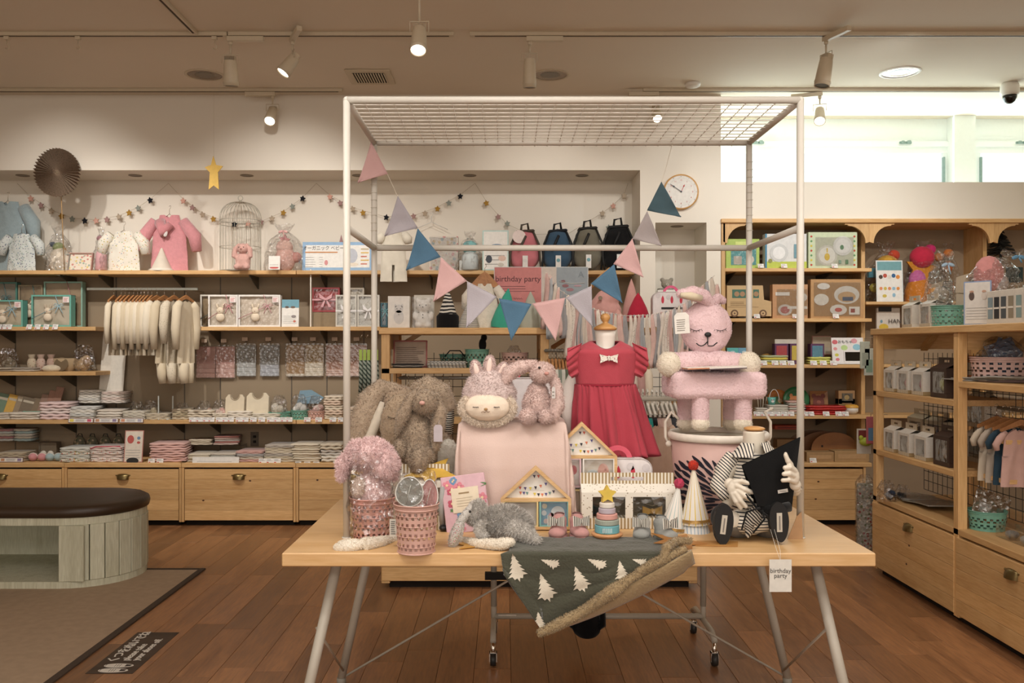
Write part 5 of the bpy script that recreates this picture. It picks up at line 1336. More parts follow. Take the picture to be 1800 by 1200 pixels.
for px,py,s,rot in((907,998,26,14),(958,1033,27,18),(1019,1018,25,20),(968,984,19,66),(1050,985,20,60),(1092,1004,20,10),(948,1092,18,8),(1125,982,15,70)):
    if s<=0:continue
    pts=fir(px,py,s,rot)
    if rot>40:pts=[(a,977+max(0,(b-py+s*.8))*.75)for a,b in pts]
    if py<975: # these wrap over the edge: print on the flat part too
        vs=[]
        for a,b in pts:
            if b>=975:vs.append(onface(a,b))
            else:y=(CH-TZ-.012)*F/max(60,(b-CY));vs.append((X(a,y),y,TZ+.0135))
    else:vs=[onface(a,b)for a,b in pts]
    tris=tessellate_polygon([[V((a,b,0))for a,b in pts]])
    # refine so the print follows the folds
    bm=bmesh.new();bv=[bm.verts.new((a,b,0))for a,b in pts]
    for t3 in tris:
        try:bm.faces.new([bv[i]for i in t3])
        except ValueError:pass
    bmesh.ops.subdivide_edges(bm,edges=bm.edges[:],cuts=2,use_grid_fill=True);bm.verts.index_update()
    V2=[]
    for v_ in bm.verts:
        a,b=v_.co.x,v_.co.y
        if b>=975:V2.append(onface(a,b))
        else:y=(CH-TZ-.014)*F/max(60,(b-CY));V2.append((X(a,y),y,TZ+.0145))
    g=G();g.add(V2,[tuple(x.index for x in f.verts)for f in bm.faces],tree,True);bm.free();g.build('tree_print',GB)
# ---- cloth bunting across the frame ----
BT=thing('bunting','cloth pennant bunting in pink, lilac and blue strung across the frame','bunting',(0,0,0))
fc={'p':mat('c9a3a0',.9,'cloth',var=.02),'l':mat('aba5aa',.9,'cloth',var=.02),'b':mat('4f6f86',.9,'cloth',var=.03),'t':mat('4a6068',.9,'cloth',var=.03),'g':mat('a39a98',.9,'cloth',var=.02)}
fl=[((652,250),(681,306),(629,321),'p',3.44),((699,345),(734,401),(676,415),'l',3.38),((734,402),(774,452),(714,475),'b',3.33),((775,453),(820,494),(762,530),'p',3.28),((821,495),(873,522),(820,576),'l',3.24),
      ((877,525),(934,535),(899,598),'b',3.21),((936,534),(993,524),(977,598),'p',3.20),((995,524),(1040,503),(1041,573),'l',3.20),((1039,499),(1080,465),(1094,532),'b',3.22),((1079,464),(1112,420),(1131,487),'p',3.26),((1112,420),(1138,372),(1163,432),'g',3.30),((1138,370),(1163,320),(1197,381),'t',3.33)]
lab={'p':'dusty pink pennant','l':'lilac grey pennant','b':'slate blue pennant','t':'dark slate pennant','g':'warm grey pennant'}
strp=[(648,247,3.46)]
for A,B_,C_,c,dd in fl:
    g=G();a,b,t_=(V(P(*A,dd)),V(P(*B_,dd)),V(P(*C_,dd-.01)))
    def ff(u,v):
        p=a.lerp(b,u).lerp(t_,v);p.y+=.010*math.sin(PI*v)*math.sin(PI*u+.6)-.004*math.sin(u*5)*v;return tuple(p)
    g.grid(10,12,ff,fc[c]);o=g.build('pennant',BT,label=lab[c]);md=o.modifiers.new('s','SOLIDIFY');md.thickness=.0016
    g=G();g.tube([ff(u/6,0)for u in range(7)],.0022,fc[c],6);g.build('folded_edge',o)
    strp+=[(*A,dd),(*B_,dd)]
strp+=[(1172,290,3.36),(1182,252,3.42)]
g=G();g.tube([P(*s_)for s_ in strp],.0011,mat('ddd2c0',.8),5);g.build('string',BT)
# ---- dark clothes hanging low behind the blanket ----
T=thing('black_garment','black folded garment hanging from the low rack behind the green blanket','clothes',V(P(1035,1050,3.88)))
g=G();kk=3.88/F;bl2=mat('0d0d0f',.9,'cloth')
def blk(u,v):return((-38+u*68-(0 if v<.9 else 0))*kk,.02*math.sin(u*9)+.012*math.sin(v*8+u*3),(34-v*(84+20*math.sin(u*PI)))*kk)
g.grid(20,14,blk,bl2);o=g.build('fabric',T);md=o.modifiers.new('s','SOLIDIFY');md.thickness=.02
# ================= goods on the wall shelves, left and middle =================
cotton=lambda h,v=.05:mat(h,.9,'cloth',var=v,sc=20)
def place(px,d,z):return V((X(px,d),d,z))
ORD=['first','second','third','fourth','fifth','sixth','seventh','eighth','ninth','tenth','eleventh','twelfth','13th','14th','15th','16th','17th','18th','19th','20th']
def ordn(i,n):return 'topmost' if i==0 else 'lowest' if i==n-1 else ORD[i]+' from the top'
def short(s,n):return ' '.join(s.replace(',','').split()[:n])if len(s.split())>n else s
def price_tags(pxs,d,z,label,w=.042,h=.035,tilt=-25,cat='price tag',grp='price cards on the shelf edges',ink='c0392f'):
    t0=None
    for ii,px in enumerate(pxs):
        lb=short(label,12)+', '+ORD[ii]+' from left' if len(pxs)>1 else label
        if t0 is None:
            t0=thing('price_card',lb,cat,place(px,d,z),group=grp,rot=(rd(tilt),0,0))
            g=G();g.box(-w/2,w/2,0,.001,0,h,mat('e4e0da',.6));g.build('card',t0)
            g=G();g.lines(-w*.4,w*.4,h*.45,h*.9,3,mat('8b8a8c',.7),-.0003,2,h=.25);g.rect(-w*.4,-w*.15,h*.12,h*.3,mat(ink,.7),-.0003);g.build('print',t0)
        else:dup(t0,place(px,d,z),None,lb)
    return t0
# gift set boxes with window lid
def gift_set(loc,W,H,D,label,rim,lin,ribbon,content='plush',tagc=True,group=None,film=.14,tilt=0):
    t=thing('gift_set',label,'gift box',loc,0,group,rot=(rd(tilt),0,0));b=.012
    g=G();m=mat(rim,.5);g.box(-W/2,W/2,D-.003,D,0,H,m)
    for a in((-W/2,-W/2+.003,0,D,0,H),(W/2-.003,W/2,0,D,0,H),(-W/2,W/2,0,D,0,.003),(-W/2,W/2,0,D,H-.003,H)):g.box(*a,m)
    for a in((-W/2,W/2,-.001,.001,0,b),(-W/2,W/2,-.001,.001,H-b,H),(-W/2,-W/2+b,-.001,.001,b,H-b),(W/2-b,W/2,-.001,.001,b,H-b)):g.box(*a,m)
    g.build('box',t)
    lm=cotton(lin);rs=random.Random(int(loc[0]*100)+3)
    g=G();y=D*.45;n=9
    g.grid(24,18,lambda u,v:(-W/2+b*.6+(W-b*1.2)*u,y+.010*pn(V((u*4,v*4,rs.random()*0+loc[0]*3)))-.012*math.sin(PI*u)*math.sin(PI*v),b*.5+(H-b)*v),lm);g.build('folded_garment',t)
    g=G()
    if content=='plush':
        f2=cotton('dccdb6');cx,cz=-W*.10,H*.38
        g.ell((cx,y-.02,cz+.03),(.030,.02,.028),f2,n=12);g.ell((cx,y-.02,cz-.02),(.036,.02,.034),f2,n=12)
        for s in(-1,1):g.ell((cx+s*.022,y-.02,cz+.066),(.009,.008,.022),f2,(0,s*.3,0),n=10)
        g.ell((cx,y-.038,cz+.025),(.004,.004,.003),cotton('8c5a4a'),n=8);g.build('soft_toy',t)
    elif content=='bow':
        pass
    g=G();rb=mat(ribbon,.45)
    if content=='bow':
        z=H*.5
        g.box(-W/2,W/2,-.003,-.001,z-.006,z+.006,rb)
        for s in(-1,1):g.prism([(0,z-.008),(s*W*.22,z+.012),(s*W*.25,z+.05),(0,z+.008)],-.014,-.004,rb);g.prism([(0,z),(s*W*.10,z-.06),(s*W*.20,z-.055),(s*.006,z+.004)],-.008,-.004,rb)
        g.ell((0,-.010,z),(.010,.008,.010),rb,n=10)
    else:
        x=W*.20;z=H*.66
        for s,L in((-1,.06),(1,.06)):
            g.tube([(x,-.006,z),(x+s*.022,-.012,z+.016),(x+s*.040,-.008,z+.002),(x+s*.02,-.006,z-.004),(x,-.006,z)],.003,rb,6);g.tube([(x,-.005,z),(x+s*.018,-.006,z-.035),(x+s*.03,-.004,z-.06)],.003,rb,5)
        g.tube([(-W/2,-.003,H*.25),(x,-.004,z),(W*.1,-.003,H)],.0025,rb,5)
    g.build('ribbon',t)
    g=G();g.box(-W/2+b,W/2-b,.001,.0016,b,H-b,cello(film,.3));g.build('film',t)
    if tagc:g=G();g.rect(W/2-.062,W/2-.014,H-.058,H-.014,mat('e8ddd8',.6),-.002);g.lines(W/2-.056,W/2-.022,H-.052,H-.022,3,mat('c96a6a',.6),-.0028,1);g.build('card',t)
    return t
d1=SY+.02
TE='6fae9f'
def gs(px0,px1,py0,py1,dd,label,rim,lin,rib,**k):
    zb_=k.pop('z',None);dep=k.pop('dep',.055);W=(px1-px0)*dd/F;zb_=ZS2 if zb_ is None else zb_;H=Z(py0,dd)-Z(py1,dd)
    return gift_set(V((X((px0+px1)/2,dd),dd,zb_)),W,H,dep,label,rim,lin,rib,**k)
gs(-22,40,527,574,d1,'teal gift box with cream clothes and blue ribbon, cut by the left edge',TE,'d8c9ae','8fb4c2',dep=.07)
gs(55,125,518,574,d1,'larger teal gift box with cream clothes and pale blue ribbon',TE,'d8ccb6','9cc0cc',dep=.07)
gs(-30,30,495,574,d1+.12,'dim teal box with grey cloth behind the left cut-off gift box','4f7f74','8f8a7c','5c7f80',tagc=False)
gs(32,75,500,574,d1+.12,'brown wrapped baby set standing behind between the teal gift boxes','93836a','a18c70','55807e',tagc=False)
gs(77,145,494,574,d1+.12,'teal edged gift set with pinkish ribbon standing at the back','87a898','ab9478','b0747a',tagc=False)
gs(352,412,491,548,d1+.13,'white framed baby gift set with grey ribbon at the back, left','c9c2b5','a08a6c','6f8386',z=ZS2)
gs(413,487,491,548,d1+.13,'white framed baby gift set with grey ribbon at the back, right','c9c2b5','9c8668','6f8386',z=ZS2,content='x')
gs(366,418,518,574,d1,'white framed gift set with small cream soft toy and pink ribbon, left of the pair','e6e1da','dccfbc','c98c90')
gs(419,493,518,574,d1,'white framed gift set with pink ribbon, beside the printed card','e6e1da','dccdba','cf9ca0',content='plush')
gs(549,597,505,548,d1+.12,'dark red gift box tied with a pink ribbon','9c3f42','a34446','d9a6aa',content='bow',tagc=False,z=Z(548,d1+.12))
for x0,x1,nm_ in((590,627,'left'),(628,667,'right')):
    gs(x0,x1,518,574,d1,'white gift box with a large white satin bow, %s of the pair'%nm_,'c9c4b8','c4bfb2','e6e3e0',content='bow',tagc=False)
gs(604,640,505,574,d1+.11,'white bow gift box standing behind the pair with satin bows','b5ab9a','b0a591','c9c2b6',content='bow',tagc=False)
gs(669,681,532,574,d1+.02,'dark teal box peeking out beside the rear frame post','2f5560','2f5560','7fb0b4',content='x',tagc=False)
# support for red box
g=G();g.box(-.10,.10,0,.08,0,Z(548,d1+.12)-ZS2-.002,mat('8c7a60',.8),bev=.003);g.build('storage_carton',loc=V((X(573,d1+.12),d1+.12,ZS2)),label='plain brown carton carrying the dark red gift box',cat='box')
# printed cards
def info_card(px0,px1,py0,py1,dd,z,label,border=None,head=None,pics=(),txt=(),rows=5,base='e6e2da',tilt=-6,stand=True,name='info_card',rz=0):
    W=(px1-px0)*dd/F;H=(py1-py0)*dd/F;t=thing(name,label,'sign',V((X((px0+px1)/2,dd),dd,z)),rot=(rd(tilt),0,rd(rz)))
    g=G();g.box(-W/2,W/2,0,.003,0,H,mat(border or base,.6));
    if stand:g.box(-W*.25,W*.25,.003,.05,0,.003,mat('c9c6c0',.3));
    g.build('board',t)
    g=G();b=W*.045 if border else 0
    g.rect(-W/2+b,W/2-b,b,H-b,mat(base,.6),-.0002)
    if head:g.rect(-W/2+b,W/2-b,H*(1-head[1]),H-b,mat(head[0],.6),-.001)
    if rows:g.lines(-W*.40,W*.40,H*.10,H*.42,rows,mat('9d9a95',.7),-.001,4,h=.18)
    for(cx,cz,rx,rz_,c)in pics:g.disc(cx*W,cz*H,rx*W,mat(c,.6),-.0018,14,rz_*H)
    for(s_,size,x,z_,c)in txt:g.text(s_,size*H,mat(c,.6),x*W,-.0024,z_*H,sx=.9)
    g.build('print',t);return t
info_card(495,525,526,574,d1,ZS2,'small standing card with a blue sky photo strip, next to the framed gift sets',head=('6f9fae',.30),pics=((-.2,.72,.12,.04,'5b5148'),(.15,.72,.14,.04,'6c5a4c'),(.2,.38,.14,.05,'8e8582'),(.25,.2,.08,.04,'c9705c')),tilt=-4)
# blue framed sign board on the top shelf
ta=SY+.03
SGW=(655-531)*ta/F
T=info_card(531,655,424,475,ta,ZS1,'wide blue-framed printed sign about organic baby clothes on the top shelf',border='8fb0cf',base='e9e6df',rows=0,tilt=-5,name='shelf_sign',
    pics=((.20,.52,.085,.26,'b9bcc4'),(-.16,.28,.025,.09,'cf8c8c'),(.20,.22,.10,.06,'e3d6c2')),txt=(('オーガニック ベビー服',.17,-.17,.78,'4a4a4c'),))
g=G();W=SGW;H=(475-424)*ta/F
g.lines(-W*.46,W*.02,H*.60,H*.68,1,mat('c98a52',.6),-.0026,1,h=.5)
for i in range(5):g.lines(-W*.46,-W*.30,H*(.12+.08*i),H*(.16+.08*i),1,mat('a5a3a0',.6),-.0026,i+2,h=.3);g.lines(-W*.26,-W*.20,H*(.12+.08*i),H*(.16+.08*i),1,mat('a5a3a0',.6),-.0026,i+5,h=.3)
for i in range(5):g.lines(W*.33,W*.45,H*(.2+.13*i),H*(.27+.13*i),1,mat(('c9664e','d9b24e','c9664e','d9b24e','b9a77e')[i],.6),-.0026,i,h=.5)
g.build('small_print',T)
price_tags((-2,6,15,50,65,80,96),SY-.012,ZS2-.020,'small white price card with red mark on the teal gift box shelf',w=.042,h=.042)
# ---- hanging rail with baby clothes ----
yr=6.60;zr=Z(508,yr)
T=thing('clothes_rail','chrome wall rail holding cream baby clothes','clothes rail',V((X(250,yr),BN,zr)))
g=G();g.box(X(153,yr)-X(250,yr),X(348,yr)-X(250,yr),yr-BN-.008,yr-BN+.008,-.010,.010,mat('b4b9b2',.25,metal=.8),bev=.003)
g.build('bar',T)
for px in(205,325):g=G();g.box(X(px,yr)-X(250,yr)-.004,X(px,yr)-X(250,yr)+.004,yr-BN,0,-.006,.006,chrome);g.build('arm',T)
hw=wood('8a5a35','b5814f','y',.45,'hanger',3,.1)
def hung(x,y,z,m,L,W=.26,label='',group=None,cat='baby clothes',legs=False,rz=PI/2,sleeve=.5,hood=False,T_=.018,hanger=True,name='baby_garment',cuff=None,slW=.02):
    """garment on a wooden hanger, built facing local -y, then turned edge-on by rz"""
    t=thing(name,label,cat,V((x,y,z)),rz,group)
    g=G();g.tube([(0,0,-.012),(.008,0,.004),(.003,0,.012),(-.008,0,.006),(-.008,0,-.004)][::-1],.0018,chrome,6);g.tube([(0,0,-.012),(0,0,-.05)],.0018,chrome,6);g.build('hook',t)
    if hanger:
        g=G();g.prism([(0,-.045),(.015,-.05),(W*.38,-.088),(W*.38,-.102),(.0,-.072),(-W*.38,-.102),(-W*.38,-.088),(-.015,-.05)],-.007,.007,hw);g.build('hanger',t)
    g=G();z0=-.075
    def fr(s):
        def f(u,v):
            x_=(u-.5)*W*(.62+.14*v);top=z0-.045*abs(u-.5)*2*(1 if v<.5 else .0)*(1-v);zz=top-(L-.02)*v
            if u>.38 and u<.62 and v<.08:zz-=.02*(1-v/.08)
            wv=.006*math.sin(u*16+v*3+x*40)*v+.004*pn(V((u*6,v*7,x*9)))
            return(x_,s*(T_*.5*math.sin(PI*u)**.5+.002)+wv,zz)
        return f
    if legs:
        g.grid(16,14,fr(-1),m);g.grid(16,14,fr(1),m)
        for s in(-1,1):g.tube([(s*W*.12,0,z0-L+.02),(s*W*.13,-.005,z0-L-.07),(s*W*.12,-.01,z0-L-.13)],[.038,.034,.026],m,10)
    else:g.grid(18,16,fr(-1),m);g.grid(18,16,fr(1),m)
    g.build('body',t)
    for s in(-1,1):
        g=G();g.tube([(s*W*.28,0,z0-.028),(s*W*.40,-.0,z0-.06),(s*W*.47,-.0,z0-.06-sleeve*.22),(s*W*.45,0,z0-.06-sleeve*.44)],[slW*.9,slW*1.15,slW*1.1,slW*.8],m,10);g.build('sleeve',t)
        if cuff:g=G();g.tube([(s*W*.45,0,z0-.06-sleeve*.42),(s*W*.45,0,z0-.06-sleeve*.50)],slW*.9,cuff,10);g.build('cuff',t)
    return t
crm=[cotton(c,.03)for c in('ddd0b8','d6c8ae','e0d5c0','cfc0a5')]
hk=(200,213,220,227,235,242,248,254,260,267,276,289,306,327)
for i,px in enumerate(hk):
    L=.44 if i<11 else .47;last=i>=11
    m_=dots('d2c6b0',['8f8672','a59a82'],90,.2)if i==12 else crm[i%4]
    lab_='cream baby garment on a wooden hanger, %s from the left on the rail'%ORD[i]if i<11 else('cream baby bodysuit with legs, %s on the rail'%('third from the right end','second from the right end, spotted','at the right end')[i-11])
    hung(X(px,yr),yr,zr,m_,L if not last else .50,.24,lab_,'cream baby clothes on the wall rail',legs=last,sleeve=.62+.1*(i%2),rz=PI/2-(.0 if i<10 else .35),slW=.020 if i<10 else .030)
# white panel and clear stand behind the clothes
g=G();g.box(-.09,.10,0,.006,0,.60,mat('ddd8cc',.6));g.build('white_board',loc=V((X(190,6.93),6.96,Z(700,6.93))),rot=(rd(-3),rd(3),0),label='tall plain white board leaning behind the hanging baby clothes',cat='board')
T=thing('clear_stand','clear acrylic garment stand below the hanging bodysuits','stand',V((X(291,6.78),6.78,ZS4)))
g=G();
for s in(-1,1):g.box(s*.055-.004,s*.055+.004,0,.01,.0,.18,mat('c6ccc8',.15));g.tube([(s*.055,0,.004),(s*.03,-.06,.004)],.004,mat('c6ccc8',.15),6)
g.build('legs',T)
# ---- packets on pegs ----
pk_=[(362,'c79a92','d2aaa0',.45,'pink'),(396,'c79a92','d9b2a8',.45,'pink'),(433,'8c8d88','bfc2c0',.42,'grey'),(474,'8a8b88','b9bdc4',.36,'grey'),(520,'a98a66','ddd3c2',.08,'brown'),(552,'b59b72','e0d6c2',.42,'cream'),(590,'b58a76','d9b8a9',.22,'rosy'),(628,'b58a76','d9b8a9',.34,'rosy')]
for i,(px,c1,c2,fr_,nm_)in enumerate(pk_):
    y=BN-.03;x=X(px,y);w_=33*y/F;z0=Z(664 if i<2 else 661,y);h_=55*y/F
    lab_=['pink packed baby cloth, first on the pegs','pink packed baby cloth, second on the pegs','grey packed cloth with beige sticker, third on the pegs','grey packed cloth with light fold, fourth on the pegs','brown packed sheet, fifth on the pegs','cream packed cloth, sixth on the pegs','rosy striped packed cloth left of the front frame post','rosy packed cloth right of the front frame post'][i]
    T=thing('packaged_cloth',lab_,'packet',V((x,y,z0)),group='packed cloths hanging on wall pegs')
    g=G();g.box(-w_/2,w_/2,0,.012,h_*fr_,h_,cotton(c1)if i!=6 else stripes('b58a76','a67b68','z',.008,.5));g.build('backing',T)
    g=G();n=3
    for k_ in range(n):g.box(-w_/2,w_/2,-.008+.002*k_,.012,h_*fr_*k_/n+.001,h_*fr_*(k_+1)/n,cotton(c2),bev=.003)
    g.build('folded_cloth',T)
    g=G();g.box(-w_/2-.005,w_/2+.005,-.010,-.0095,-.004,h_+.012,cello(.16,.5));g.build('film',T)
    g=G();g.tube([(0,.028,h_+.03),(0,-.035,h_+.03),(0,-.04,h_+.036)],.0025,chrome,6);g.tube([(0,-.002,h_+.028),(0,-.002,h_+.004)],.0015,chrome,4);g.box(-.022,.022,-.042,-.041,h_+.032,h_+.06,mat('c4ad97',.6));g.build('peg',T)
# ---- folded goods ----
def stack(px0,px1,pyb,pyt,n,cols,label,dd=6.74,zb=None,dep=.22,grp=None,jit=.006,cat='folded linen',name='folded_cloth',rz=0,tilt=0,bev=None):
    zb=Z(pyb,dd)if zb is None else zb;H=(pyb-pyt)*dd/F;h=H/n;W=(px1-px0)*dd/F;rs=random.Random(px0+n)
    base={}
    for i in range(n):
        c=cols[i%len(cols)];lb=short(label,12)+(', '+ordn(n-1-i,n)if n>1 else '')
        loc=V((X((px0+px1)/2,dd)+rs.uniform(-jit,jit),dd+dep/2+rs.uniform(-jit,jit),zb+i*h))
        if c not in base:
            m=c if not isinstance(c,str)else cotton(c)
            t=thing(name,lb,cat,loc,rd(rz+rs.uniform(-3,3)),grp or label)
            g=G();r=min(h*.46,.02)if bev is None else bev
            # folded sheet: rounded fold at the front, loose layers
            nl=2 if h>.02 else 1
            for k_ in range(nl):
                z0,z1=h*k_/nl+.0006,h*(k_+1)/nl-.0004;rr=(z1-z0)/2
                pts=[(-dep/2+rr-rr*math.sin(PI*a/6),(z0+z1)/2-rr*math.cos(PI*a/6))for a in range(7)]+[(dep/2,z1),(dep/2,z0)]
                def P2(u):return None
                vs=[];nx_=12
                for ix in range(nx_+1):
                    x_=-W/2+W*ix/nx_;sag=.12*h*math.sin(ix*1.3+k_*2)*(.6)
                    edge=1-.25*(abs(ix/nx_-.5)*2)**6
                    vs+=[(x_,a,(z0+z1)/2+(b-(z0+z1)/2)*edge+sag*(0 if i*0 else 1)*(a<dep/4))for a,b in pts]
                L=len(pts);fs=[(ix*L+j,ix*L+(j+1)%L,(ix+1)*L+(j+1)%L,(ix+1)*L+j)for ix in range(nx_)for j in range(L)]
                fs+=[tuple(range(L))[::-1],tuple(range(nx_*L,(nx_+1)*L))]
                g.add(vs,fs,m,True)
            g.build('cloth',t);base[c]=t
        else:dup(base[c],loc,rd(rz+rs.uniform(-3,3)),lb)
cr1,cr2,gy,pkk='d5c9b3','cabba0','a8a69f','d1aba0'
# shelf at y 740 (ZS4)
stack(-10,36,737,725,3,['cfc6b6','c9bdae'],'flat cream folded sheet at the left end of the lower wall shelf',zb=ZS4)
stack(16,66,737,724,3,['d6ccbd'],'flat pale folded sheet in front of the green tray',zb=ZS4,dd=6.73)
stack(70,120,737,706,3,['ddc4c0','dfcfc9'],'pale pink folded baby blanket with printed corner, in its clear sleeve',zb=ZS4,dd=6.73)
stack(123,165,737,714,4,['e0dbd0','d0cfc9'],'white folded baby underwear behind the coloured price strip, left stack',zb=ZS4,dd=6.74)
stack(138,174,709,686,5,['e2ddd2','d6d3cc'],'white folded baby shirt on the raised clear riser, left pile',zb=ZS4+.12,dd=6.86,dep=.15)
stack(178,218,709,689,4,['e2d9d0','dccac0'],'white folded baby shirt on the raised clear riser, right pile',zb=ZS4+.12,dd=6.86,dep=.15)
g=G();g.box(-.20,.20,0,.16,.114,.117,cello(.2,.1));g.box(-.20,-.197,0,.16,0,.115,cello(.2,.1));g.box(.197,.20,0,.16,0,.115,cello(.2,.1));g.build('clear_riser',loc=V((X(177,6.86),6.85,ZS4)),label='clear acrylic riser under the white folded baby shirts',cat='riser')
stack(170,212,737,719,4,['ddd5c8','cfc5b6'],'cream folded baby shirt behind the second coloured price strip',zb=ZS4)
stack(216,255,737,722,3,['cdc5b5'],'cream folded muslin behind the third price strip',zb=ZS4)
stack(256,296,737,726,2,['c9bca5'],'flat beige packet next to the clear garment stand',zb=ZS4)
stack(298,330,737,718,3,['c5b79e','bdb094'],'beige folded baby trousers beside the clear garment stand',zb=ZS4,rz=12)
stack(330,372,737,720,2,['cfc1ab','d4c8b4'],'beige wrapped bundle at the middle of the lower wall shelf',zb=ZS4)
stack(374,400,737,726,2,['d6cab6'],'flat cream packet before the bodysuit stack',zb=ZS4)
stack(400,440,737,722,2,['d9cfbf','e0d6c6'],'clear wrapped cream cloth in front of the baby vests',zb=ZS4)
stack(442,490,737,726,2,['d4cbb9'],'cream wrapped sheet in front of the long green basket',zb=ZS4)
stack(570,600,737,695,5,['ddd0bb','d9c3ae'],'wrapped peach baby blanket in a tall pile left of the front frame post',zb=ZS4)
stack(614,640,737,715,4,['dccbb8'],'wrapped cream blanket right of the front frame post',zb=ZS4)
# standing baby vests
def vest(px0,px1,pyt,label,c):
    dd=6.80;W=(px1-px0)*dd/F;H=ZS4;h_=Z(pyt,dd)-ZS4
    t=thing('baby_vest',label,'baby clothes',V((X((px0+px1)/2,dd),dd,ZS4)),rot=(rd(-8),0,0));m=cotton(c)
    out=[(-W/2,0),(W/2,0),(W/2,h_*.86),(W*.36,h_),(W*.24,h_)]+[(W*.24*math.cos(a),h_-h_*.22*math.sin(a))for a in[PI*k_/8 for k_ in range(1,8)]]+[(-W*.24,h_),(-W*.36,h_),(-W/2,h_*.86)]
    g=G();g.prism(out,0,.03,m);g.build('vest',t)
    g=G();g.tube([(W*.25*math.cos(a),-.002,h_-h_*.23*math.sin(a))for a in[PI*k_/10 for k_ in range(11)]],.003,cotton('b5a68c'),6);g.build('neck_trim',t)
vest(395,428,693,'cream baby vest with round neck standing folded, left of the two','d2c5ad');vest(432,471,690,'cream baby vest with round neck standing folded, right of the two','d6cab2')
def wrap(px,py,r,dd,z,label,c,cc=None,n=4,cat='packet',name='wrapped_goods'):
    """small goods in crinkled clear film"""
    rs=random.Random(px);t=thing(name,label,cat,V((X(px,dd),dd+.04,z)));k_=dd/F
    for i in range(n):
        g=G();g.ell((rs.uniform(-r*.6,r*.6)*k_,rs.uniform(-.02,.02),r*k_*(.5+.45*i/n)),(r*k_*rs.uniform(.35,.5),r*k_*.35,r*k_*rs.uniform(.4,.6)),cotton(c if i%2 or not cc else cc),(rs.uniform(-.5,.5),0,0),10);g.build('item',t)
    g=G();bag(g,0,0,.002,r*2*k_*1.15,r*k_*.95,r*k_*.7,cello(.26),px,.5,n=18);g.build('clear_bag',t)
wrap(356,712,14,6.78,ZS4,'clear wrapped small toys behind the beige bundle','cfa492','ddd0c2')
wrap(384,706,15,6.80,ZS4,'clear wrapped pink mittens left of the baby vests','d1a59a','e0c9bd')
wrap(262,708,14,6.82,ZS4,'clear wrapped cream baby toys left of the garment stand','c2b497','aab4b4')
wrap(318,706,12,6.84,ZS4,'clear wrapped wooden rattles right of the garment stand','c0aa88','cfc2ae')
wrap(238,706,13,6.84,ZS4,'clear wrapped booties in the shade next to the white shirts','b7a78d','c9bda9')
def shelf_basket(px,dd,z,w_px,h_px,m,label,rnd=.85,content=()):
    k_=dd/F;t=thing('woven_basket',label,'basket',V((X(px,dd),dd+w_px*k_*.45,z)))
    basket(w_px*k_*.46,w_px*k_*.5,h_px*k_,m,32,8,sy=rnd).build('basket_body',t)
    return t
shelf_basket(488,6.76,ZS4,42,12,bteal,'long low green basket with cream wrapped goods on the lower wall shelf')
shelf_basket(524,6.74,ZS4,30,16,bteal,'round green basket left of the pink basket on the lower wall shelf')
shelf_basket(553,6.74,ZS4,30,15,mat('d6ac9e',.5),'round salmon pink basket on the lower wall shelf')
wrap(488,703,15,6.80,ZS4+.03,'cream wrapped goods heaped in the long low green basket','d5ccbb','e0d9cc',6)
wrap(524,700,15,6.78,ZS4+.04,'silvery wrapped goods in the round green basket','c5ccd0','e0ddd6',5)
wrap(553,703,14,6.78,ZS4+.035,'clear wrapped rosy goods in the salmon pink basket','e0cfc6','d9b6ad',5)
g=G();g.prism([(-.09,-.02),(.08,-.02),(.12,.03),(.02,.09),(-.07,.085)],0,.006,mat('6d8b9b',.6));g.tube([(-.07,-.002,.02),(.06,-.002,.05)],.0015,mat('c6cdd0',.5),5);g.build('blue_booklet',loc=V((X(541,6.90),6.92,Z(705,6.9))),rot=(rd(-15),0,0),label='blue wrapped booklet standing behind the two round baskets',cat='booklet')
price_tags([338,350,362,371,385,396,405,420,431,445,460,475,487,499,508,540,560,585,600,622],SY-.012,ZS4-.012,'white price card in the row along the lower wall shelf',w=.050,h=.034,tilt=-12)
def strip(px0,px1,dd,z,label,cols=('d9c65a','a9b3c4','c45a72')):
    W=(px1-px0)*dd/F;t=thing('price_strip',label,'price tag',V((X((px0+px1)/2,dd),dd-.012,z)),rot=(rd(-8),0,0),group=None)
    g=G();g.box(-W/2,W/2,0,.002,0,.036,mat('7c5e5c',.6),bev=.0005);g.rect(-W/2+.004,W/2-.004,.004,.032,mat('ddd8cf',.6),-.0003);g.rect(-W*.43,-W*.28,.008,.028,mat(cols[0],.6),-.001);g.rect(W*.26,W*.42,.008,.028,mat(cols[2],.6),-.001);g.lines(-W*.2,W*.2,.008,.028,3,mat('8d8b90',.6),-.001,3);g.build('strip',t)
strip(121,165,SY,ZS4-.02,'printed price strip with yellow and pink marks under the white shirts');strip(166,209,SY,ZS4-.02,'printed price strip with brown mark under the second shirt stack',('b98a6a','','8a7a95'));strip(211,253,SY,ZS4-.02,'printed price strip with orange mark under the muslin stack',('c98a6a','','a9a5b4'))
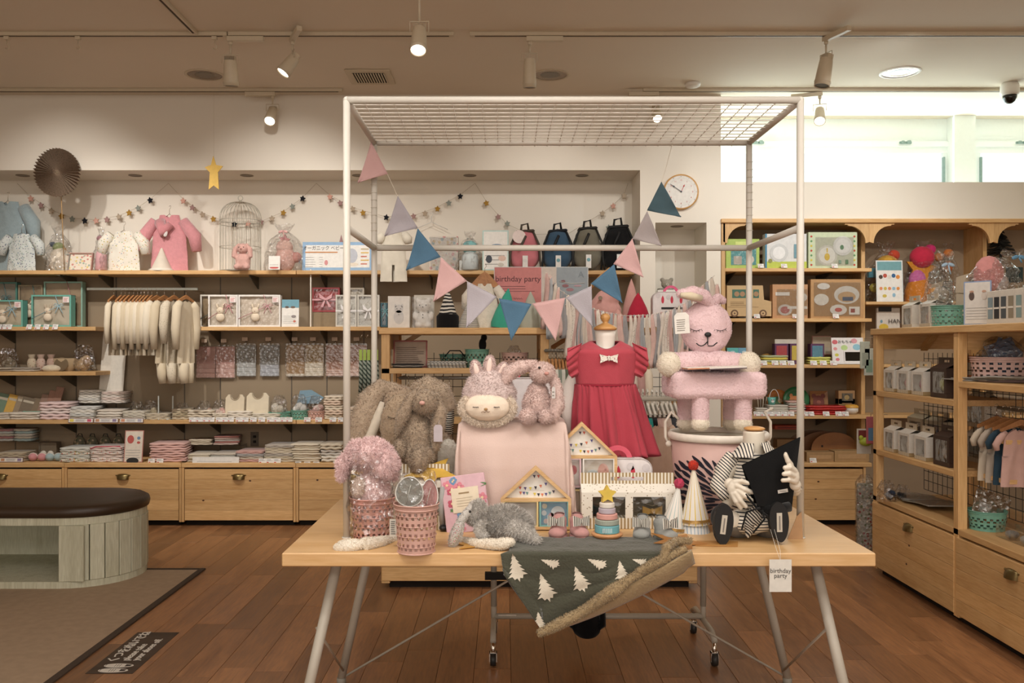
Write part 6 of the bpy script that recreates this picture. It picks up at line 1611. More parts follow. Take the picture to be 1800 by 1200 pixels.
# shelf at y 655 (ZS3)
stack(-8,20,652,645,2,['a89c8b'],'flat packet at the left end of the short wall shelf',zb=ZS3)
stack(20,60,652,645,2,['b3a899','9a8f82'],'flat grey and white packets in front of the cream pouch',zb=ZS3)
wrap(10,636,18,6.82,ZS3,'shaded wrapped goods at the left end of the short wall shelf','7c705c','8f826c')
for px,c_,nm_ in((56,'b5a68f','cream'),(72,'b79f90','rosy'),(90,'a98f80','brownish')):
    dd=6.84;t=thing('fabric_pouch','%s fabric pouch standing on the short wall shelf'%nm_,'pouch',V((X(px,dd),dd,ZS3)))
    g=G();g.ell((0,0,.055),(.036,.03,.056),dots(c_,['8b5a4a','6d6a5a'],60,.22),n=16);g.build('body',t);g=G();g.lathe([(.02,.10),(.03,.13)],cotton(c_),14,cap=False);g.build('ruffle',t)
t=thing('rattan_basket','beige soft basket with handle hole on the short wall shelf','basket',V((X(112,6.84),6.86,ZS3)))
g=G();g.lathe([(.06,0),(.085,.03),(.09,.10),(.082,.10),(.07,.03)],cotton('a08a6c'),24,sy=.7,cap=False);g.build('body',t);g=G();g.lathe([(.055,0),(.05,.004),(.001,.002)],cotton('6a5a45'),20,cap=False);g.build('opening',t,(0,-.062,.055),(rd(80),0,0))
t=thing('knit_cap','cream knitted cap lying on the short wall shelf','cap',V((X(87,6.76),6.80,ZS3)))
g=G();g.ell((0,0,.02),(.075,.06,.032),mat('cbbda4',.95,'fur'));g.build('cap',t)
wrap(144,628,20,6.84,ZS3,'brown wrapped bundle at the right end of the short wall shelf','a08768','b59c7c',5)
# shelf 740 left: books in green tray
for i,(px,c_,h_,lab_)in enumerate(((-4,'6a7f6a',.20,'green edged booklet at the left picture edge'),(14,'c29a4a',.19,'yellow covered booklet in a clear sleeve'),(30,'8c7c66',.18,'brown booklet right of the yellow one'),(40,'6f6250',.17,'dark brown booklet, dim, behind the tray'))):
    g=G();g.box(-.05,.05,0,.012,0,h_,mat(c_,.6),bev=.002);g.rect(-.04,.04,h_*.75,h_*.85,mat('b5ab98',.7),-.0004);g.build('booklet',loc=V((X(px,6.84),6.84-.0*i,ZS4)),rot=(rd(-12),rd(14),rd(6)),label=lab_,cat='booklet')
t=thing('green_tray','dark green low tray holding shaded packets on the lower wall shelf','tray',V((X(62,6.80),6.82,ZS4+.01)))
g=G();g.box(-.11,.11,0,.003,0,.05,bteal);g.box(-.11,.11,.12,.123,0,.05,bteal);g.box(-.11,-.107,0,.12,0,.05,bteal);g.box(.107,.11,0,.12,0,.05,bteal);g.box(-.11,.11,0,.12,0,.003,bteal);g.build('tray',t)
for i,(px,c_)in enumerate(((58,'7a6a55'),(70,'8f7464'),(82,'94705f'),(92,'8f6d5c'))):
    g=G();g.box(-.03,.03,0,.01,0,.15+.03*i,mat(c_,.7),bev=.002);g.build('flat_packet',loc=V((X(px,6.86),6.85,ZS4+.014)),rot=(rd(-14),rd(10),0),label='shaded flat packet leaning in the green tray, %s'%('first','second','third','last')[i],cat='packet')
# ---- counter row (top of the cabinets) ----
zc=ZC+.001;dc=6.62
stack(-6,40,808,792,3,['b7a88f'],'beige folded cloth behind the coloured strip at the left counter end',zb=zc,dd=dc,dep=.2)
strip(0,42,dc-.0,zc,'printed price strip at the left counter end',('b98a6a','','8a7a95'))
stack(-6,22,790,768,5,['c4c9c6','b08484','c9c2b4'],'small folded cloth on the clear shelf at the left picture edge',zb=zc+.13,dd=6.85,dep=.12)
stack(25,55,790,768,5,['a9bfc0','c9c2b4','d3cfc5'],'small pale blue folded cloth on the clear shelf, second pile',zb=zc+.13,dd=6.85,dep=.12)
g=G();g.box(-.22,.22,0,.15,.124,.128,cello(.2,.1));g.box(.216,.22,0,.15,0,.125,cello(.2,.1));g.build('clear_riser',loc=V((X(20,6.84),6.84,zc)),label='clear acrylic riser under small folded cloths at the left counter end',cat='riser')
for i,(px,c_,nm_)in enumerate(((55,'c98e90','pink'),(71,'c98e90','pink'),(85,'9fb2b4','pale blue'),(100,'9fb2b4','pale blue'))):
    t=thing('sock_ball','rolled %s baby sock in a clear box, %s'%(nm_,('left','right')[i%2]),'socks',V((X(px,6.66),6.69,zc)),group='rolled baby socks in clear boxes')
    g=G();g.ell((0,0,.030),(.034,.04,.030),cotton(c_),n=14);g.build('sock',t);g=G();g.tube([(.034*math.cos(a),-.006,.030+.03*math.sin(a))for a in[PI*k_/8 for k_ in range(9)]],.003,cotton('d9cfc2'),5);g.build('cuff',t)
t=thing('sock_box','small dim box with two white sock tips on the counter','box',V((X(83,6.86),6.86,zc)))
g=G();g.box(-.07,.07,0,.08,0,.12,mat('6b5f4e',.7),bev=.003);g.build('box',t);g=G();g.ell((-.028,-.004,.03),(.026,.015,.028),cotton('d0c8ba'));g.ell((.028,-.004,.03),(.026,.015,.028),cotton('d0c8ba'));g.build('socks',t)
fld=dots('d6cfc0',['6f8a55','c9a03f','4f8a8c','b5524a'],75,.32)
stack(105,156,808,783,4,[fld,'c9c9c0'],'folded bib cloth with green and ochre print and teal edge',zb=zc,dd=dc)
pnk=dots('e0d4cb',['b5405c','8fae9c','d07a5c'],75,.28)
stack(159,215,808,781,4,[pnk,'d9c9bf'],'folded bib cloth with red edge and dotted print',zb=zc,dd=dc)
g=G();g.tube([(-.12,-.001,.10),(-.08,-.002,.115),(.10,-.002,.118),(.115,-.001,.10)],.004,cotton('b5384c'),6);g.build('red_piping',loc=V((X(187,dc),dc,zc)),label='red piping edge on the topmost dotted bib cloth',cat='trim')
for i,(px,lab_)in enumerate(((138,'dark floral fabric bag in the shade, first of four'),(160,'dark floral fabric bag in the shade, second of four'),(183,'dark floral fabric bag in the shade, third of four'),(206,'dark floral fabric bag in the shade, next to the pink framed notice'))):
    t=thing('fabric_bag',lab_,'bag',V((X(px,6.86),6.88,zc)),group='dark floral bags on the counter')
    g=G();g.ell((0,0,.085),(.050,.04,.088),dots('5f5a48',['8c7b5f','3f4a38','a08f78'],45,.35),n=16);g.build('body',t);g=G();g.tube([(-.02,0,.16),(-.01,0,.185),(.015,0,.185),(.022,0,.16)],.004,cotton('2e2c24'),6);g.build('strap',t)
info_card(217,250,755,811,6.60,zc,'pink framed notice with clothing pictures and a black oval price sticker',border='b57f72',base='d8cdbd',rows=4,tilt=-8,pics=((-.18,.72,.18,.13,'b5564e'),(.25,.76,.09,.05,'6a89a8'),(.25,.62,.09,.04,'b5564e'),(-.02,.05,.33,.10,'22211f')),name='framed_notice',stand=False)
stack(262,322,808,775,4,['d2aba2'],'salmon pink folded baby bath towel with a round mark',zb=zc,dd=dc,dep=.26,rz=4)
price_tags((266,281),dc-.02,zc-.006,'small white price card in front of the salmon pink towel',w=.05,h=.034,tilt=-10)
stack(330,368,808,794,5,['cfc4b0','c4b8a2'],'cream folded gauze cloth in the row behind the long price label',zb=zc,dd=dc)
stack(331,370,780,770,3,['c9bda8','bdb09a'],'cream folded gauze cloth on the upper clear shelf',zb=Z(782,6.8),dd=6.8,dep=.15)
stack(374,416,782,766,5,['b5a095','9c6a62','b9b2aa'],'fanned reddish and grey folded cloth on the upper clear shelf',zb=Z(782,6.8),dd=6.8,dep=.15,rz=8)
g=G();g.box(-.22,.22,0,.17,-.006,-.002,cello(.2,.1));g.box(-.22,-.217,0,.17,zc-Z(782,6.8),-.004,cello(.2,.1));g.box(.217,.22,0,.17,zc-Z(782,6.8),-.004,cello(.2,.1));g.build('clear_riser',loc=V((X(374,6.8),6.79,Z(782,6.8))),label='clear acrylic riser under the gauze cloths on the counter',cat='riser')
stack(370,413,808,793,4,['a9a69c','bdb3a4'],'grey folded gauze cloth in the row behind the long price label',zb=zc,dd=dc)
info_card(338,420,800,811,6.585,zc-.004,'long white price label strip in front of the gauze cloths',base='ddd9d2',rows=1,tilt=-10,stand=False,name='price_strip')
stack(416,463,808,789,4,['c79f96','c4b8a8','a8a5a2'],'grey and pink folded blanket in the low pile',zb=zc,dd=dc)
stack(465,516,808,778,6,['d0c4ae','c9bda6','b5aca0'],'cream folded blanket in the taller pile before the black socket',zb=zc,dd=dc)
stack(513,562,808,776,8,['ccbfa8','d6cbb6'],'cream ribbed folded blanket in the tall pile beside the frame post',zb=zc,dd=dc)
stack(563,600,808,776,3,['d9d2c4','c2bbb0','cbbfa9'],'rolled cream and white wrapped blanket behind the front frame post',zb=zc,dd=dc)
price_tags((461,474,487),dc-.03,zc-.006,'white price card in front of the cream blanket piles',w=.055,h=.036,tilt=-10)
price_tags((524,540,556,591),dc-.035,zc-.028,'white price card hanging on the counter edge beside the frame post',w=.046,h=.036,tilt=-4)
t=thing('wall_socket','dark wall socket above the folded blankets','socket',V((X(448,BN),BN-.006,Z(778,BN)-.03)))
g=G();g.box(-.035,.035,0,.006,0,.12,mat('5b5040',.6),bev=.002);g.build('plate',t);g=G();g.box(-.012,.012,-.002,0,.03,.05,dark);g.box(-.012,.012,-.002,0,.07,.09,dark);g.build('outlets',t)
# hanging green-white striped cloths near the rear frame post
GS=stripes('8a9184','2f3d33','d',.035,.55,wob=.01)
t=thing('wall_hook_bar','row of metal prong hooks on the wall beside the rear frame post','hook',V((X(645,6.72),6.72,Z(600,6.72))))
g=G()
for i in range(3):x=-.045+i*.045;g.tube([(x,.3,.03),(x,-.02,.03),(x+.012,-.03,.05)],.003,chrome,6)
g.build('prongs',t)
for i in range(5):
    px=634+i*7;t=thing('hanging_strap_cloth','checked grey and green strap hanging by the rear frame post, '+ORD[i]+' from left','strap',V((X(px,6.66),6.66,Z(612,6.66))),group='checked straps hanging by the rear frame post')
    g=G();g.box(-.012,.012,-.004,.004,-.10,-.01,mat('9ab04e',.6),bev=.002);g.build('green_clip',t)
    g=G();g.tube([(0,0,-.09),(.003,0,-.22),(-.006,0,-.36-.02*(i%2))],[.014,.016,.013],GS,8);g.build('strap',t)
for i in range(2):
    t=thing('hanging_strap_cloth','checked strap hanging low behind the plush rabbits, '+('left','right')[i],'strap',V((X(638+i*16,6.6),6.62,Z(745,6.62))),group='checked straps low behind the plush rabbits')
    g=G();g.box(-.012,.012,-.004,.004,-.03,0,mat('9ab04e',.6),bev=.002);g.build('green_clip',t);g=G();g.tube([(0,0,-.03),(-.01,0,-.15),(-.03,0,-.30)],[.018,.02,.014],GS,8);g.build('strap',t)
# ================= top shelf: decorations and clothes =================
zt1=ZS1
feltc={'p':'cf9f8e','m':'a5847f','b':'b3a28d','o':'a8813a','g':'8f948b','k':'1d1e24'}
sg={}
for k_,c in feltc.items():
    g=G();g.prism([(x*.9+0,z)for x,z in star(5,.027,.0145)],-.006,.006,mat(c,.95,'cloth'));me=bpy.data.meshes.new('star');me.from_pydata(g.v,[],g.f);me.materials.append(g.mats[0]);sg[k_]=me
def garland(pts,stars,label,dd=6.98):
    t=thing('star_garland',label,'garland',(0,0,0))
    g=G();g.tube([P(a,b,dd)for a,b in pts],.0012,mat('b5a48a',.8),4);g.build('string',t)
    for a,b,c in stars:obj('felt_star',sg[c],t,P(a,b,dd-.01),(0,rd(R.uniform(-14,14)),0),label={'p':'pink','m':'mauve','b':'beige','o':'ochre','g':'grey green','k':'black'}[c]+' felt star')
garland([(30,322),(54,346),(90,369),(127,383),(169,386),(209,379),(243,364),(264,350),(296,322)],[(54,349,'p'),(72,361,'m'),(90,371,'b'),(108,380,'o'),(127,385,'g'),(149,388,'k'),(169,388,'p'),(188,386,'m'),(209,381,'b'),(227,374,'o'),(243,366,'g'),(264,352,'k')],'felt star garland above the floral baby suits, first swag')
garland([(296,322),(322,350),(356,375),(400,390),(459,389),(498,372),(532,347),(556,322)],[(322,353,'p'),(338,365,'m'),(356,377,'b'),(375,385,'o'),(412,394,'k'),(436,393,'p'),(459,390,'m'),(478,384,'b'),(498,374,'o'),(514,363,'g'),(532,349,'k')],'felt star garland passing behind the birdcage, second swag')
garland([(556,322),(580,343),(620,365),(679,381),(727,379),(769,364),(809,342),(835,322)],[(580,346,'p'),(598,357,'m'),(620,367,'b'),(638,374,'o'),(679,382,'k'),(727,380,'m'),(747,375,'b'),(769,367,'o'),(789,357,'g'),(809,345,'k')],'felt star garland behind the display gantry post, third swag')
garland([(835,322),(855,354),(876,378),(892,394),(930,412),(1000,410),(1059,374),(1078,360),(1097,342),(1104,322)],[(855,357,'o'),(876,381,'m'),(892,393,'g'),(1059,375,'b'),(1070,400,'g'),(1078,362,'p'),(1097,344,'b')],'felt star garland above the backpacks, fourth swag')
# paper fan on a stick
T=thing('paper_fan','large round brown paper rosette on a thin stick','decoration',P(100,303,6.56));n=44;r=40*6.56/F
g=G();g.grid(n*2,5,lambda u,v:((.012+v*(r-.012))*math.cos(2*PI*u),(.022*v)*(1 if round(u*n*2)%2 else-1),(.012+v*(r-.012))*math.sin(2*PI*u)*1.06),dots('85705c',['4a3a2e','5f4c3c'],120,.28),False);g.build('rosette',T)
g=G();g.tube([(.01,.03,0),(X(113,6.7)-X(100,6.56),.14,ZS1-T.location.z)],.003,mat('b08d5c',.6),6);g.build('stick',T)
T=thing('gold_star','glossy gold paper star hanging on a thread in front of the niche','decoration',P(376,306,6.45))
k_=6.45/F;g=G();g.prism([(a*k_,b*k_)for a,b in((-1,32),(4,16),(16,14),(7,3),(9,-27),(0,-20),(-9,-27),(-7,3),(-16,12),(-5,16))],-.004,.004,mat('e0b95a',.45,metal=.2));g.build('star',T)
g=G();g.tube([(0,0,30*k_),(0,0,CZ-T.location.z)],.0008,mat('cfc2aa',.7),4);g.build('thread',T)
# clock
T=thing('wall_clock','round white wall clock with wooden rim, red and black hands','clock',(X(1197,BW-.02),BW-.028,Z(338,BW)));r=29*BW/F;fy0=0
g=G();g.lathe([(r*.98,0),(r*1.07,.002),(r*1.07,.024),(r*.98,.026)],wood('c08f55','d9ae74','x',.5,'clockrim',2,0),48,cap=False,M=Matrix.Rotation(PI/2,4,'X')@Matrix.Translation((0,0,-.026)));g.build('rim',T)
g=G();g.disc(0,0,r,mat('e6e2da',.6),.012,48,t=.01);g.build('face',T)
g=G();rdk=mat('b8383c',.6);bk_=mat('3a4450',.6)
for i in range(12):
    a=PI/2-2*PI*(i+1)/12;g.text(str(i+1),.016,rdk,r*.70*math.cos(a),.0005,r*.70*math.sin(a));g.text(str((i+1)*5),.008,bk_,r*.92*math.cos(a),.0005,r*.92*math.sin(a))
for i in range(60):a=2*PI*i/60;M_=Matrix.Translation((r*.82*math.cos(a),0,r*.82*math.sin(a)))@Matrix.Rotation(-a,4,'Y');g.box(-.002,.002,.0005,.0015,-.0005,.0005,bk_,M=M_)
g.build('numerals',T)
g=G();g.prism([(-.0015,0),(.0015,0),(.002,r*.42),(0,r*.52),(-.002,r*.42)],-.004,-.003,rdk,M=Matrix.Rotation(rd(25*1),4,'Y'));g.prism([(0,r*.3),(.006,r*.38),(0,r*.47),(-.006,r*.38)],-.0045,-.003,rdk,M=Matrix.Rotation(rd(25),4,'Y'));g.build('hour_hand',T,label='red hour hand')
g=G();g.prism([(-.002,0),(.002,0),(.0015,r*.8),(-.0015,r*.8)],-.006,-.005,bk_,M=Matrix.Rotation(rd(-55),4,'Y'));g.prism([(0,r*.45),(.006,r*.55),(0,r*.66),(-.006,r*.55)],-.0065,-.005,bk_,M=Matrix.Rotation(rd(-55),4,'Y'));g.disc(0,0,.006,bk_,-.006,12);g.build('minute_hand',T,label='dark minute hand')
# outfits on stands
def outfit(px,dd,pyt,pyb,wpx,m,label,sl=None,neck=.18,hang=True,cat='baby clothes',pants=False,flare=1.1,z=None,name='baby_outfit'):
    k_=dd/F;W=wpx*k_;zb=ZS1 if z is None else z;H=(pyb-pyt)*k_;t=thing(name,label,cat,V((X(px,dd),dd,zb)))
    def f(s):
        def ff(u,v):
            z=H*(1-v);w_=W*(.62+.38*(1-abs(1-v*1.0))*(flare-.7))if v>.25 else W*(.40+.6*v);x=(u-.5)*w_;
            if .34<u<.66:z-=H*.06*(1-v)**4*math.sin(PI*(u-.34)/.32)
            return(x,s*(.028*math.sin(PI*u)**.6+.001)+.010*pn(V((u*5,v*5,px))),z)
        return ff
    g=G();v1=1.0 if not pants else .68
    g.grid(20,16,f(-1),m,skip=(lambda i,j:j>=11 and 9<=i<=10)if pants else None);g.grid(20,16,f(1),m);g.build('body',t)
    sl=sl or[(.30,.93),(.48,.70),(.52,.42)]
    for s in(-1,1):g=G();g.tube([(s*a*W,-.004,b*H)for a,b in sl],[.028*W/.26,.036*W/.26,.026*W/.26],m,12);g.build('sleeve',t)
    if hang:g=G();g.tube([(-.03,0,H*.97),(0,0,H+.01),(.03,0,H*.97)],.002,chrome,5);g.tube([(0,0,H+.01),(0,0,H+.045),(.012,0,H+.06),(.008,0,H+.075),(-.004,0,H+.07)],.0018,chrome,6);g.build('wire_hook',t)
    return t
dT=6.80
outfit(14,6.86,352,475,92,mat('9fb0b5',.95,'fur'),'pale blue fleece baby suit hanging at the left picture edge')
outfit(38,6.78,409,474,66,dots('d3d8d4',['6b8a9c','8aa08f','6f6a80'],75,.30),'white baby suit with blue floral print at the left end of the top shelf')
outfit(218,6.80,404,474,74,dots('e4ded0',['c9b24e','9aa3b5','d39a80','9fae8c'],60,.26),'cream long-sleeved pyjama top with pastel print on a wire hanger')
t_=outfit(298,6.84,376,475,86,mat('cf8f93',.95,'fur'),'pink fleece baby coverall with hood hanging on the top shelf',sl=[(.28,.90),(.52,.62),(.56,.36)])
g=G();g.tube([(-.06,-.03,.38),(-.02,-.07,.30),(.03,-.05,.36)],[.045,.05,.03],mat('c88589',.95,'fur'),14);g.build('hood',t_);g=G();g.ell((-.005,-.075,.29),(.020,.01,.030),dots('dcd6d0',['8fa0aa','c99a9a'],150,.3));g.build('patch',t_)
g=G();g.lathe([(.085,0),(.075,.02),(.03,.12),(.008,.175),(.001,.18)],cotton('d6cbbb'),24,cap=False);g.lathe([(.088,-.0),(.09,.012),(.076,.02)],cotton('e2dacb'),24,cap=False);g.build('cone_hat',loc=V((X(278,6.73),6.80,ZS1)),label='cream pointed baby hat standing before the pink coverall',cat='hat')
t_=outfit(692,6.62,402,495,62,cotton('d9d1c0'),'cream short baby romper hanging behind the rear frame post',pants=True,sl=[(.30,.90),(.40,.80),(.42,.72)],z=Z(495,6.62))
g=G();g.box(-.005,.005,0,.36,-.008,0,chrome);g.build('romper_hook',loc=V((X(692,6.62),6.62,Z(398,6.62)+.07)),label='short chrome wall arm holding the cream romper',cat='hook')
g=G();g.tube([(-.13,0,-.06),(0,0,0),(.13,0,-.06)],.003,mat('d9d6d0',.3),6);g.tube([(0,0,0),(0,0,.04),(.014,0,.055),(.01,0,.07),(-.006,0,.066)],.003,mat('d9d6d0',.3),6);g.build('empty_hanger',loc=V((X(757,6.90),6.96,Z(388,6.9))),label='empty white wire hanger on the wall by the star garland',cat='hanger')
# birdcage
T=thing('birdcage','tall white wire birdcage with domed top','birdcage',V((X(420,6.82),6.86,ZS1)));r=35*6.82/F;H=(475-385)*6.82/F;top=(475-352)*6.82/F;wm=mat('b9b3a4',.4)
for i in range(28):
    a=2*PI*i/28;g=G();pts=[(r*math.cos(a),r*math.sin(a),0),(r*math.cos(a),r*math.sin(a),H)]
    for j in range(1,9):t_=j/8;q_=r*math.cos(t_*PI/2)**.75+.006;pts.append((q_*math.cos(a),q_*math.sin(a),H+(top-H)*math.sin(t_*PI/2)))
    g.tube(pts,.0017,wm,5,False);g.build('wire_bar',T)
for z in(0.006,H*.48,H*.93,H):g=G();g.tube([(r*1.01*math.cos(2*PI*i/36),r*1.01*math.sin(2*PI*i/36),z)for i in range(36)],.0026,wm,6,closed=True);g.build('wire_ring',T)
g=G();g.lathe([(r,0),(r,.006),(.001,.006)],wm,36,cap=False);g.build('floor_plate',T)
g=G();g.lathe([(.012,-.01),(.018,.0),(.008,.012),(.001,.014)],wm,14,(0,0,top));g.tube([(.018*math.cos(a),0,top+.032+.018*math.sin(a))for a in[2*PI*i/16 for i in range(16)]],.003,wm,6,closed=True);g.build('finial_ring',T)
def mini_plush(px,dd,z,h,c,label,ears='down',face=None):
    m=mat(c,.95,'fur');t=thing('plush_rabbit',label,'plush toy',V((X(px,dd),dd,z)))
    g=G();g.ell((0,0,h*.30),(h*.27,h*.22,h*.31),m);g.ell((-h*.16,-h*.12,h*.10),(h*.13,h*.16,h*.11),m);g.ell((h*.16,-h*.12,h*.10),(h*.13,h*.16,h*.11),m)
    if ears=='down':
        for s in(-1,1):g.tube([(s*h*.10,0,h*.92),(s*h*.26,-.01,h*.72),(s*h*.29,-.02,h*.42)],[h*.06,h*.10,h*.08],m,10)
    smoothmesh(g,h*.04,3,1500,.004,4).build('body',t)
    g=G();g.ell((0,-h*.04,h*.74),(h*.21,h*.2,h*.19),m)
    if ears=='up':
        for s in(-1,1):g.ell((s*h*.1,0,h*1.0),(h*.06,h*.05,h*.16),m)
    smoothmesh(g,h*.04,3,700,.004,4).build('head',t)
    g=G();g.ell((0,-h*.24,h*.72),h*.03,mat('b5776c',.6),n=8);g.ell((-h*.08,-h*.22,h*.78),h*.018,mat('221a16',.3),n=8);g.ell((h*.08,-h*.22,h*.78),h*.018,mat('221a16',.3),n=8);g.build('face',t);return t
mini_plush(427,6.68,ZS1,.215,'d2a79c','small pink plush rabbit sitting in front of the birdcage')
def gift_bag(px,dd,z,wpx,hpx,label,items,bow=None,lean=0,film=.24,flat=False,cat='gift'):
    k_=dd/F;t=thing('wrapped_gift',label,cat,V((X(px,dd),dd,z)));W=wpx*k_;H=hpx*k_
    for i,(kind,a,b,s,c)in enumerate(items):
        g=G();m=mat(c,.9,'cloth');x,zz,r=a*W,b*H,s*W
        if kind=='box':g.box(x-r,x+r,-.02,.02,zz-r*1.1,zz+r*1.1,m,bev=.003)
        elif kind=='star':g.prism(star(5,r,r*.5,80,x,zz),-.01,.01,m)
        elif kind=='tall':g.lathe([(r*.7,0),(r,.01),(r*.9,H*.4),(r*.5,H*.5)],m,16,(x,0,zz))
        else:g.ell((x,0,zz),(r,r*.7,r*(.9 if kind=='ball' else 1.3)),m,n=14)
        g.build({'box':'card','star':'star','tall':'roll'}.get(kind,'soft_toy'),t)
    g=G();bag(g,0,0,.001,H*.86,W*.46,W*.26 if not flat else .02,cello(film),px,.25,n=26,cr=.02)
    g.grid(14,4,lambda u,v:((W*.10+W*.14*v)*math.cos(2*PI*u)+lean,(W*.06+W*.08*v)*math.sin(2*PI*u),H*.84+H*.18*v+.012*math.sin(u*25)),cello(film),False);g.build('clear_bag',t)
    if bow:g=G();m=mat(bow,.4);[g.ell((s*.018+lean,-W*.1-.01,H*.85),(.02,.006,.010),m,(0,s*.4,0),n=10)for s in(-1,1)];g.tube([(lean,-W*.1-.012,H*.85),(lean+.01,-W*.12-.012,H*.72)],.004,m,6);g.build('ribbon',t)
    return t
gift_bag(103,6.80,ZS1,52,76,'clear gift bag with green plush and starry toys beside the square gift boxes',[('oval',.05,.22,.38,'d8cbb8'),('ball',0,.55,.20,'8f9a6a'),('ball',-.2,.62,.10,'4f5a68'),('ball',.16,.48,.12,'b8946a'),('ball',-.1,.42,.1,'e0dcd2')])
gift_bag(178,6.80,ZS1,28,74,'narrow clear gift bag with pink contents left of the pyjama top',[('tall',0,.01,.36,'d1a3a5'),('ball',.1,.6,.26,'d9b9b5'),('ball',-.1,.78,.2,'b8858c')])
gift_bag(500,6.78,ZS1,76,80,'clear gift bag with pink crowned plush toy and white card',[('oval',.02,.26,.24,'d9aea2'),('ball',0,.52,.20,'d9b3a6'),('star',0,.68,.14,'d59a9a'),('ball',.26,.30,.14,'c98f86'),('ball',-.2,.2,.12,'e0c5ba')],'d9a9a4')
info_card(472,492,450,474,6.64,ZS1,'small white card with red foot line before the crowned plush gift bag',pics=((0,.12,.4,.06,'c9564e'),),rows=2,tilt=-5)
def square_gift(px0,px1,pyt,label,rim,dd=6.74):
    W=(px1-px0)*dd/F;H=(474-pyt)*dd/F;t=thing('square_gift_box',label,'gift box',V((X((px0+px1)/2,dd),dd,ZS1)),rot=(rd(-12),0,0));b=.008
    g=G();m=mat(rim,.5);
    for a in((-W/2,W/2,0,.025,0,b),(-W/2,W/2,0,.025,H-b,H),(-W/2,-W/2+b,0,.025,b,H-b),(W/2-b,W/2,0,.025,b,H-b)):g.box(*a,m)
    g.build('rim',t);g=G();g.box(-W/2+b,W/2-b,.012,.02,b,H-b,dots('e2d6c4',['c98a80','d9c280','9fae9c'],45,.38));g.build('contents',t)
square_gift(96,120,443,'square box with pale contents, half hidden by its neighbour','a9a99f');square_gift(118,160,441,'square box of patterned sweets with brownish rim','b08a7c')
for px,py_,lab_ in((599,408,'mauve cone hat tip peeking above the blue framed sign'),(641,414,'small rosy cone tip above the sign, next to the rear post')):
    g=G();g.lathe([(.05,0),(.03,(474-py_)*.0044*.6),(.001,(474-py_)*.0044)],cotton('a98483'),18,cap=False);g.build('cone_hat',loc=V((X(px,6.86),6.88,ZS1)),label=lab_,cat='hat')
# boxes by the backpacks
g_b=thing('patterned_box','cream box with pastel circle print behind the blue pennant','box',V((X(780,6.80),6.80,ZS1)))
g=G();g.box(-.11,.11,0,.09,0,.27,dots('d9cfc2',['c98f8c','9fb0b0','c9b080'],30,.36),bev=.002);g.build('box',g_b);g=G();g.box(-.102,.102,-.001,0,.008,.262,cello(.12,.3));g.build('film',g_b)
gift_bag(826,6.76,ZS1,46,66,'clear gift bag with teal topped diaper figure beside the tall white card',[('tall',0,.0,.34,'c5cccb'),('ball',0,.62,.30,'7fb5b5'),('box',-.2,.12,.2,'e0e2dd')])
info_card(848,894,401,472,6.72,ZS1,'tall white printed card with pale green border left of the pink backpack',border='b5cfc8',rows=3,tilt=-4,pics=((.05,.60,.25,.06,'6d86a0'),(-.25,.28,.12,.10,'3a3f48'),(.25,.3,.15,.07,'d9b9a8'),(.2,.14,.12,.05,'c9c2b5')))
def backpack(px,dd,pyt,pyb,wpx,c,trim,label,strap='1c1f24',badge=None,tag='6fa0a8',lean=0):
    k_=dd/F;W=wpx*k_;H=(pyb-pyt)*k_;t=thing('child_backpack',label,'backpack',V((X(px,dd),dd+.07,ZS1)));m=mat(c,.6,'cloth',var=.07,sc=10);ms=mat(strap,.7)
    g=G();g.ell((0,0,H*.36),(W*.5,.08,H*.38),m);g.ell((0,0,H*.62),(W*.40,.075,H*.26),m);g.ell((0,-.04,H*.20),(W*.40,.05,H*.20),m)
    h=smoothmesh(g,.009,5,disp=.010,nz=14);h.build('body',t)
    g=G();g.box(-W*.30,W*.30,-.05,.05,H*.80,H*.86,mat(trim,.7),(0,rd(-4),0),bev=.01);g.build('top_flap',t)
    g=G();g.tube([(-W*.12,0,H*.84),(-W*.10,-.01,H*.97),(W*.08,-.01,H*1.0),(W*.12,0,H*.84)],.009,ms,8);g.build('top_handle',t)
    for s in(-1,1):g=G();g.tube([(s*W*.25,-.04,H*.82),(s*W*.42,-.06,H*.55),(s*W*.46,-.05,H*.2),(s*W*.5,-.06,H*.02)],.008,ms,8);g.build('strap',t)
    g=G();g.tube([(W*.02,-.078,H*.72),(-W*.18,-.09,H*.42)],.010,ms,8);g.build('buckle_strap',t)if strap!='none' else None
    if badge:g=G();g.disc(-W*.18,H*.70,W*.20,mat(badge,.6),-.082,24,t=.003);g.build('round_patch',t)
    g=G();g.box(-.020,.020,-.102,-.1005,H*.04,H*.30,mat('e0dcd6',.6),bev=0);g.disc(0,H*.20,.014,mat(tag,.6),-.103,16);g.build('tag',t);return t
backpack(923,6.72,386,470,58,'c4767c','4a4238','pink child backpack with round white patch and dark grey flap','4a4238','e0cfc8','d9d6d0')
backpack(981,6.72,385,470,58,'3d5468','171b20','navy blue child backpack with black straps','14171b',None)
backpack(1034,6.72,380,470,58,'6f6a5c','1c1a17','olive grey child backpack in clear wrap with round black handle','1c1a17',None)
backpack(1088,6.74,376,470,62,'141415','0f0f10','black child backpack at the right end of the top shelf','0f0f10',None,'2a2a2a')
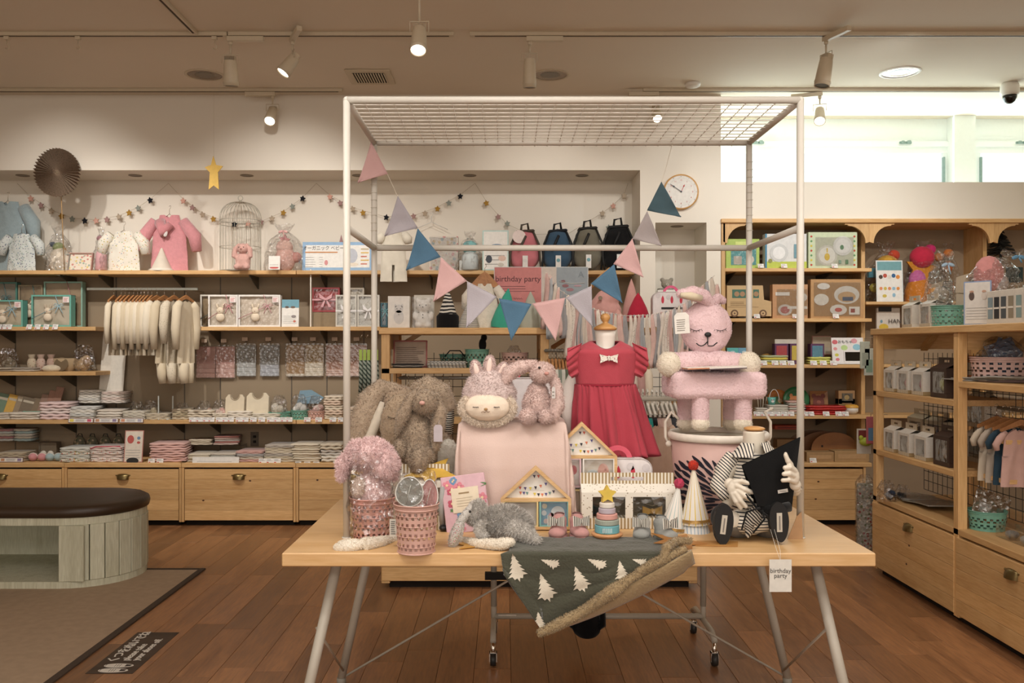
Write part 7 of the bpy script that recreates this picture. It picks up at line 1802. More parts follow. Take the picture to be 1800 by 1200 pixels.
# little recess: baby gift boxes
info_card(1156,1188,459,517,6.80,1.52,'white house-fronted baby keepsake box in the little wall recess',rows=0,tilt=0,name='keepsake_box',txt=(('My House',.09,0,.84,'4a4540'),),pics=((0,.35,.26,.2,'d9b59a'),(0,.37,.18,.12,'ecd9c8')),stand=True)
g=G();g.box(-.055,.055,0,.10,0,(520-459)*6.8/F,mat('8a8578',.6));g.build('box_body',loc=V((X(1172,6.8),6.806,1.52)),label='grey box body behind the house-fronted keepsake card',cat='box')
info_card(1189,1228,462,517,6.84,1.52,'grey framed baby keepsake with animal and house drawings in the recess',border='77756d',base='d9d3c8',rows=0,tilt=0,name='keepsake_box',pics=((.15,.75,.22,.16,'d9b08c'),(-.2,.55,.25,.10,'4a4a44'),(-.2,.25,.2,.15,'c9a585'),(.2,.25,.18,.14,'b5ae9f')))
T=thing('plush_bear','small grey plush bear head peeking over the keepsake box','plush toy',V((X(1172,6.85),6.85,1.52+(520-459)*6.8/F)))
m=mat('9f9789',.95,'fur');g=G();g.ell((0,0,.035),(.045,.03,.038),m);g.ell((-.035,0,.068),.017,m);g.ell((.035,0,.068),.017,m);smoothmesh(g,.005,3,600,.003,1).build('head',T);g=G();g.ell((0,-.03,.028),.012,mat('d0c8ba',.9),n=10);g.ell((0,-.041,.032),.004,mat('1a1512',.4),n=8);g.build('muzzle',T)

# ================= the pine unit behind the table =================
ZG=1.445;dg_=4.95
def gx(px,d=dg_):return X(px,d)
info_card(682,720,521,577,dg_,ZG+.0,'white box with a picture of a bear-shaped night light',rows=0,tilt=0,name='night_light_box',pics=((0,.34,.24,.22,'cfcdca'),(0,.60,.20,.13,'cfcdca'),(-.16,.70,.05,.05,'cfcdca'),(.16,.70,.05,.05,'cfcdca'),(-.08,.60,.02,.015,'4a4644'),(.08,.60,.02,.015,'4a4644'),(0,.42,.02,.015,'6a6664')))
g=G();g.box(-.06,.06,0,.08,0,.179,mat('dcd8d0',.6));g.build('carton',loc=V((gx(701),dg_+.005,ZG)),label='white carton body behind the night light picture',cat='box')
T=thing('bear_night_light','white bear-shaped night light in a clear carton','lamp',V((gx(743),dg_+.04,ZG)));m=mat('ded9d0',.35)
g=G();g.ell((0,0,.045),(.046,.036,.05),m);g.ell((-.025,-.01,.018),(.024,.026,.02),m);g.ell((.025,-.01,.018),(.024,.026,.02),m);g.ell((0,0,.125),(.044,.036,.038),m);g.ell((-.032,0,.158),.016,m);g.ell((.032,0,.158),.016,m);g.ell((-.045,0,.07),(.016,.018,.026),m);g.ell((.045,0,.07),(.016,.018,.026),m)
smoothmesh(g,.004,4).build('body',T);g=G();[g.ell(p_,.0035,mat('4a4440',.4),n=8)for p_ in((-.018,-.036,.128),(.018,-.036,.128),(0,-.038,.118),(0,-.036,.075),(0,-.036,.058))];g.build('face',T)
g=G();g.box(-.058,.058,-.045,-.044,0,.175,cello(.10,.2));g.box(-.058,.058,.05,.052,0,.19,mat('cfc8bb',.6));g.build('carton',T)
def cone_hat(px,pyt,pyb,wpx,m,label,d=dg_,brim=None,lean=0,z=ZG):
    k_=d/F;t=thing('cone_hat',label,'hat',V((X(px,d),d+.05,z)),rot=(0,rd(lean),0));H=(pyb-pyt)*k_;r=wpx*k_/2
    g=G();g.lathe([(r,0),(r*1.02,H*.12),(r*.8,H*.4),(r*.35,H*.8),(r*.06,H*.98),(.001,H)],m,28,cap=False,sy=.7);g.build('cone',t)
    if brim:g=G();g.lathe([(r*1.04,-.0),(r*1.06,H*.3),(r*.9,H*.36)],brim,28,cap=False,sy=.72);g.build('band',t)
zeb2=stripes('d9d4c8','1b1b1d','z',.020,.5,wob=.02)
cone_hat(786,508,577,38,zeb2,'zebra striped pointed baby hat with solid black band',brim=cotton('101012'))
cone_hat(823,532,577,36,stripes('d9d4c8','2a2a2c','z',.0075,.55),'grey and white finely striped pointed baby hat')
cone_hat(884,506,577,44,cotton('3f9c86'),'teal pointed baby hat behind the blue pennant',lean=8);cone_hat(933,512,577,40,cotton('a8aa9c'),'sage grey pointed baby hat right of the teal one')
cone_hat(1124,514,558,38,mat('a8283c',.7,'cloth'),'crimson pointed baby hat next to the dusty pink cape',z=ZG+.06);cone_hat(1112,484,560,34,cotton('c99a92'),'dusty pink pointed baby hat standing behind the crimson one',d=5.1,z=ZG+.04)
cone_hat(1088,536,570,34,mat('c99a90',.7,'cloth'),'small pink pointed hat in front of the pink rucksack',z=ZG)
T=outfit(852,5.05,497,575,66,mat('ddd5c6',.95,'fur'),'cream fleece child cape on a broad wooden hanger',z=ZG,hang=False,name='child_cape')
g=G();k_=5.05/F;H=78*k_;g.prism([(0,H+.07),(.03,H+.05),(.075,H+.0),(.075,H-.02),(-.075,H-.02),(-.075,H+.0),(-.03,H+.05)],-.012,.006,hw);g.tube([(0,0,H+.06),(0,0,H+.09),(.01,0,H+.10),(.004,0,H+.115)],.002,chrome,5);g.build('wooden_hanger',T)
# acrylic event sign
d=4.98;T=thing('event_sign','clear stand sign with pink birthday party panel and garland photo','sign',V((X(952,d),d+.10,ZG)));k_=d/F
def sx(px):return(px-952)*k_
def sz(py):return Z(py,d)-ZG
g=G();g.box(sx(868),sx(1037),0,.004,sz(534),sz(466),mat('cfd3d0',.3));g.box(sx(940),sx(965),.004,.012,0,sz(500),mat('cfd3d0',.3));g.box(sx(925),sx(980),-.03,.05,0,.004,mat('cfd3d0',.3));g.build('acrylic_stand',T)
g=G();g.rect(sx(869),sx(953),sz(532),sz(467),mat('c47a76',.5),-.0004);tk2=mat('5a2f33',.6)
g.text('birthday party',.046,tk2,sx(911),-.0014,sz(488));g.lines(sx(880),sx(942),sz(512),sz(499),3,tk2,-.0014,2,h=.16);g.tube([(sx(903)+i*.0045,-.0018,sz(523)+.005*math.sin(i*2.1))for i in range(12)],.0009,tk2,4);g.build('party_panel',T,label='dusty red panel reading birthday party')
g=G();g.rect(sx(954),sx(1036),sz(533),sz(467),mat('8e979c',.5),-.0004);g.rect(sx(954),sx(980),sz(533),sz(467),mat('c9bdb2',.5),-.001)
for(a,b,c_,r1_,r2_)in((968,500,'d9c2b8',7,34),(975,512,'e0cfc6',5,24),(996,500,'8c6064',6,5),(1004,507,'9c747a',7,5),(1018,500,'b09298',7,3),(992,492,'7a5458',4,4)):g.disc(sx(a),sz(b),r1_*k_,mat(c_,.6),-.0018,14,r2_*k_*.6)
g.tube([(sx(985),-.003,sz(492)),(sx(1005),-.003,sz(496)),(sx(1030),-.003,sz(495))],.0012,mat('dcd5cb',.6),4);g.text('A',.05,mat('7a848a',.6),sx(1024),-.002,sz(480));g.build('photo_panel',T,label='grey photo panel of a ribbon garland')
# rucksack, suitcases on top of the unit
T=thing('child_rucksack','dusty pink canvas rucksack with a round button','backpack',V((gx(1066),dg_+.10,ZG)));m=mat('c79790',.8,'cloth')
g=G();g.ell((0,0,.09),(.10,.06,.10),m);g.ell((.02,0,.17),(.07,.05,.06),m);smoothmesh(g,.008,4,disp=.01).build('body',T);g=G();g.disc(-.03,.17,.012,mat('7d6a55',.4),-.058,16,t=.006);g.build('button',T);g=G();g.tube([(-.09,-.01,.22),(-.02,-.03,.30),(.03,-.02,.34)],.010,mat('b98a55',.5),8);g.build('wooden_handle',T)
suitcase(V((X(1181,5.0),5.0,ZG)),.215,.205,.08,'white toy suitcase with bright pink handle and candle print, beside the rabbit chair',handle='dd5c84',hr=.045,hw=.014)
# tulle and lace tassel garland
T=thing('tassel_garland','tulle and lace tassel garland in pink, grey and cream hung across the unit','garland',(0,0,0));dl=4.84
sp_=[(958,478),(985,510),(1020,534),(1060,548),(1100,555),(1145,553),(1180,545),(1206,532),(1230,506),(1256,484)]
def spy(px):
    for i in range(len(sp_)-1):
        if sp_[i][0]<=px<=sp_[i+1][0]:w_=(px-sp_[i][0])/(sp_[i+1][0]-sp_[i][0]);return sp_[i][1]+(sp_[i+1][1]-sp_[i][1])*w_
    return 500
g=G();g.tube([P(a,b,dl)for a,b in sp_],.0015,mat('d9d0c4',.7),5);g.build('cord',T)
tc_=[mat(c,.9,'cloth')for c in('c9a8a0','a9abac','d4c7b8','d9b8ae','9c9a9a','e0d5c8')]+[dots('ddd4c8',['a89c8e','c9bba9'],120,.3)]
rs=random.Random(5);px=960;i=0
while px<1262:
    y0=spy(px);L=rs.uniform(80,108);
    if px>1215:L=rs.uniform(60,80)
    c=V(P(px,y0,dl));k_=dl/F;w_=rs.uniform(6,9)*k_;g=G()
    g.grid(5,10,lambda u,v:(c.x+(u-.5)*w_*(.5+1.5*v**.7)+.006*math.sin(v*5+i),c.y-.012+.010*math.sin(u*7+v*4+i)*(v+.2)+rs.uniform(-.001,.001),c.z-L*k_*v-.004*math.sin(u*5)),tc_[i%7]);o=g.build('ribbon_strip',T);md=o.modifiers.new('s','SOLIDIFY');md.thickness=.0012
    g=G();g.ell((c.x,c.y-.006,c.z-.004),(.007,.007,.009),tc_[(i+2)%7],n=8);g.build('knot',o)
    px+=rs.uniform(6.5,9);i+=1
# goods inside the unit
zs_=Z(647,4.88)
info_card(691,751,600,648,5.05,zs_,'rosy framed notice with dense print standing on the unit shelf',border='a8625c',base='b5a08c',rows=0,tilt=-6,name='framed_notice')
g=G();g.lines(-.08,.08,.02,.12,9,mat('8c7a6c',.7),-.0005,2);g.build('notice_print',loc=V((X(721,5.04),5.042,zs_)),rot=(rd(-6),0,0),label='rows of small print on the rosy framed notice',cat='print')
stack(752,820,647,635,7,[stripes('c9c5bc','8f8d88','d',.02,.6)],'grey striped folded leggings on the unit shelf',dd=4.93,zb=zs_,dep=.2,grp='grey striped leggings')
stack(686,738,647,640,3,['2b2928','c9c4bb'],'black and white packed cloth at the left of the unit shelf',dd=4.93,zb=zs_,dep=.2,rz=10)
shelf_basket(797,5.16,zs_+.0,52,22,bteal,'long teal basket behind the striped leggings',.5);shelf_basket(838,5.0,zs_,42,32,bteal,'deep teal basket with a dark hair clip on top',.8)
shelf_basket(905,5.0,zs_,46,26,blight,'pale pink basket inside the unit behind the red arched handle',.8)
wrap(905,640,13,5.0,zs_+.03,'clear wrapped goods in the pale pink basket inside the unit','b5a89c','a09488')
g=G();g.ell((0,0,.03),(.022,.02,.04),cotton('17181a'));g.ell((.008,0,.07),(.018,.015,.022),cotton('17181a'));g.build('hair_clip',loc=V((X(848,5.0),5.04,zs_+.10)),label='black bow on top of the deep teal basket',cat='bow')
g=G();g.tube([(-.06,0,0),(-.03,0,.035),(.03,0,.035),(.06,0,0)],.004,cotton('17181a'),6);g.build('hair_band',loc=V((X(799,5.16),5.2,zs_+.06)),label='black hair band sticking out of the long teal basket',cat='hair band')
# rails with clothes inside the unit
def rail(px0,px1,py,d,label):
    t=thing('clothes_rail',label,'clothes rail',V((X((px0+px1)/2,d),d,Z(py,d))));w_=(px1-px0)*d/F/2
    g=G();g.tube([(-w_,0,0),(w_,0,0)],.010,mat('8f8d86',.35,metal=.6),10);g.build('bar',t);g=G();[g.tube([(s*w_,0,0),(s*w_,.28,0)],.006,mat('8f8d86',.35,metal=.6),6)for s in(-1,1)];g.build('arm',t)
rail(958,1228,616,4.86,'steel rail in the right half of the pine unit');rail(702,955,664,4.95,'steel rail under the shelf of the pine unit')
cl_=['a9aba3','6f7466','cfcbc0','7c8578','c3bfb4','59604f','b3aea2']
for i in range(7):
    px=965+i*6;hung(X(px,4.84),4.86,Z(616,4.86),cotton(cl_[i]),.36,.22,'%s garment hanging next to the pale pink plush rabbit, %s from left'%(('grey','olive','white','sage','pale','dark green','stone')[i],ORD[i]),'clothes on the unit rail',sleeve=.5,T_=.012)
for i in range(7):
    px=718+i*12;hung(X(px,4.95),4.95,Z(664,4.95),cotton(cl_[(i+3)%7])if i<4 else stripes('cfcbc0','202022','z',.012,.5),.26,.20,'%s garment in the shaded rail above the taupe rabbits, %s from left'%('dark' if i<4 else 'striped',ORD[i]),'shaded clothes behind the rabbits',sleeve=.4,T_=.012)
for i in range(3):hung(X(1110+i*13,4.86),4.86,Z(616,4.86),cotton(('cdbcae','b58f88','d6c9b4')[i]),.30,.2,'%s garment on the unit rail right of the red dress'%('pale beige','mauve','cream fleece')[i],'clothes right of the dress',T_=.02)
# clothes on the low rack
xl,xr,ry,z1=RACK;wpl=mat('dad5ca',.4)
for i in range(9):
    px=1122+i*8;c_=('8c8579','17181b','2c8c84','15161a','c9a79c','d6b8a8','c0aa9a','3a3c40','22252b')[i]
    t=hung(X(px,ry),ry,z1+.012,cotton(c_),.26 if i<4 else .30,.22,'%s garment on a white hanger on the low rack, %s from left'%(('taupe','black','teal','black','rosy','peach','beige','charcoal','dark blue')[i],ORD[i]),'clothes on the low rolling rack',hanger=False,T_=.02,sleeve=.4)
    g=G();g.prism([(0,-.03),(.09,-.075),(.085,-.088),(0,-.055),(-.085,-.088),(-.09,-.075)],-.005,.005,wpl);g.tube([(0,0,-.035),(0,0,.0),(.011,0,.016),(.0,0,.026),(-.012,0,.016)],.0045,wpl,8);g.build('white_hanger',t)
T=thing('navy_floral_garment','navy floral garment showing between the white blouse and dress','clothes',V((X(1012,3.75),3.75,Z(800,3.75))));g=G();g.tube([(0,0,-.15),(0,0,0),(-.01,0,.12)],[.045,.04,.03],dots('39424f',['a9b0b5','6a7f92'],110,.3),12);g.build('fabric',T)
hung(X(1160,3.75),3.78,Z(735,3.75)+.06,mat('cdb09c',.8,'cloth',var=.04),.40,.20,'peach satin child skirt hanging left of the pink bucket',hanger=False,sleeve=.2,T_=.05,rz=.4)
# ================= right wall unit goods =================
yR=6.64;ZR=[Z(473,6.7),Z(560,6.7),Z(640,6.7),Z(728,6.7),.47]
def show_box(px0,px1,pyt,pyb,z,label,base,win=None,items=(),dd=yR,dep=.07,border=None,txt=None,rz=0,name='product_box',film=True):
    W=(px1-px0)*dd/F;H=(pyb-pyt)*dd/F;t=thing(name,label,'box',V((X((px0+px1)/2,dd),dd,z)),rd(rz));m=mat(base,.55)
    g=G();g.box(-W/2,W/2,0,dep,0,H,m,bev=.002);g.build('carton',t);g=G()
    if border:
        for i in range(7):
            for s in(-1,1):g.disc(s*W*.44,H*(.1+.13*i),W*.022,mat(border[i%len(border)],.6),-.0004,10,H*.03)
    if win:x0,x1,z0,z1,c=win;g.rect(x0*W,x1*W,z0*H,z1*H,mat(c,.6),-.0006)
    for k_ in items:
        kind,a,b,r,c=k_[:5];r2=k_[5]if len(k_)>5 else r
        if kind=='d':g.disc(a*W,b*H,r*W,mat(c,.5),-.0014-.0006*items.index(k_),20,r2*W)
        else:g.rect((a-r)*W,(a+r)*W,(b-r2)*H,(b+r2)*H,mat(c,.5),-.0014-.0006*items.index(k_))
    if txt:g.text(txt[0],txt[1],mat(txt[2],.6),txt[3]*W,-.012,txt[4]*H)
    g.build('front_print',t)
    if win and film:g=G();g.box(win[0]*W,win[1]*W,-.0125,-.012,win[2]*H,win[3]*H,cello(.12,.3));g.build('window_film',t)
    return t
show_box(1276,1335,420,472,ZR[0],'lime green tableware box with teal window and cup','a9bf5e',(-.35,.4,.12,.72,'4f9a9c'),(('r',-.15,.28,.12,'b9b0a2',.14),('d',.22,.3,.12,'d9d2c4'),('r',-.02,.85,.2,'c9d67a',.06)))
show_box(1345,1418,411,472,ZR[0],'white and lime tableware box with a round plate and blue cup','d9d9d6',None,(('r',0,.1,.5,'b9c64e',.1),('r',-.48,.5,.02,'2f7a9c',.5),('d',-.17,.45,.22,'c9cac8'),('d',-.17,.45,.15,'e6e6e4'),('r',.28,.5,.09,'6d97a3',.2),('d',-.38,.22,.05,'8f8f4c')))
show_box(1421,1507,408,472,ZR[0],'pale green dinnerware box with pear plate and spare bowl','c5d0ae',(-.36,.42,.08,.86,'b7baa4'),(('d',-.12,.36,.21,'c5c3b6'),('d',-.12,.36,.17,'dcdacf'),('d',-.12,.32,.055,'d2b23c',.075),('r',-.12,.5,.012,'d2b23c',.06),('d',.2,.62,.20,'cfcfc8'),('d',.2,.62,.15,'dddcd6'),('d',.18,.58,.04,'55805c',.05),('r',.28,.18,.03,'55805c',.06),('r',.14,.18,.025,'7fa08a',.05)),border=('b5402e','c9b53c','5f8f5c'))
T=thing('toy_car_box','kraft carton shaped like a boxy off-road car with two windows','box',V((X(1317,yR),yR,ZR[1])));k_=yR/F;kr=mat('c6a87c',.7,var=.03)
def cq(pts,m,y,th=.001):return G().prism([(a*k_,b*k_)for a,b in pts],y,y-th,m)
g=G();g.prism([(a*k_,b*k_)for a,b in((-39,4),(39,4),(39,30),(26,33),(24,58),(-39,58))],0,.10,kr);g.build('body',T)
g=G();g.add(*[lambda:0][:0])if 0 else None
for a,b in((-30,-6),(7,17)):g.prism([(a*k_,36*k_),(b*k_,36*k_),(b*k_,51*k_),(a*k_,51*k_)],-.0002,-.0012,mat('3f6a58',.5))
for x in(-22,-12,12):g.disc(x*k_,43*k_,4.5*k_,mat('a5825e',.5),-.0016,14)
g.lines(-33*k_,0,22*k_,30*k_,3,mat('7a6242',.7),-.0004,2,h=.3);g.lines(-38*k_,38*k_,19*k_,21*k_,1,mat('8a6f4a',.7),-.0004,2,h=.3);g.build('window_print',T)
for x in(-26,24):g=G();g.disc(x*k_,9*k_,6.5*k_,mat('6b4e36',.6),-.001,22,t=.004);g.disc(x*k_,9*k_,4*k_,mat('c6a87c',.6),-.005,18);g.disc(x*k_,9*k_,1.6*k_,mat('6b4e36',.6),-.006,12);g.build('wheel',T)
show_box(1358,1420,500,560,ZR[1],'kraft box with spoon and cup behind clear film, behind the post','bd8f66',(-.38,.48,.1,.86,'a07c54'),(('d',-.15,.25,.2,'bdb6ac',.16),('d',-.15,.25,.13,'a5605a',.1),('r',.2,.32,.28,'cfcac0',.04),('r',-.22,.72,.2,'d5cfc5',.05),('d',.32,.62,.16,'c2bcb0',.13)),dd=yR)
show_box(1425,1518,491,560,ZR[1],'wide kraft tableware gift box with whale plate, bowl and mug','b78e5f',(-.44,.44,.06,.92,'9c7a52'),(('d',.18,.60,.24,'c9c4ba',.17),('d',.18,.55,.17,'b5946c',.10),('r',.2,.5,.10,'3f4f66',.05),('d',-.30,.48,.14,'d2ccc0',.11),('d',-.26,.82,.12,'d9d5cc',.06),('d',.02,.22,.16,'cfcac0',.10),('d',.02,.22,.07,'b5564e',.04),('r',.32,.20,.10,'d6d2c8',.10),('r',.29,.2,.04,'8a4038',.05)))
price_tags((1338,1379,1468),yR-.05,ZR[0]+.001,'white price card on the top bookcase shelf',w=.045,h=.034);price_tags((1331,1399,1470),yR-.05,ZR[1]+.001,'white price card on the shelf of the kraft car box',w=.045,h=.034)
price_tags((1343,1363,1377,1391,1431,1448,1466),yR-.045,ZR[2]-.004,'white price card on the yellow pad shelf',w=.05,h=.036);price_tags((1331,1343,1355,1367,1379,1391,1417,1426,1453,1475,1487),yR-.045,ZR[3]-.004,'white price card with red dot on the plate shelf',w=.048,h=.036)
price_tags((1404,1430),yR-.045,ZR[4],'white price card on the bottom counter of the bookcase',w=.05,h=.036)
show_box(1278,1298,597,612,ZR[2]+.06,'teal carton right of the rabbit chair head','5fb3b0',None,(('d',0,.5,.2,'a9d0d8',.12),),dd=6.7);show_box(1298,1318,597,612,ZR[2]+.06,'blue carton next to the teal carton','6fa3bd',None,(('d',0,.5,.2,'c9dde2',.12),),dd=6.7)
show_box(1276,1320,612,640,ZR[2],'plain dark carton carrying the small teal and blue cartons','6f6048',None,(),dd=6.72,dep=.10)
for i,(x0,c,d_)in enumerate(((1362,'b8404a','crimson'),(1389,'d9c24e','yellow'),(1425,'4f8fa8','blue'))):show_box(x0,x0+24,604,640,ZR[2],'small purple edged box with %s toy'%d_,'5c3656',(-.38,.38,.2,.9,c),(('d',.2,.3,.12,'d9d0c0'),),dd=6.72)
show_box(1362,1405,596,604,Z(604,6.74),'flat white hanging header card above the purple boxes','cfc8ba',None,(),dd=6.74,dep=.005)
info_card(1428,1462,590,623,6.80,Z(623,6.8),'rosy bordered notice on the toy shelf',border='a8766a',base='b5a58c',rows=4,tilt=-4,name='shelf_notice')
t=thing('tablet_display','white patterned display stand with a black tablet screen','display',V((X(1492,6.62),6.62,ZR[2])),rot=(rd(-10),0,0));k_=6.62/F
g=G();g.box(-28*k_,28*k_,0,.01,0,48*k_,mat('e0dcd8',.6));g.box(-24*k_,30*k_,-.02,0,0,4*k_,mat('e0dcd8',.6));g.build('board',t);g=G();[g.disc(a*k_,b*k_,r*k_,mat(c,.6),-.0004,14,r*.8*k_)for a,b,r,c in((-22,40,5,'c9636a'),(12,42,5.5,'d59aa0'),(-22,28,3.5,'d98f8f'),(-20,17,3.5,'c9c24e'),(-19,9,3.5,'cf7a80'),(16,31,7,'8fc0d0'),(-6,30,6,'b5cf8a'))];g.text('おもちゃ',6.5*k_,mat('4a4a48',.6),-4*k_,-.002,40*k_);g.build('sticker_print',t,kind='stuff')
g=G();g.box(-8*k_,24*k_,-.008,-.001,4*k_,24*k_,mat('e0dcd8',.5),bev=.001);g.box(-6*k_,22*k_,-.0085,-.007,6*k_,22*k_,mat('15140f',.15));g.build('tablet',t)
stack(1342,1386,640,624,4,[mat('d9c85a',.6),mat('a9b08c',.6)],'flat yellow activity pad on the toy shelf, pile left of post',dd=6.66,zb=ZR[2],dep=.15,cat='pad',name='activity_pad');stack(1425,1462,640,627,3,[mat('c9c86a',.6)],'flat pale yellow pad right of the front post',dd=6.66,zb=ZR[2],dep=.15,cat='pad',name='activity_pad')
g=G();g.ell((0,0,.035),(.07,.05,.045),mat('b88a45',.4));g.build('wooden_toy',loc=V((X(1352,6.8),6.85,ZR[2])),label='amber rounded toy behind the yellow pads',cat='toy')
# plates and trays
def plate(px,py,r,c,label,d=6.86,motif=(),rim=None,sq=False,z=None):
    k_=d/F;t=thing('plate',label,'plate',V((X(px,d),d,(ZR[3]if z is None else z)+.001)),rot=(rd(-10),0,0));g=G()
    M_=Matrix.Translation((0,0,r*k_))@Matrix.Rotation(PI/2,4,'X');g.lathe([(.001,0),(r*.65*k_,0),(r*k_,.014),(r*k_,.010),(r*.65*k_,-.005),(.001,-.005)],mat(c,.25),4 if sq else 36,cap=False,M=M_@(Matrix.Rotation(PI/4,4,'Z')if sq else Matrix()),smooth=not sq);g.build('dish',t)
    if motif:g=G();[g.disc(a*k_,(r+b)*k_,q_*k_,mat(cc,.4),-.0045-.0006*i,16,q2*k_)for i,(a,b,q_,q2,cc)in enumerate(motif)];g.build('printed_motif',t)
    return t
plate(1368,694,20,'c0793c','orange standing plate behind the teal mug',6.9,((-2,-2,8,10,'4f7a50'),(4,0,4,4,'d9b98c')))
plate(1400,698,23,'2f6b42','dark green standing plate with an orange cat head',6.84,((-2,-2,10,9,'c07a45'),(-8,7,3,4,'c07a45'),(5,7,3,4,'c07a45'),(-4,-1,1.2,1.2,'2a2018'),(2,-1,1.2,1.2,'2a2018')))
plate(1440,696,22,'a87a52','kraft square plate with a dark red bear head',6.88,((0,-4,10,12,'7a3a30'),(-8,7,4,4,'7a3a30'),(8,7,4,4,'7a3a30'),(0,-4,4,3,'9c5a4a')),sq=True)
stack(1352,1386,728,711,6,[mat('cfcabd',.3)],'white plate lying in the flat plate pile',dd=6.66,zb=ZR[3],dep=.15,cat='plate',name='flat_plate');stack(1386,1415,728,704,6,[mat('b9b5a8',.3),mat('c9a59a',.3)],'pale bowl in the pile behind the front post',dd=6.68,zb=ZR[3],dep=.13,cat='bowl',name='flat_bowl')
stack(1421,1488,728,712,4,[mat('b02a26',.3)],'glossy red serving tray in the low pile',dd=6.64,zb=ZR[3],dep=.18,cat='tray',name='serving_tray',bev=.003);stack(1330,1350,728,716,4,[mat('d2ccc0',.4)],'small white dish in the left dish pile',dd=6.66,zb=ZR[3],dep=.1,cat='dish',name='small_dish')
t=thing('mug','teal mug with a small panda face on the plate pile','mug',V((X(1359,6.7),6.74,ZR[3]+.072)));g=G();g.lathe([(.001,0),(.026,0),(.032,.055),(.029,.055),(.024,.004),(.001,.004)],mat('69b0a4',.35),24,cap=False);g.build('cup',t);g=G();g.disc(0,.028,.012,mat('e0ddd6',.5),-.031,14);g.disc(-.006,.036,.004,mat('1c1c1c',.5),-.0316,8);g.disc(.006,.036,.004,mat('1c1c1c',.5),-.0316,8);g.build('face_print',t);g=G();g.tube([(.038*math.cos(a)+.02,0,.03+.085*math.sin(a))for a in[PI*i/12 for i in range(13)]],.0025,mat('e0ddd6',.3),6);g.build('handle_ring',t)
for i in range(5):g=G();g.tube([(0,0,0),(.002+.004*i,0,.13)],.004,mat(('b5a890','8c8478','c9bda8')[i%3],.5),6);g.build('cutlery',loc=V((X(1334+i*3,6.8),6.8,ZR[3])),rot=(0,rd(-6+3*i),0),label='child cutlery handle standing in the left bunch, %s'%ORD[i],cat='cutlery',group='cutlery bunch')
show_box(1474,1503,678,702,ZR[3]+.07,'small kraft toy box with a dark window','a5825a',(-.3,.35,.25,.8,'4f4a3c'),(('d',0,.5,.15,'b59a5c'),),dd=6.8);show_box(1474,1503,702,728,ZR[3],'lower kraft toy box carrying the windowed one','a07d55',None,(('r',0,.6,.3,'8c6a45',.1),),dd=6.8)
t=thing('lunch_bowl','white lunch bowl with a yellow lid','bowl',V((X(1498,6.7),6.72,ZR[3])));g=G();g.lathe([(.03,0),(.05,.02),(.052,.05)],mat('d6d0c6',.4),24);g.build('bowl',t);g=G();g.lathe([(.054,.05),(.054,.06),(.04,.072),(.001,.074)],mat('cf9a3c',.4),24,cap=False);g.build('lid',t)
# bottom counter
for i,(px,r,c)in enumerate(((1434,50,'6b472a'),(1452,48,'7c5230'),(1468,42,'9c683a'))):
    d=6.98-.08*i;k_=d/F;t=thing('animal_board',('dark brown arched board at the back','brown arched board in the middle','honey brown whale-shaped wooden board in front')[i],'board',V((X(px,d),d,ZR[4])),rot=(rd(-6),0,0))
    g=G();g.prism([(r*k_*1.0*math.cos(a),max(0,46*k_*math.sin(a)**.6))for a in[PI*j/18 for j in range(19)]],0,.015,mat(c,.35,var=.12,sc=12));g.build('board',t)
    if i==2:g=G();g.disc(-22*k_,22*k_,2*k_,mat('2a1a10',.5),-.0006,12);g.tube([(-26*k_,-.001,12*k_),(-20*k_,-.001,10*k_),(-14*k_,-.001,13*k_)],.0015,mat('2a1a10',.5),5);g.build('eye_and_mouth',t)
for x0,x1,y0,c,lab_ in((1418,1466,795,'a08058','low kraft box on the counter, left'),(1467,1528,793,'a8885e','low kraft box on the counter, right'),(1352,1404,790,'8f7048','brown box with a green edge on the counter'),(1362,1410,745,'a5452f','flat orange red box on top of the brown carton')):
    show_box(x0,x1,y0,812 if y0>760 else 752,ZR[4]if y0>760 else Z(756,6.8),lab_,c,None,(('r',0,.5,.4,'b5936a' if y0>760 else '7a2f22',.2),),dd=6.64 if y0>760 else 6.86,dep=.12)
show_box(1366,1404,757,790,ZR[4]+.0,'brown carton below the flat orange red box','8a6a44',None,(('r',0,.5,.3,'5c8a4a',.06),),dd=6.86,dep=.1)
# ---- middle bay: gift bags and sign ----
z2=Z(531,6.80)
info_card(1541,1588,457,530,6.72,z2,'white sign card with teal head and rows of small toy pictures',border='d9dcd9',head=('6f9ea3',.24),rows=0,tilt=-3,pics=[(-.33+.16*i,.60+.03*(i%2),.075,.05,c)for i,c in enumerate(('4a3a2c','b8503c','d9d2c6','2f5f8c','d98a3c'))]+[(-.33+.16*i,.32,.06,.04,c)for i,c in enumerate(('d98a5c','c9b24e','d98a5c','8fb5c9','d98a3c'))]+[(-.2,.14,.08,.04,'c9b24e'),(.15,.16,.06,.05,'8fb5c9')])
gift_bag(1556,6.86,z2,76,104,'large clear gift bag with yellow and red toys behind the sign card',[('ball',.05,.62,.28,'c9993c'),('ball',.2,.8,.14,'b5452f'),('box',-.3,.5,.10,'4f8fa0'),('ball',-.25,.25,.12,'b0a045'),('ball',.1,.2,.2,'8a7a4c')],film=.16)
gift_bag(1625,6.84,z2,84,106,'clear gift bag with red flower toy, orange ribbon and pink cloth',[('ball',-.05,.75,.26,'c03048'),('ball',-.05,.72,.06,'c9b45c'),('ball',.12,.88,.12,'c02f66'),('star',-.08,.55,.34,'cf8a2c'),('oval',-.15,.36,.18,'c96aa0'),('oval',-.12,.12,.30,'cf7f2c'),('ball',.3,.75,.1,'b5703c')],film=.12)
gift_bag(1667,6.87,z2,40,102,'tall clear bag with an orange giraffe toy at the back',[('oval',0,.62,.2,'b5642c'),('ball',0,.85,.22,'c0743c'),('oval',0,.25,.26,'a8602f')],film=.10)
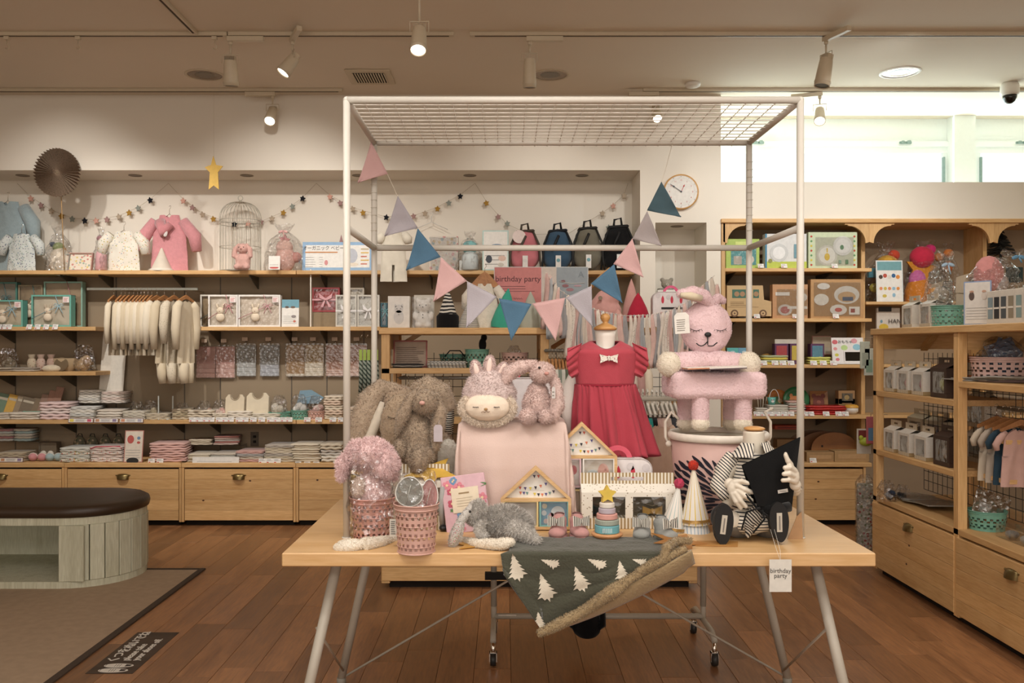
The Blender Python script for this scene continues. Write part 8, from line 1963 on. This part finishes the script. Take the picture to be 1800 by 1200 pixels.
show_box(1541,1582,541,584,Z(584,6.8),'dark topped white hanger pack with a yellow motif','cfc4b6',None,(('d',-.2,.22,.2,'cfae3c',.14),('r',-.15,.95,.28,'1d1a17',.1),('d',-.3,.45,.05,'6f94a0',.07)),dd=6.8,dep=.02,txt=('HAN',.046,'4a4440',.25,.45))
t=thing('artificial_tree','small dark artificial fir tree on the upper right shelf','tree',V((X(1764,6.8),6.84,Z(452,6.8))));g=G();rs=random.Random(2);tg=mat('26241c',.9)
for i in range(260):
    h=rs.random();a=rs.random()*6.28;L=.11*(1-h)+.015;g.tube([(0,0,.03+.20*h),(L*math.cos(a),L*math.sin(a)*.8,.015+.20*h)],[.005,.002],tg,4,False)
g.lathe([(.012,-.30),(.008,.2)],tg,8);g.build('foliage',t)
# ================= goods on and in the right-hand unit =================
zt3=1.446
def ry_(px,xw):return xw*F/(px-CX)
wb=mat('d9d3c8',.6);bb=mat('3c2a20',.6);ZB=stripes('d9d3c8','2a2420','d',.008,.5)
def gb2(px,xw,z,W,H,c,lab,item,base=None,dk=False):
    t=gable_box(V((xw,ry_(px,xw),z)),W,H,.09,lab,[(-W*.36,W*.36)],-PI/2,base or wb,dark_=dk or False,band=.16);g=G();m=mat(item,.9,'cloth');g.ell((-.01,.04,H*.45),(W*.26,.02,H*.26),m,n=10);g.ell((W*.2,.035,H*.35),(W*.1,.015,H*.16),mat('d0c8bc',.9),n=8);g.build('contents',t);return t
for i,(px,it)in enumerate(((1594,'8f8a7e'),(1625,'b58a86'))):gb2(px,2.26,zt3,.125,.125,None,'white gable box on top of the right unit, %s'%('with grey contents','with rosy contents'),it)if 0 else gb2(px,2.26,zt3,.125,.125,None,('white gable box with grey contents on top of the right unit','white gable box with rosy contents on top of the right unit')[i],it)
for i,px in enumerate((1640,1684)):
    y=ry_(px,2.36);t=thing('paper_bag',('folded kraft lined paper bag inside the blue ribboned group','larger kraft lined paper bag leaning by the teal basket')[i],'bag',V((2.38,y,zt3)),-PI/2);m=mat('cdbda6',.7,var=.03)
    g=G();g.prism([(-.07,0),(.07,0),(.075,.25+.02*i),(-.05,.24+.02*i)],0,.05,m);g.build('body',t);g=G();g.box(.07,.078,0,.05,0,.25,ZB);g.build('side_stripe',t);g=G();g.prism([(-.05,.24+.02*i),(.075,.25+.02*i),(.06,.17),(-.06,.18)],-.004,0,m);g.build('folded_flap',t)
T=thing('woven_basket','teal perforated basket on top of the right unit','basket',V((2.30,ry_(1668,2.30),zt3)));basket(.078,.085,.105,bteal,36,10).build('basket_body',T)
wrap(1668,540,16,4.62,zt3+.06,'silvery wrapped goods in the teal basket on the right unit','3c3f45','cfcac2');
gift_bag(1652,4.78,zt3,66,128,'big clear gift bag with white and grey toys tied with a blue ribbon',[('oval',-.05,.2,.3,'cfc6b8'),('ball',0,.45,.24,'b5aea2'),('ball',.1,.52,.1,'4a4a4c'),('oval',-.2,.12,.18,'b58a5c'),('ball',-.15,.5,.1,'d9a05c')],'a9c4d9',.03)
t=info_card(1702,1731,494,571,ry_(1716,2.24),zt3,'blue edged card showing two small children, on the right unit',border='8a9cba',base='d5d0c8',rows=5,tilt=0,name='photo_card',rz=-62,pics=((-.2,.66,.10,.10,'5a4a44'),(-.2,.76,.08,.03,'c09a84'),(.25,.66,.10,.09,'c9bfb4'),(.25,.76,.08,.03,'c09a84')),base_=0)if 0 else info_card(1694,1742,494,571,ry_(1716,2.26),zt3,'blue edged card showing two small children, on the right unit',border='8a9cba',base='d5d0c8',rows=5,tilt=0,name='photo_card',rz=-55,pics=((-.2,.66,.10,.10,'5a4a44'),(-.2,.76,.08,.03,'c09a84'),(.25,.66,.10,.09,'c9bfb4'),(.25,.76,.08,.03,'c09a84')))
for i,(px,c)in enumerate(((1741,'7f8f94'),(1752,'2f2f30'),(1764,'4a4f52'),(1777,'8a7f6c'),(1791,'7f9492'),(1806,'55585a'))):
    t=thing('sock_box','narrow white sock box with dark window on the right unit, %s from far'%ORD[i],'box',V((2.27,ry_(px,2.27),zt3)),-PI/2+.12);g=G();g.box(-.027,.027,0,.06,0,.155,mat('cfc8bc',.6),bev=.002);g.build('carton',t);g=G();g.rect(-.017,.017,.025,.125,mat(c,.8),-.0006);g.rect(-.017,.017,.07,.078,mat('d9d4ca',.8),-.0012);g.build('sock_window',t)
gift_bag(1748,4.42,zt3+.16,100,74,'flat clear gift pack with pink cloth above the sock boxes',[('oval',-.1,.45,.26,'c98a86'),('ball',.05,.25,.2,'b5aaa6'),('box',.35,.45,.12,'2f3c3a')],'5c8aa8',.1)
g=G();g.box(-.07,.07,0,.12,0,.155,mat('cfc8bc',.6));g.build('carton',loc=V((2.38,ry_(1765,2.40),zt3)),rot=(0,0,-PI/2),label='plain white carton behind the narrow sock boxes',cat='box')
# shelves of the far bay
for row,(z,pxs)in enumerate(((1.081,(1562,1586,1612,1649)),(.736,(1562,1588,1617,1654)))):
    for i,px in enumerate(pxs):
        dk=i==3;it=(('c9a97a','b5606a','b86a7c','b9c27a'),('7f7f7c','c9c2b4','5f6664','b5b0a8'))[row][i]
        gb2(px,2.215,z,.165 if dk else .135,.15 if dk else .125,None,'%s gable box with window on the %s shelf of the right unit, %s'%('dark brown' if dk else 'white',('upper','lower')[row],('first','second','third','fourth')[i]),it,bb if dk else None,dk)
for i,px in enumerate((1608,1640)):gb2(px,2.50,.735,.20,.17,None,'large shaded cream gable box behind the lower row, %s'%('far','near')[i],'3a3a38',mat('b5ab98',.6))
stack(1545,1640,640,637,1,['6a5f50'],'dark cloth on the far base shelf',dd=4.9,zb=.461)if 0 else None
for i,(px,rz_,c)in enumerate(((1596,10,'a5a49a'),(1612,-8,'b5b4aa'),(1636,12,'8f8f88'),(1650,-4,'a09c94'))):
    t=thing('flat_packet','grey packed garment lying on the right unit base, %s from far'%ORD[i],'packet',V((2.36,ry_(px,2.36),.465+.006*i)),rot=(0,rd(-3),-PI/2+rd(rz_)));g=G();g.box(-.11,.11,-.10,.10,0,.008,cotton(c),bev=.002);g.build('cloth',t);g=G();g.box(-.12,.12,-.11,.11,.0085,.009,cello(.25,.7));g.build('film',t)
wrap(1563,873,16,4.98,.462,'dark blue wrapped goods at the far end of the right unit base','2c3444','8a8f94');wrap(1592,868,12,5.0,.462,'black wrapped goods behind the grey packets','1c1d1f','4a4a48')
# near bay
T=thing('woven_basket','large pale pink perforated basket on the near shelf of the right unit','basket',V((2.38,ry_(1762,2.38),1.176)));basket(.125,.14,.115,blight,48,10).build('basket_body',T)
T=thing('wrapped_gift','blue wrapped booklets and clear bags heaped in the large pink basket','gift',V((2.38,ry_(1762,2.38),1.20)))
for i,(x,y,a)in enumerate(((-.04,-.05,30),(.04,-.02,-20),(.0,.05,8))):g=G();g.box(-.07,.07,-.003,.003,0,.16,mat(('5f7fa0','6d8aa8','8a9aa8')[i],.6),bev=.002);g.build('booklet',T,(x,y,.02),(rd(-15),rd(a),0))
g=G();bag(g,0,0,.03,.19,.11,.11,cello(.3),9,.3);g.build('clear_bag',T)
for i in range(5):g=G();g.box(-.09,.09,-.16,.10,0,.005,mat('9c9a94',.6),bev=.001);g.build('leaflet',loc=V((2.30+.01*i,ry_(1712+i*16,2.32),1.177+.006*i)),rot=(0,0,rd(8*i)),label='flat grey leaflet lying beside the large pink basket, %s'%ORD[i],cat='leaflet',group='leaflets on the near shelf')
g=G();g.tube([(0,0,0),(0,.9,0)],.008,mat('8a877e',.3,metal=.7),10);g.build('clothes_rail',loc=V((2.36,3.32,1.05)),label='steel rail below the near shelf of the right unit',cat='clothes rail')
for i,(px,c,n_)in enumerate(((1752,'c9bca8','cream'),(1766,'b5a898','beige'),(1780,'2f4452','slate'),(1794,'c9a59a','pink'))):hung(2.36,ry_(px,2.36),1.055,cotton(c),.30,.24,'%s baby bib vest on a wooden hanger under the near shelf'%n_,rz=0,T_=.015,sleeve=.12,slW=.014)
for i,(px,z)in enumerate(((1712,1.0),(1715,.735))):gb2(px,2.46,z if i else .92,.20,.15,None,'striped and dotted box in the near bay, %s'%('upper','lower')[i],'4a4640',dotp)
g=G();g.box(-.12,.12,0,.5,-.02,0,pine('y'));g.build('inner_shelf',RG,(.98+.12,.10,.915));g=G();g.box(-.12,.12,0,.5,-.02,0,pine('y'));g.build('inner_shelf',RG,(.98+.12,.10,.733))
T=thing('woven_basket','teal basket with packed garments on the near base of the right unit','basket',V((2.33,ry_(1735,2.33),.462)));basket(.075,.085,.09,bteal,36,9).build('basket_body',T)
T=thing('packaged_cloth','foil wrapped beige garment with white label in the near teal basket','packet',V((2.33,ry_(1738,2.33),.52)),rot=(rd(-20),rd(25),0));g=G();g.box(-.08,.08,0,.02,0,.12,cotton('a5937c'),bev=.004);g.build('cloth',T);g=G();g.box(-.06,0,-.002,-.001,.01,.06,mat('d9d6d0',.6));g.build('label',T);g=G();g.box(-.09,.09,-.004,-.003,-.01,.13,cello(.3));g.build('film',T)
for i in range(3):T=thing('clear_case','clear plastic case with small goods at the right edge, %s'%('far','middle','near')[i],'case',V((2.28,ry_(1762+i*26,2.28),.462)),-PI/2);g=G();g.box(-.055,.055,0,.09,0,.06,cello(.22,.2),bev=.002);g.build('case',T);g=G();g.ell((0,.045,.02),(.035,.03,.018),cotton(('8f8f8a','a8a59c','7f7c74')[i]),n=10);g.build('goods',T)
# things at the far end of the right unit
for i,(px,py,c)in enumerate(((1528,640,'d0d8cf'),(1521,628,'c9d2c4'),(1532,760,'b5626a'))):
    t=thing('hanging_packet',('pale green hanging packet at the far end of the right unit','white hanging packet beside the tablet display','red and blue packet hanging low at the end of the right unit')[i],'packet',V((X(px,5.5),5.5,Z(py+20,5.5))));g=G();g.box(-.03,.03,0,.012,0,.17,mat(c,.6),bev=.003);g.rect(-.02,.02,.02,.10,mat(('8fae9c','a9b5a8','5f86a8')[i],.6),-.0006);g.build('packet',t);g=G();g.tube([(0,.01,.165),(0,.01,.19),(0,-.23,.2)],.002,chrome,5);g.build('peg',t)
t=thing('frog_toy','lime green smiling frog-shaped toy in a hanging pack','toy',V((X(1522,5.6),5.6,Z(790,5.6))));g=G();m=mat('a9b83c',.5);g.ell((0,0,.05),(.042,.03,.028),m);[g.ell((s*.03,0,.075),(.014,.014,.016),m)for s in(-1,1)];g.build('frog',t);g=G();g.box(-.045,.045,.03,.034,-.03,.13,mat('cfcabf',.6));g.rect(-.035,.035,.06,.12,mat('7a3030',.6),.029);g.build('backing_card',t)
t=thing('floral_roll','clear wrapped roll of red floral fabric leaning at the end of the right unit','fabric roll',V((X(1524,5.75),5.78,0)));g=G();g.lathe([(.05,.01),(.055,.03),(.055,.42),(.05,.44)],dots('9a988e',['8a3038','5a6a4c','c9b9a6'],45,.38),20,sy=.7);g.build('roll',t);g=G();g.lathe([(.062,.0),(.064,.45),(.03,.50)],cello(.26),20,cap=False,sy=.7);g.build('clear_wrap',t)
# coloured goods glimpsed behind the wire grid
for i in range(7):
    c=('b5564e','cf7f2c','6fa3b5','c96a90','8fa04c','d9c24e','7f5a8a')[i];g=G();g.box(-.05,.05,0,.02,0,.13,mat(c,.6),bev=.002);g.rect(-.035,.035,.02,.09,mat('d0c9bc',.6),-.0005);g.build('hanging_packet',loc=V((2.62,5.1-.13*i,1.16)),rot=(0,0,-PI/2),label='%s packet hanging behind the wire grid of the right unit'%('red','orange','light blue','pink','lime','yellow','purple')[i],cat='packet')
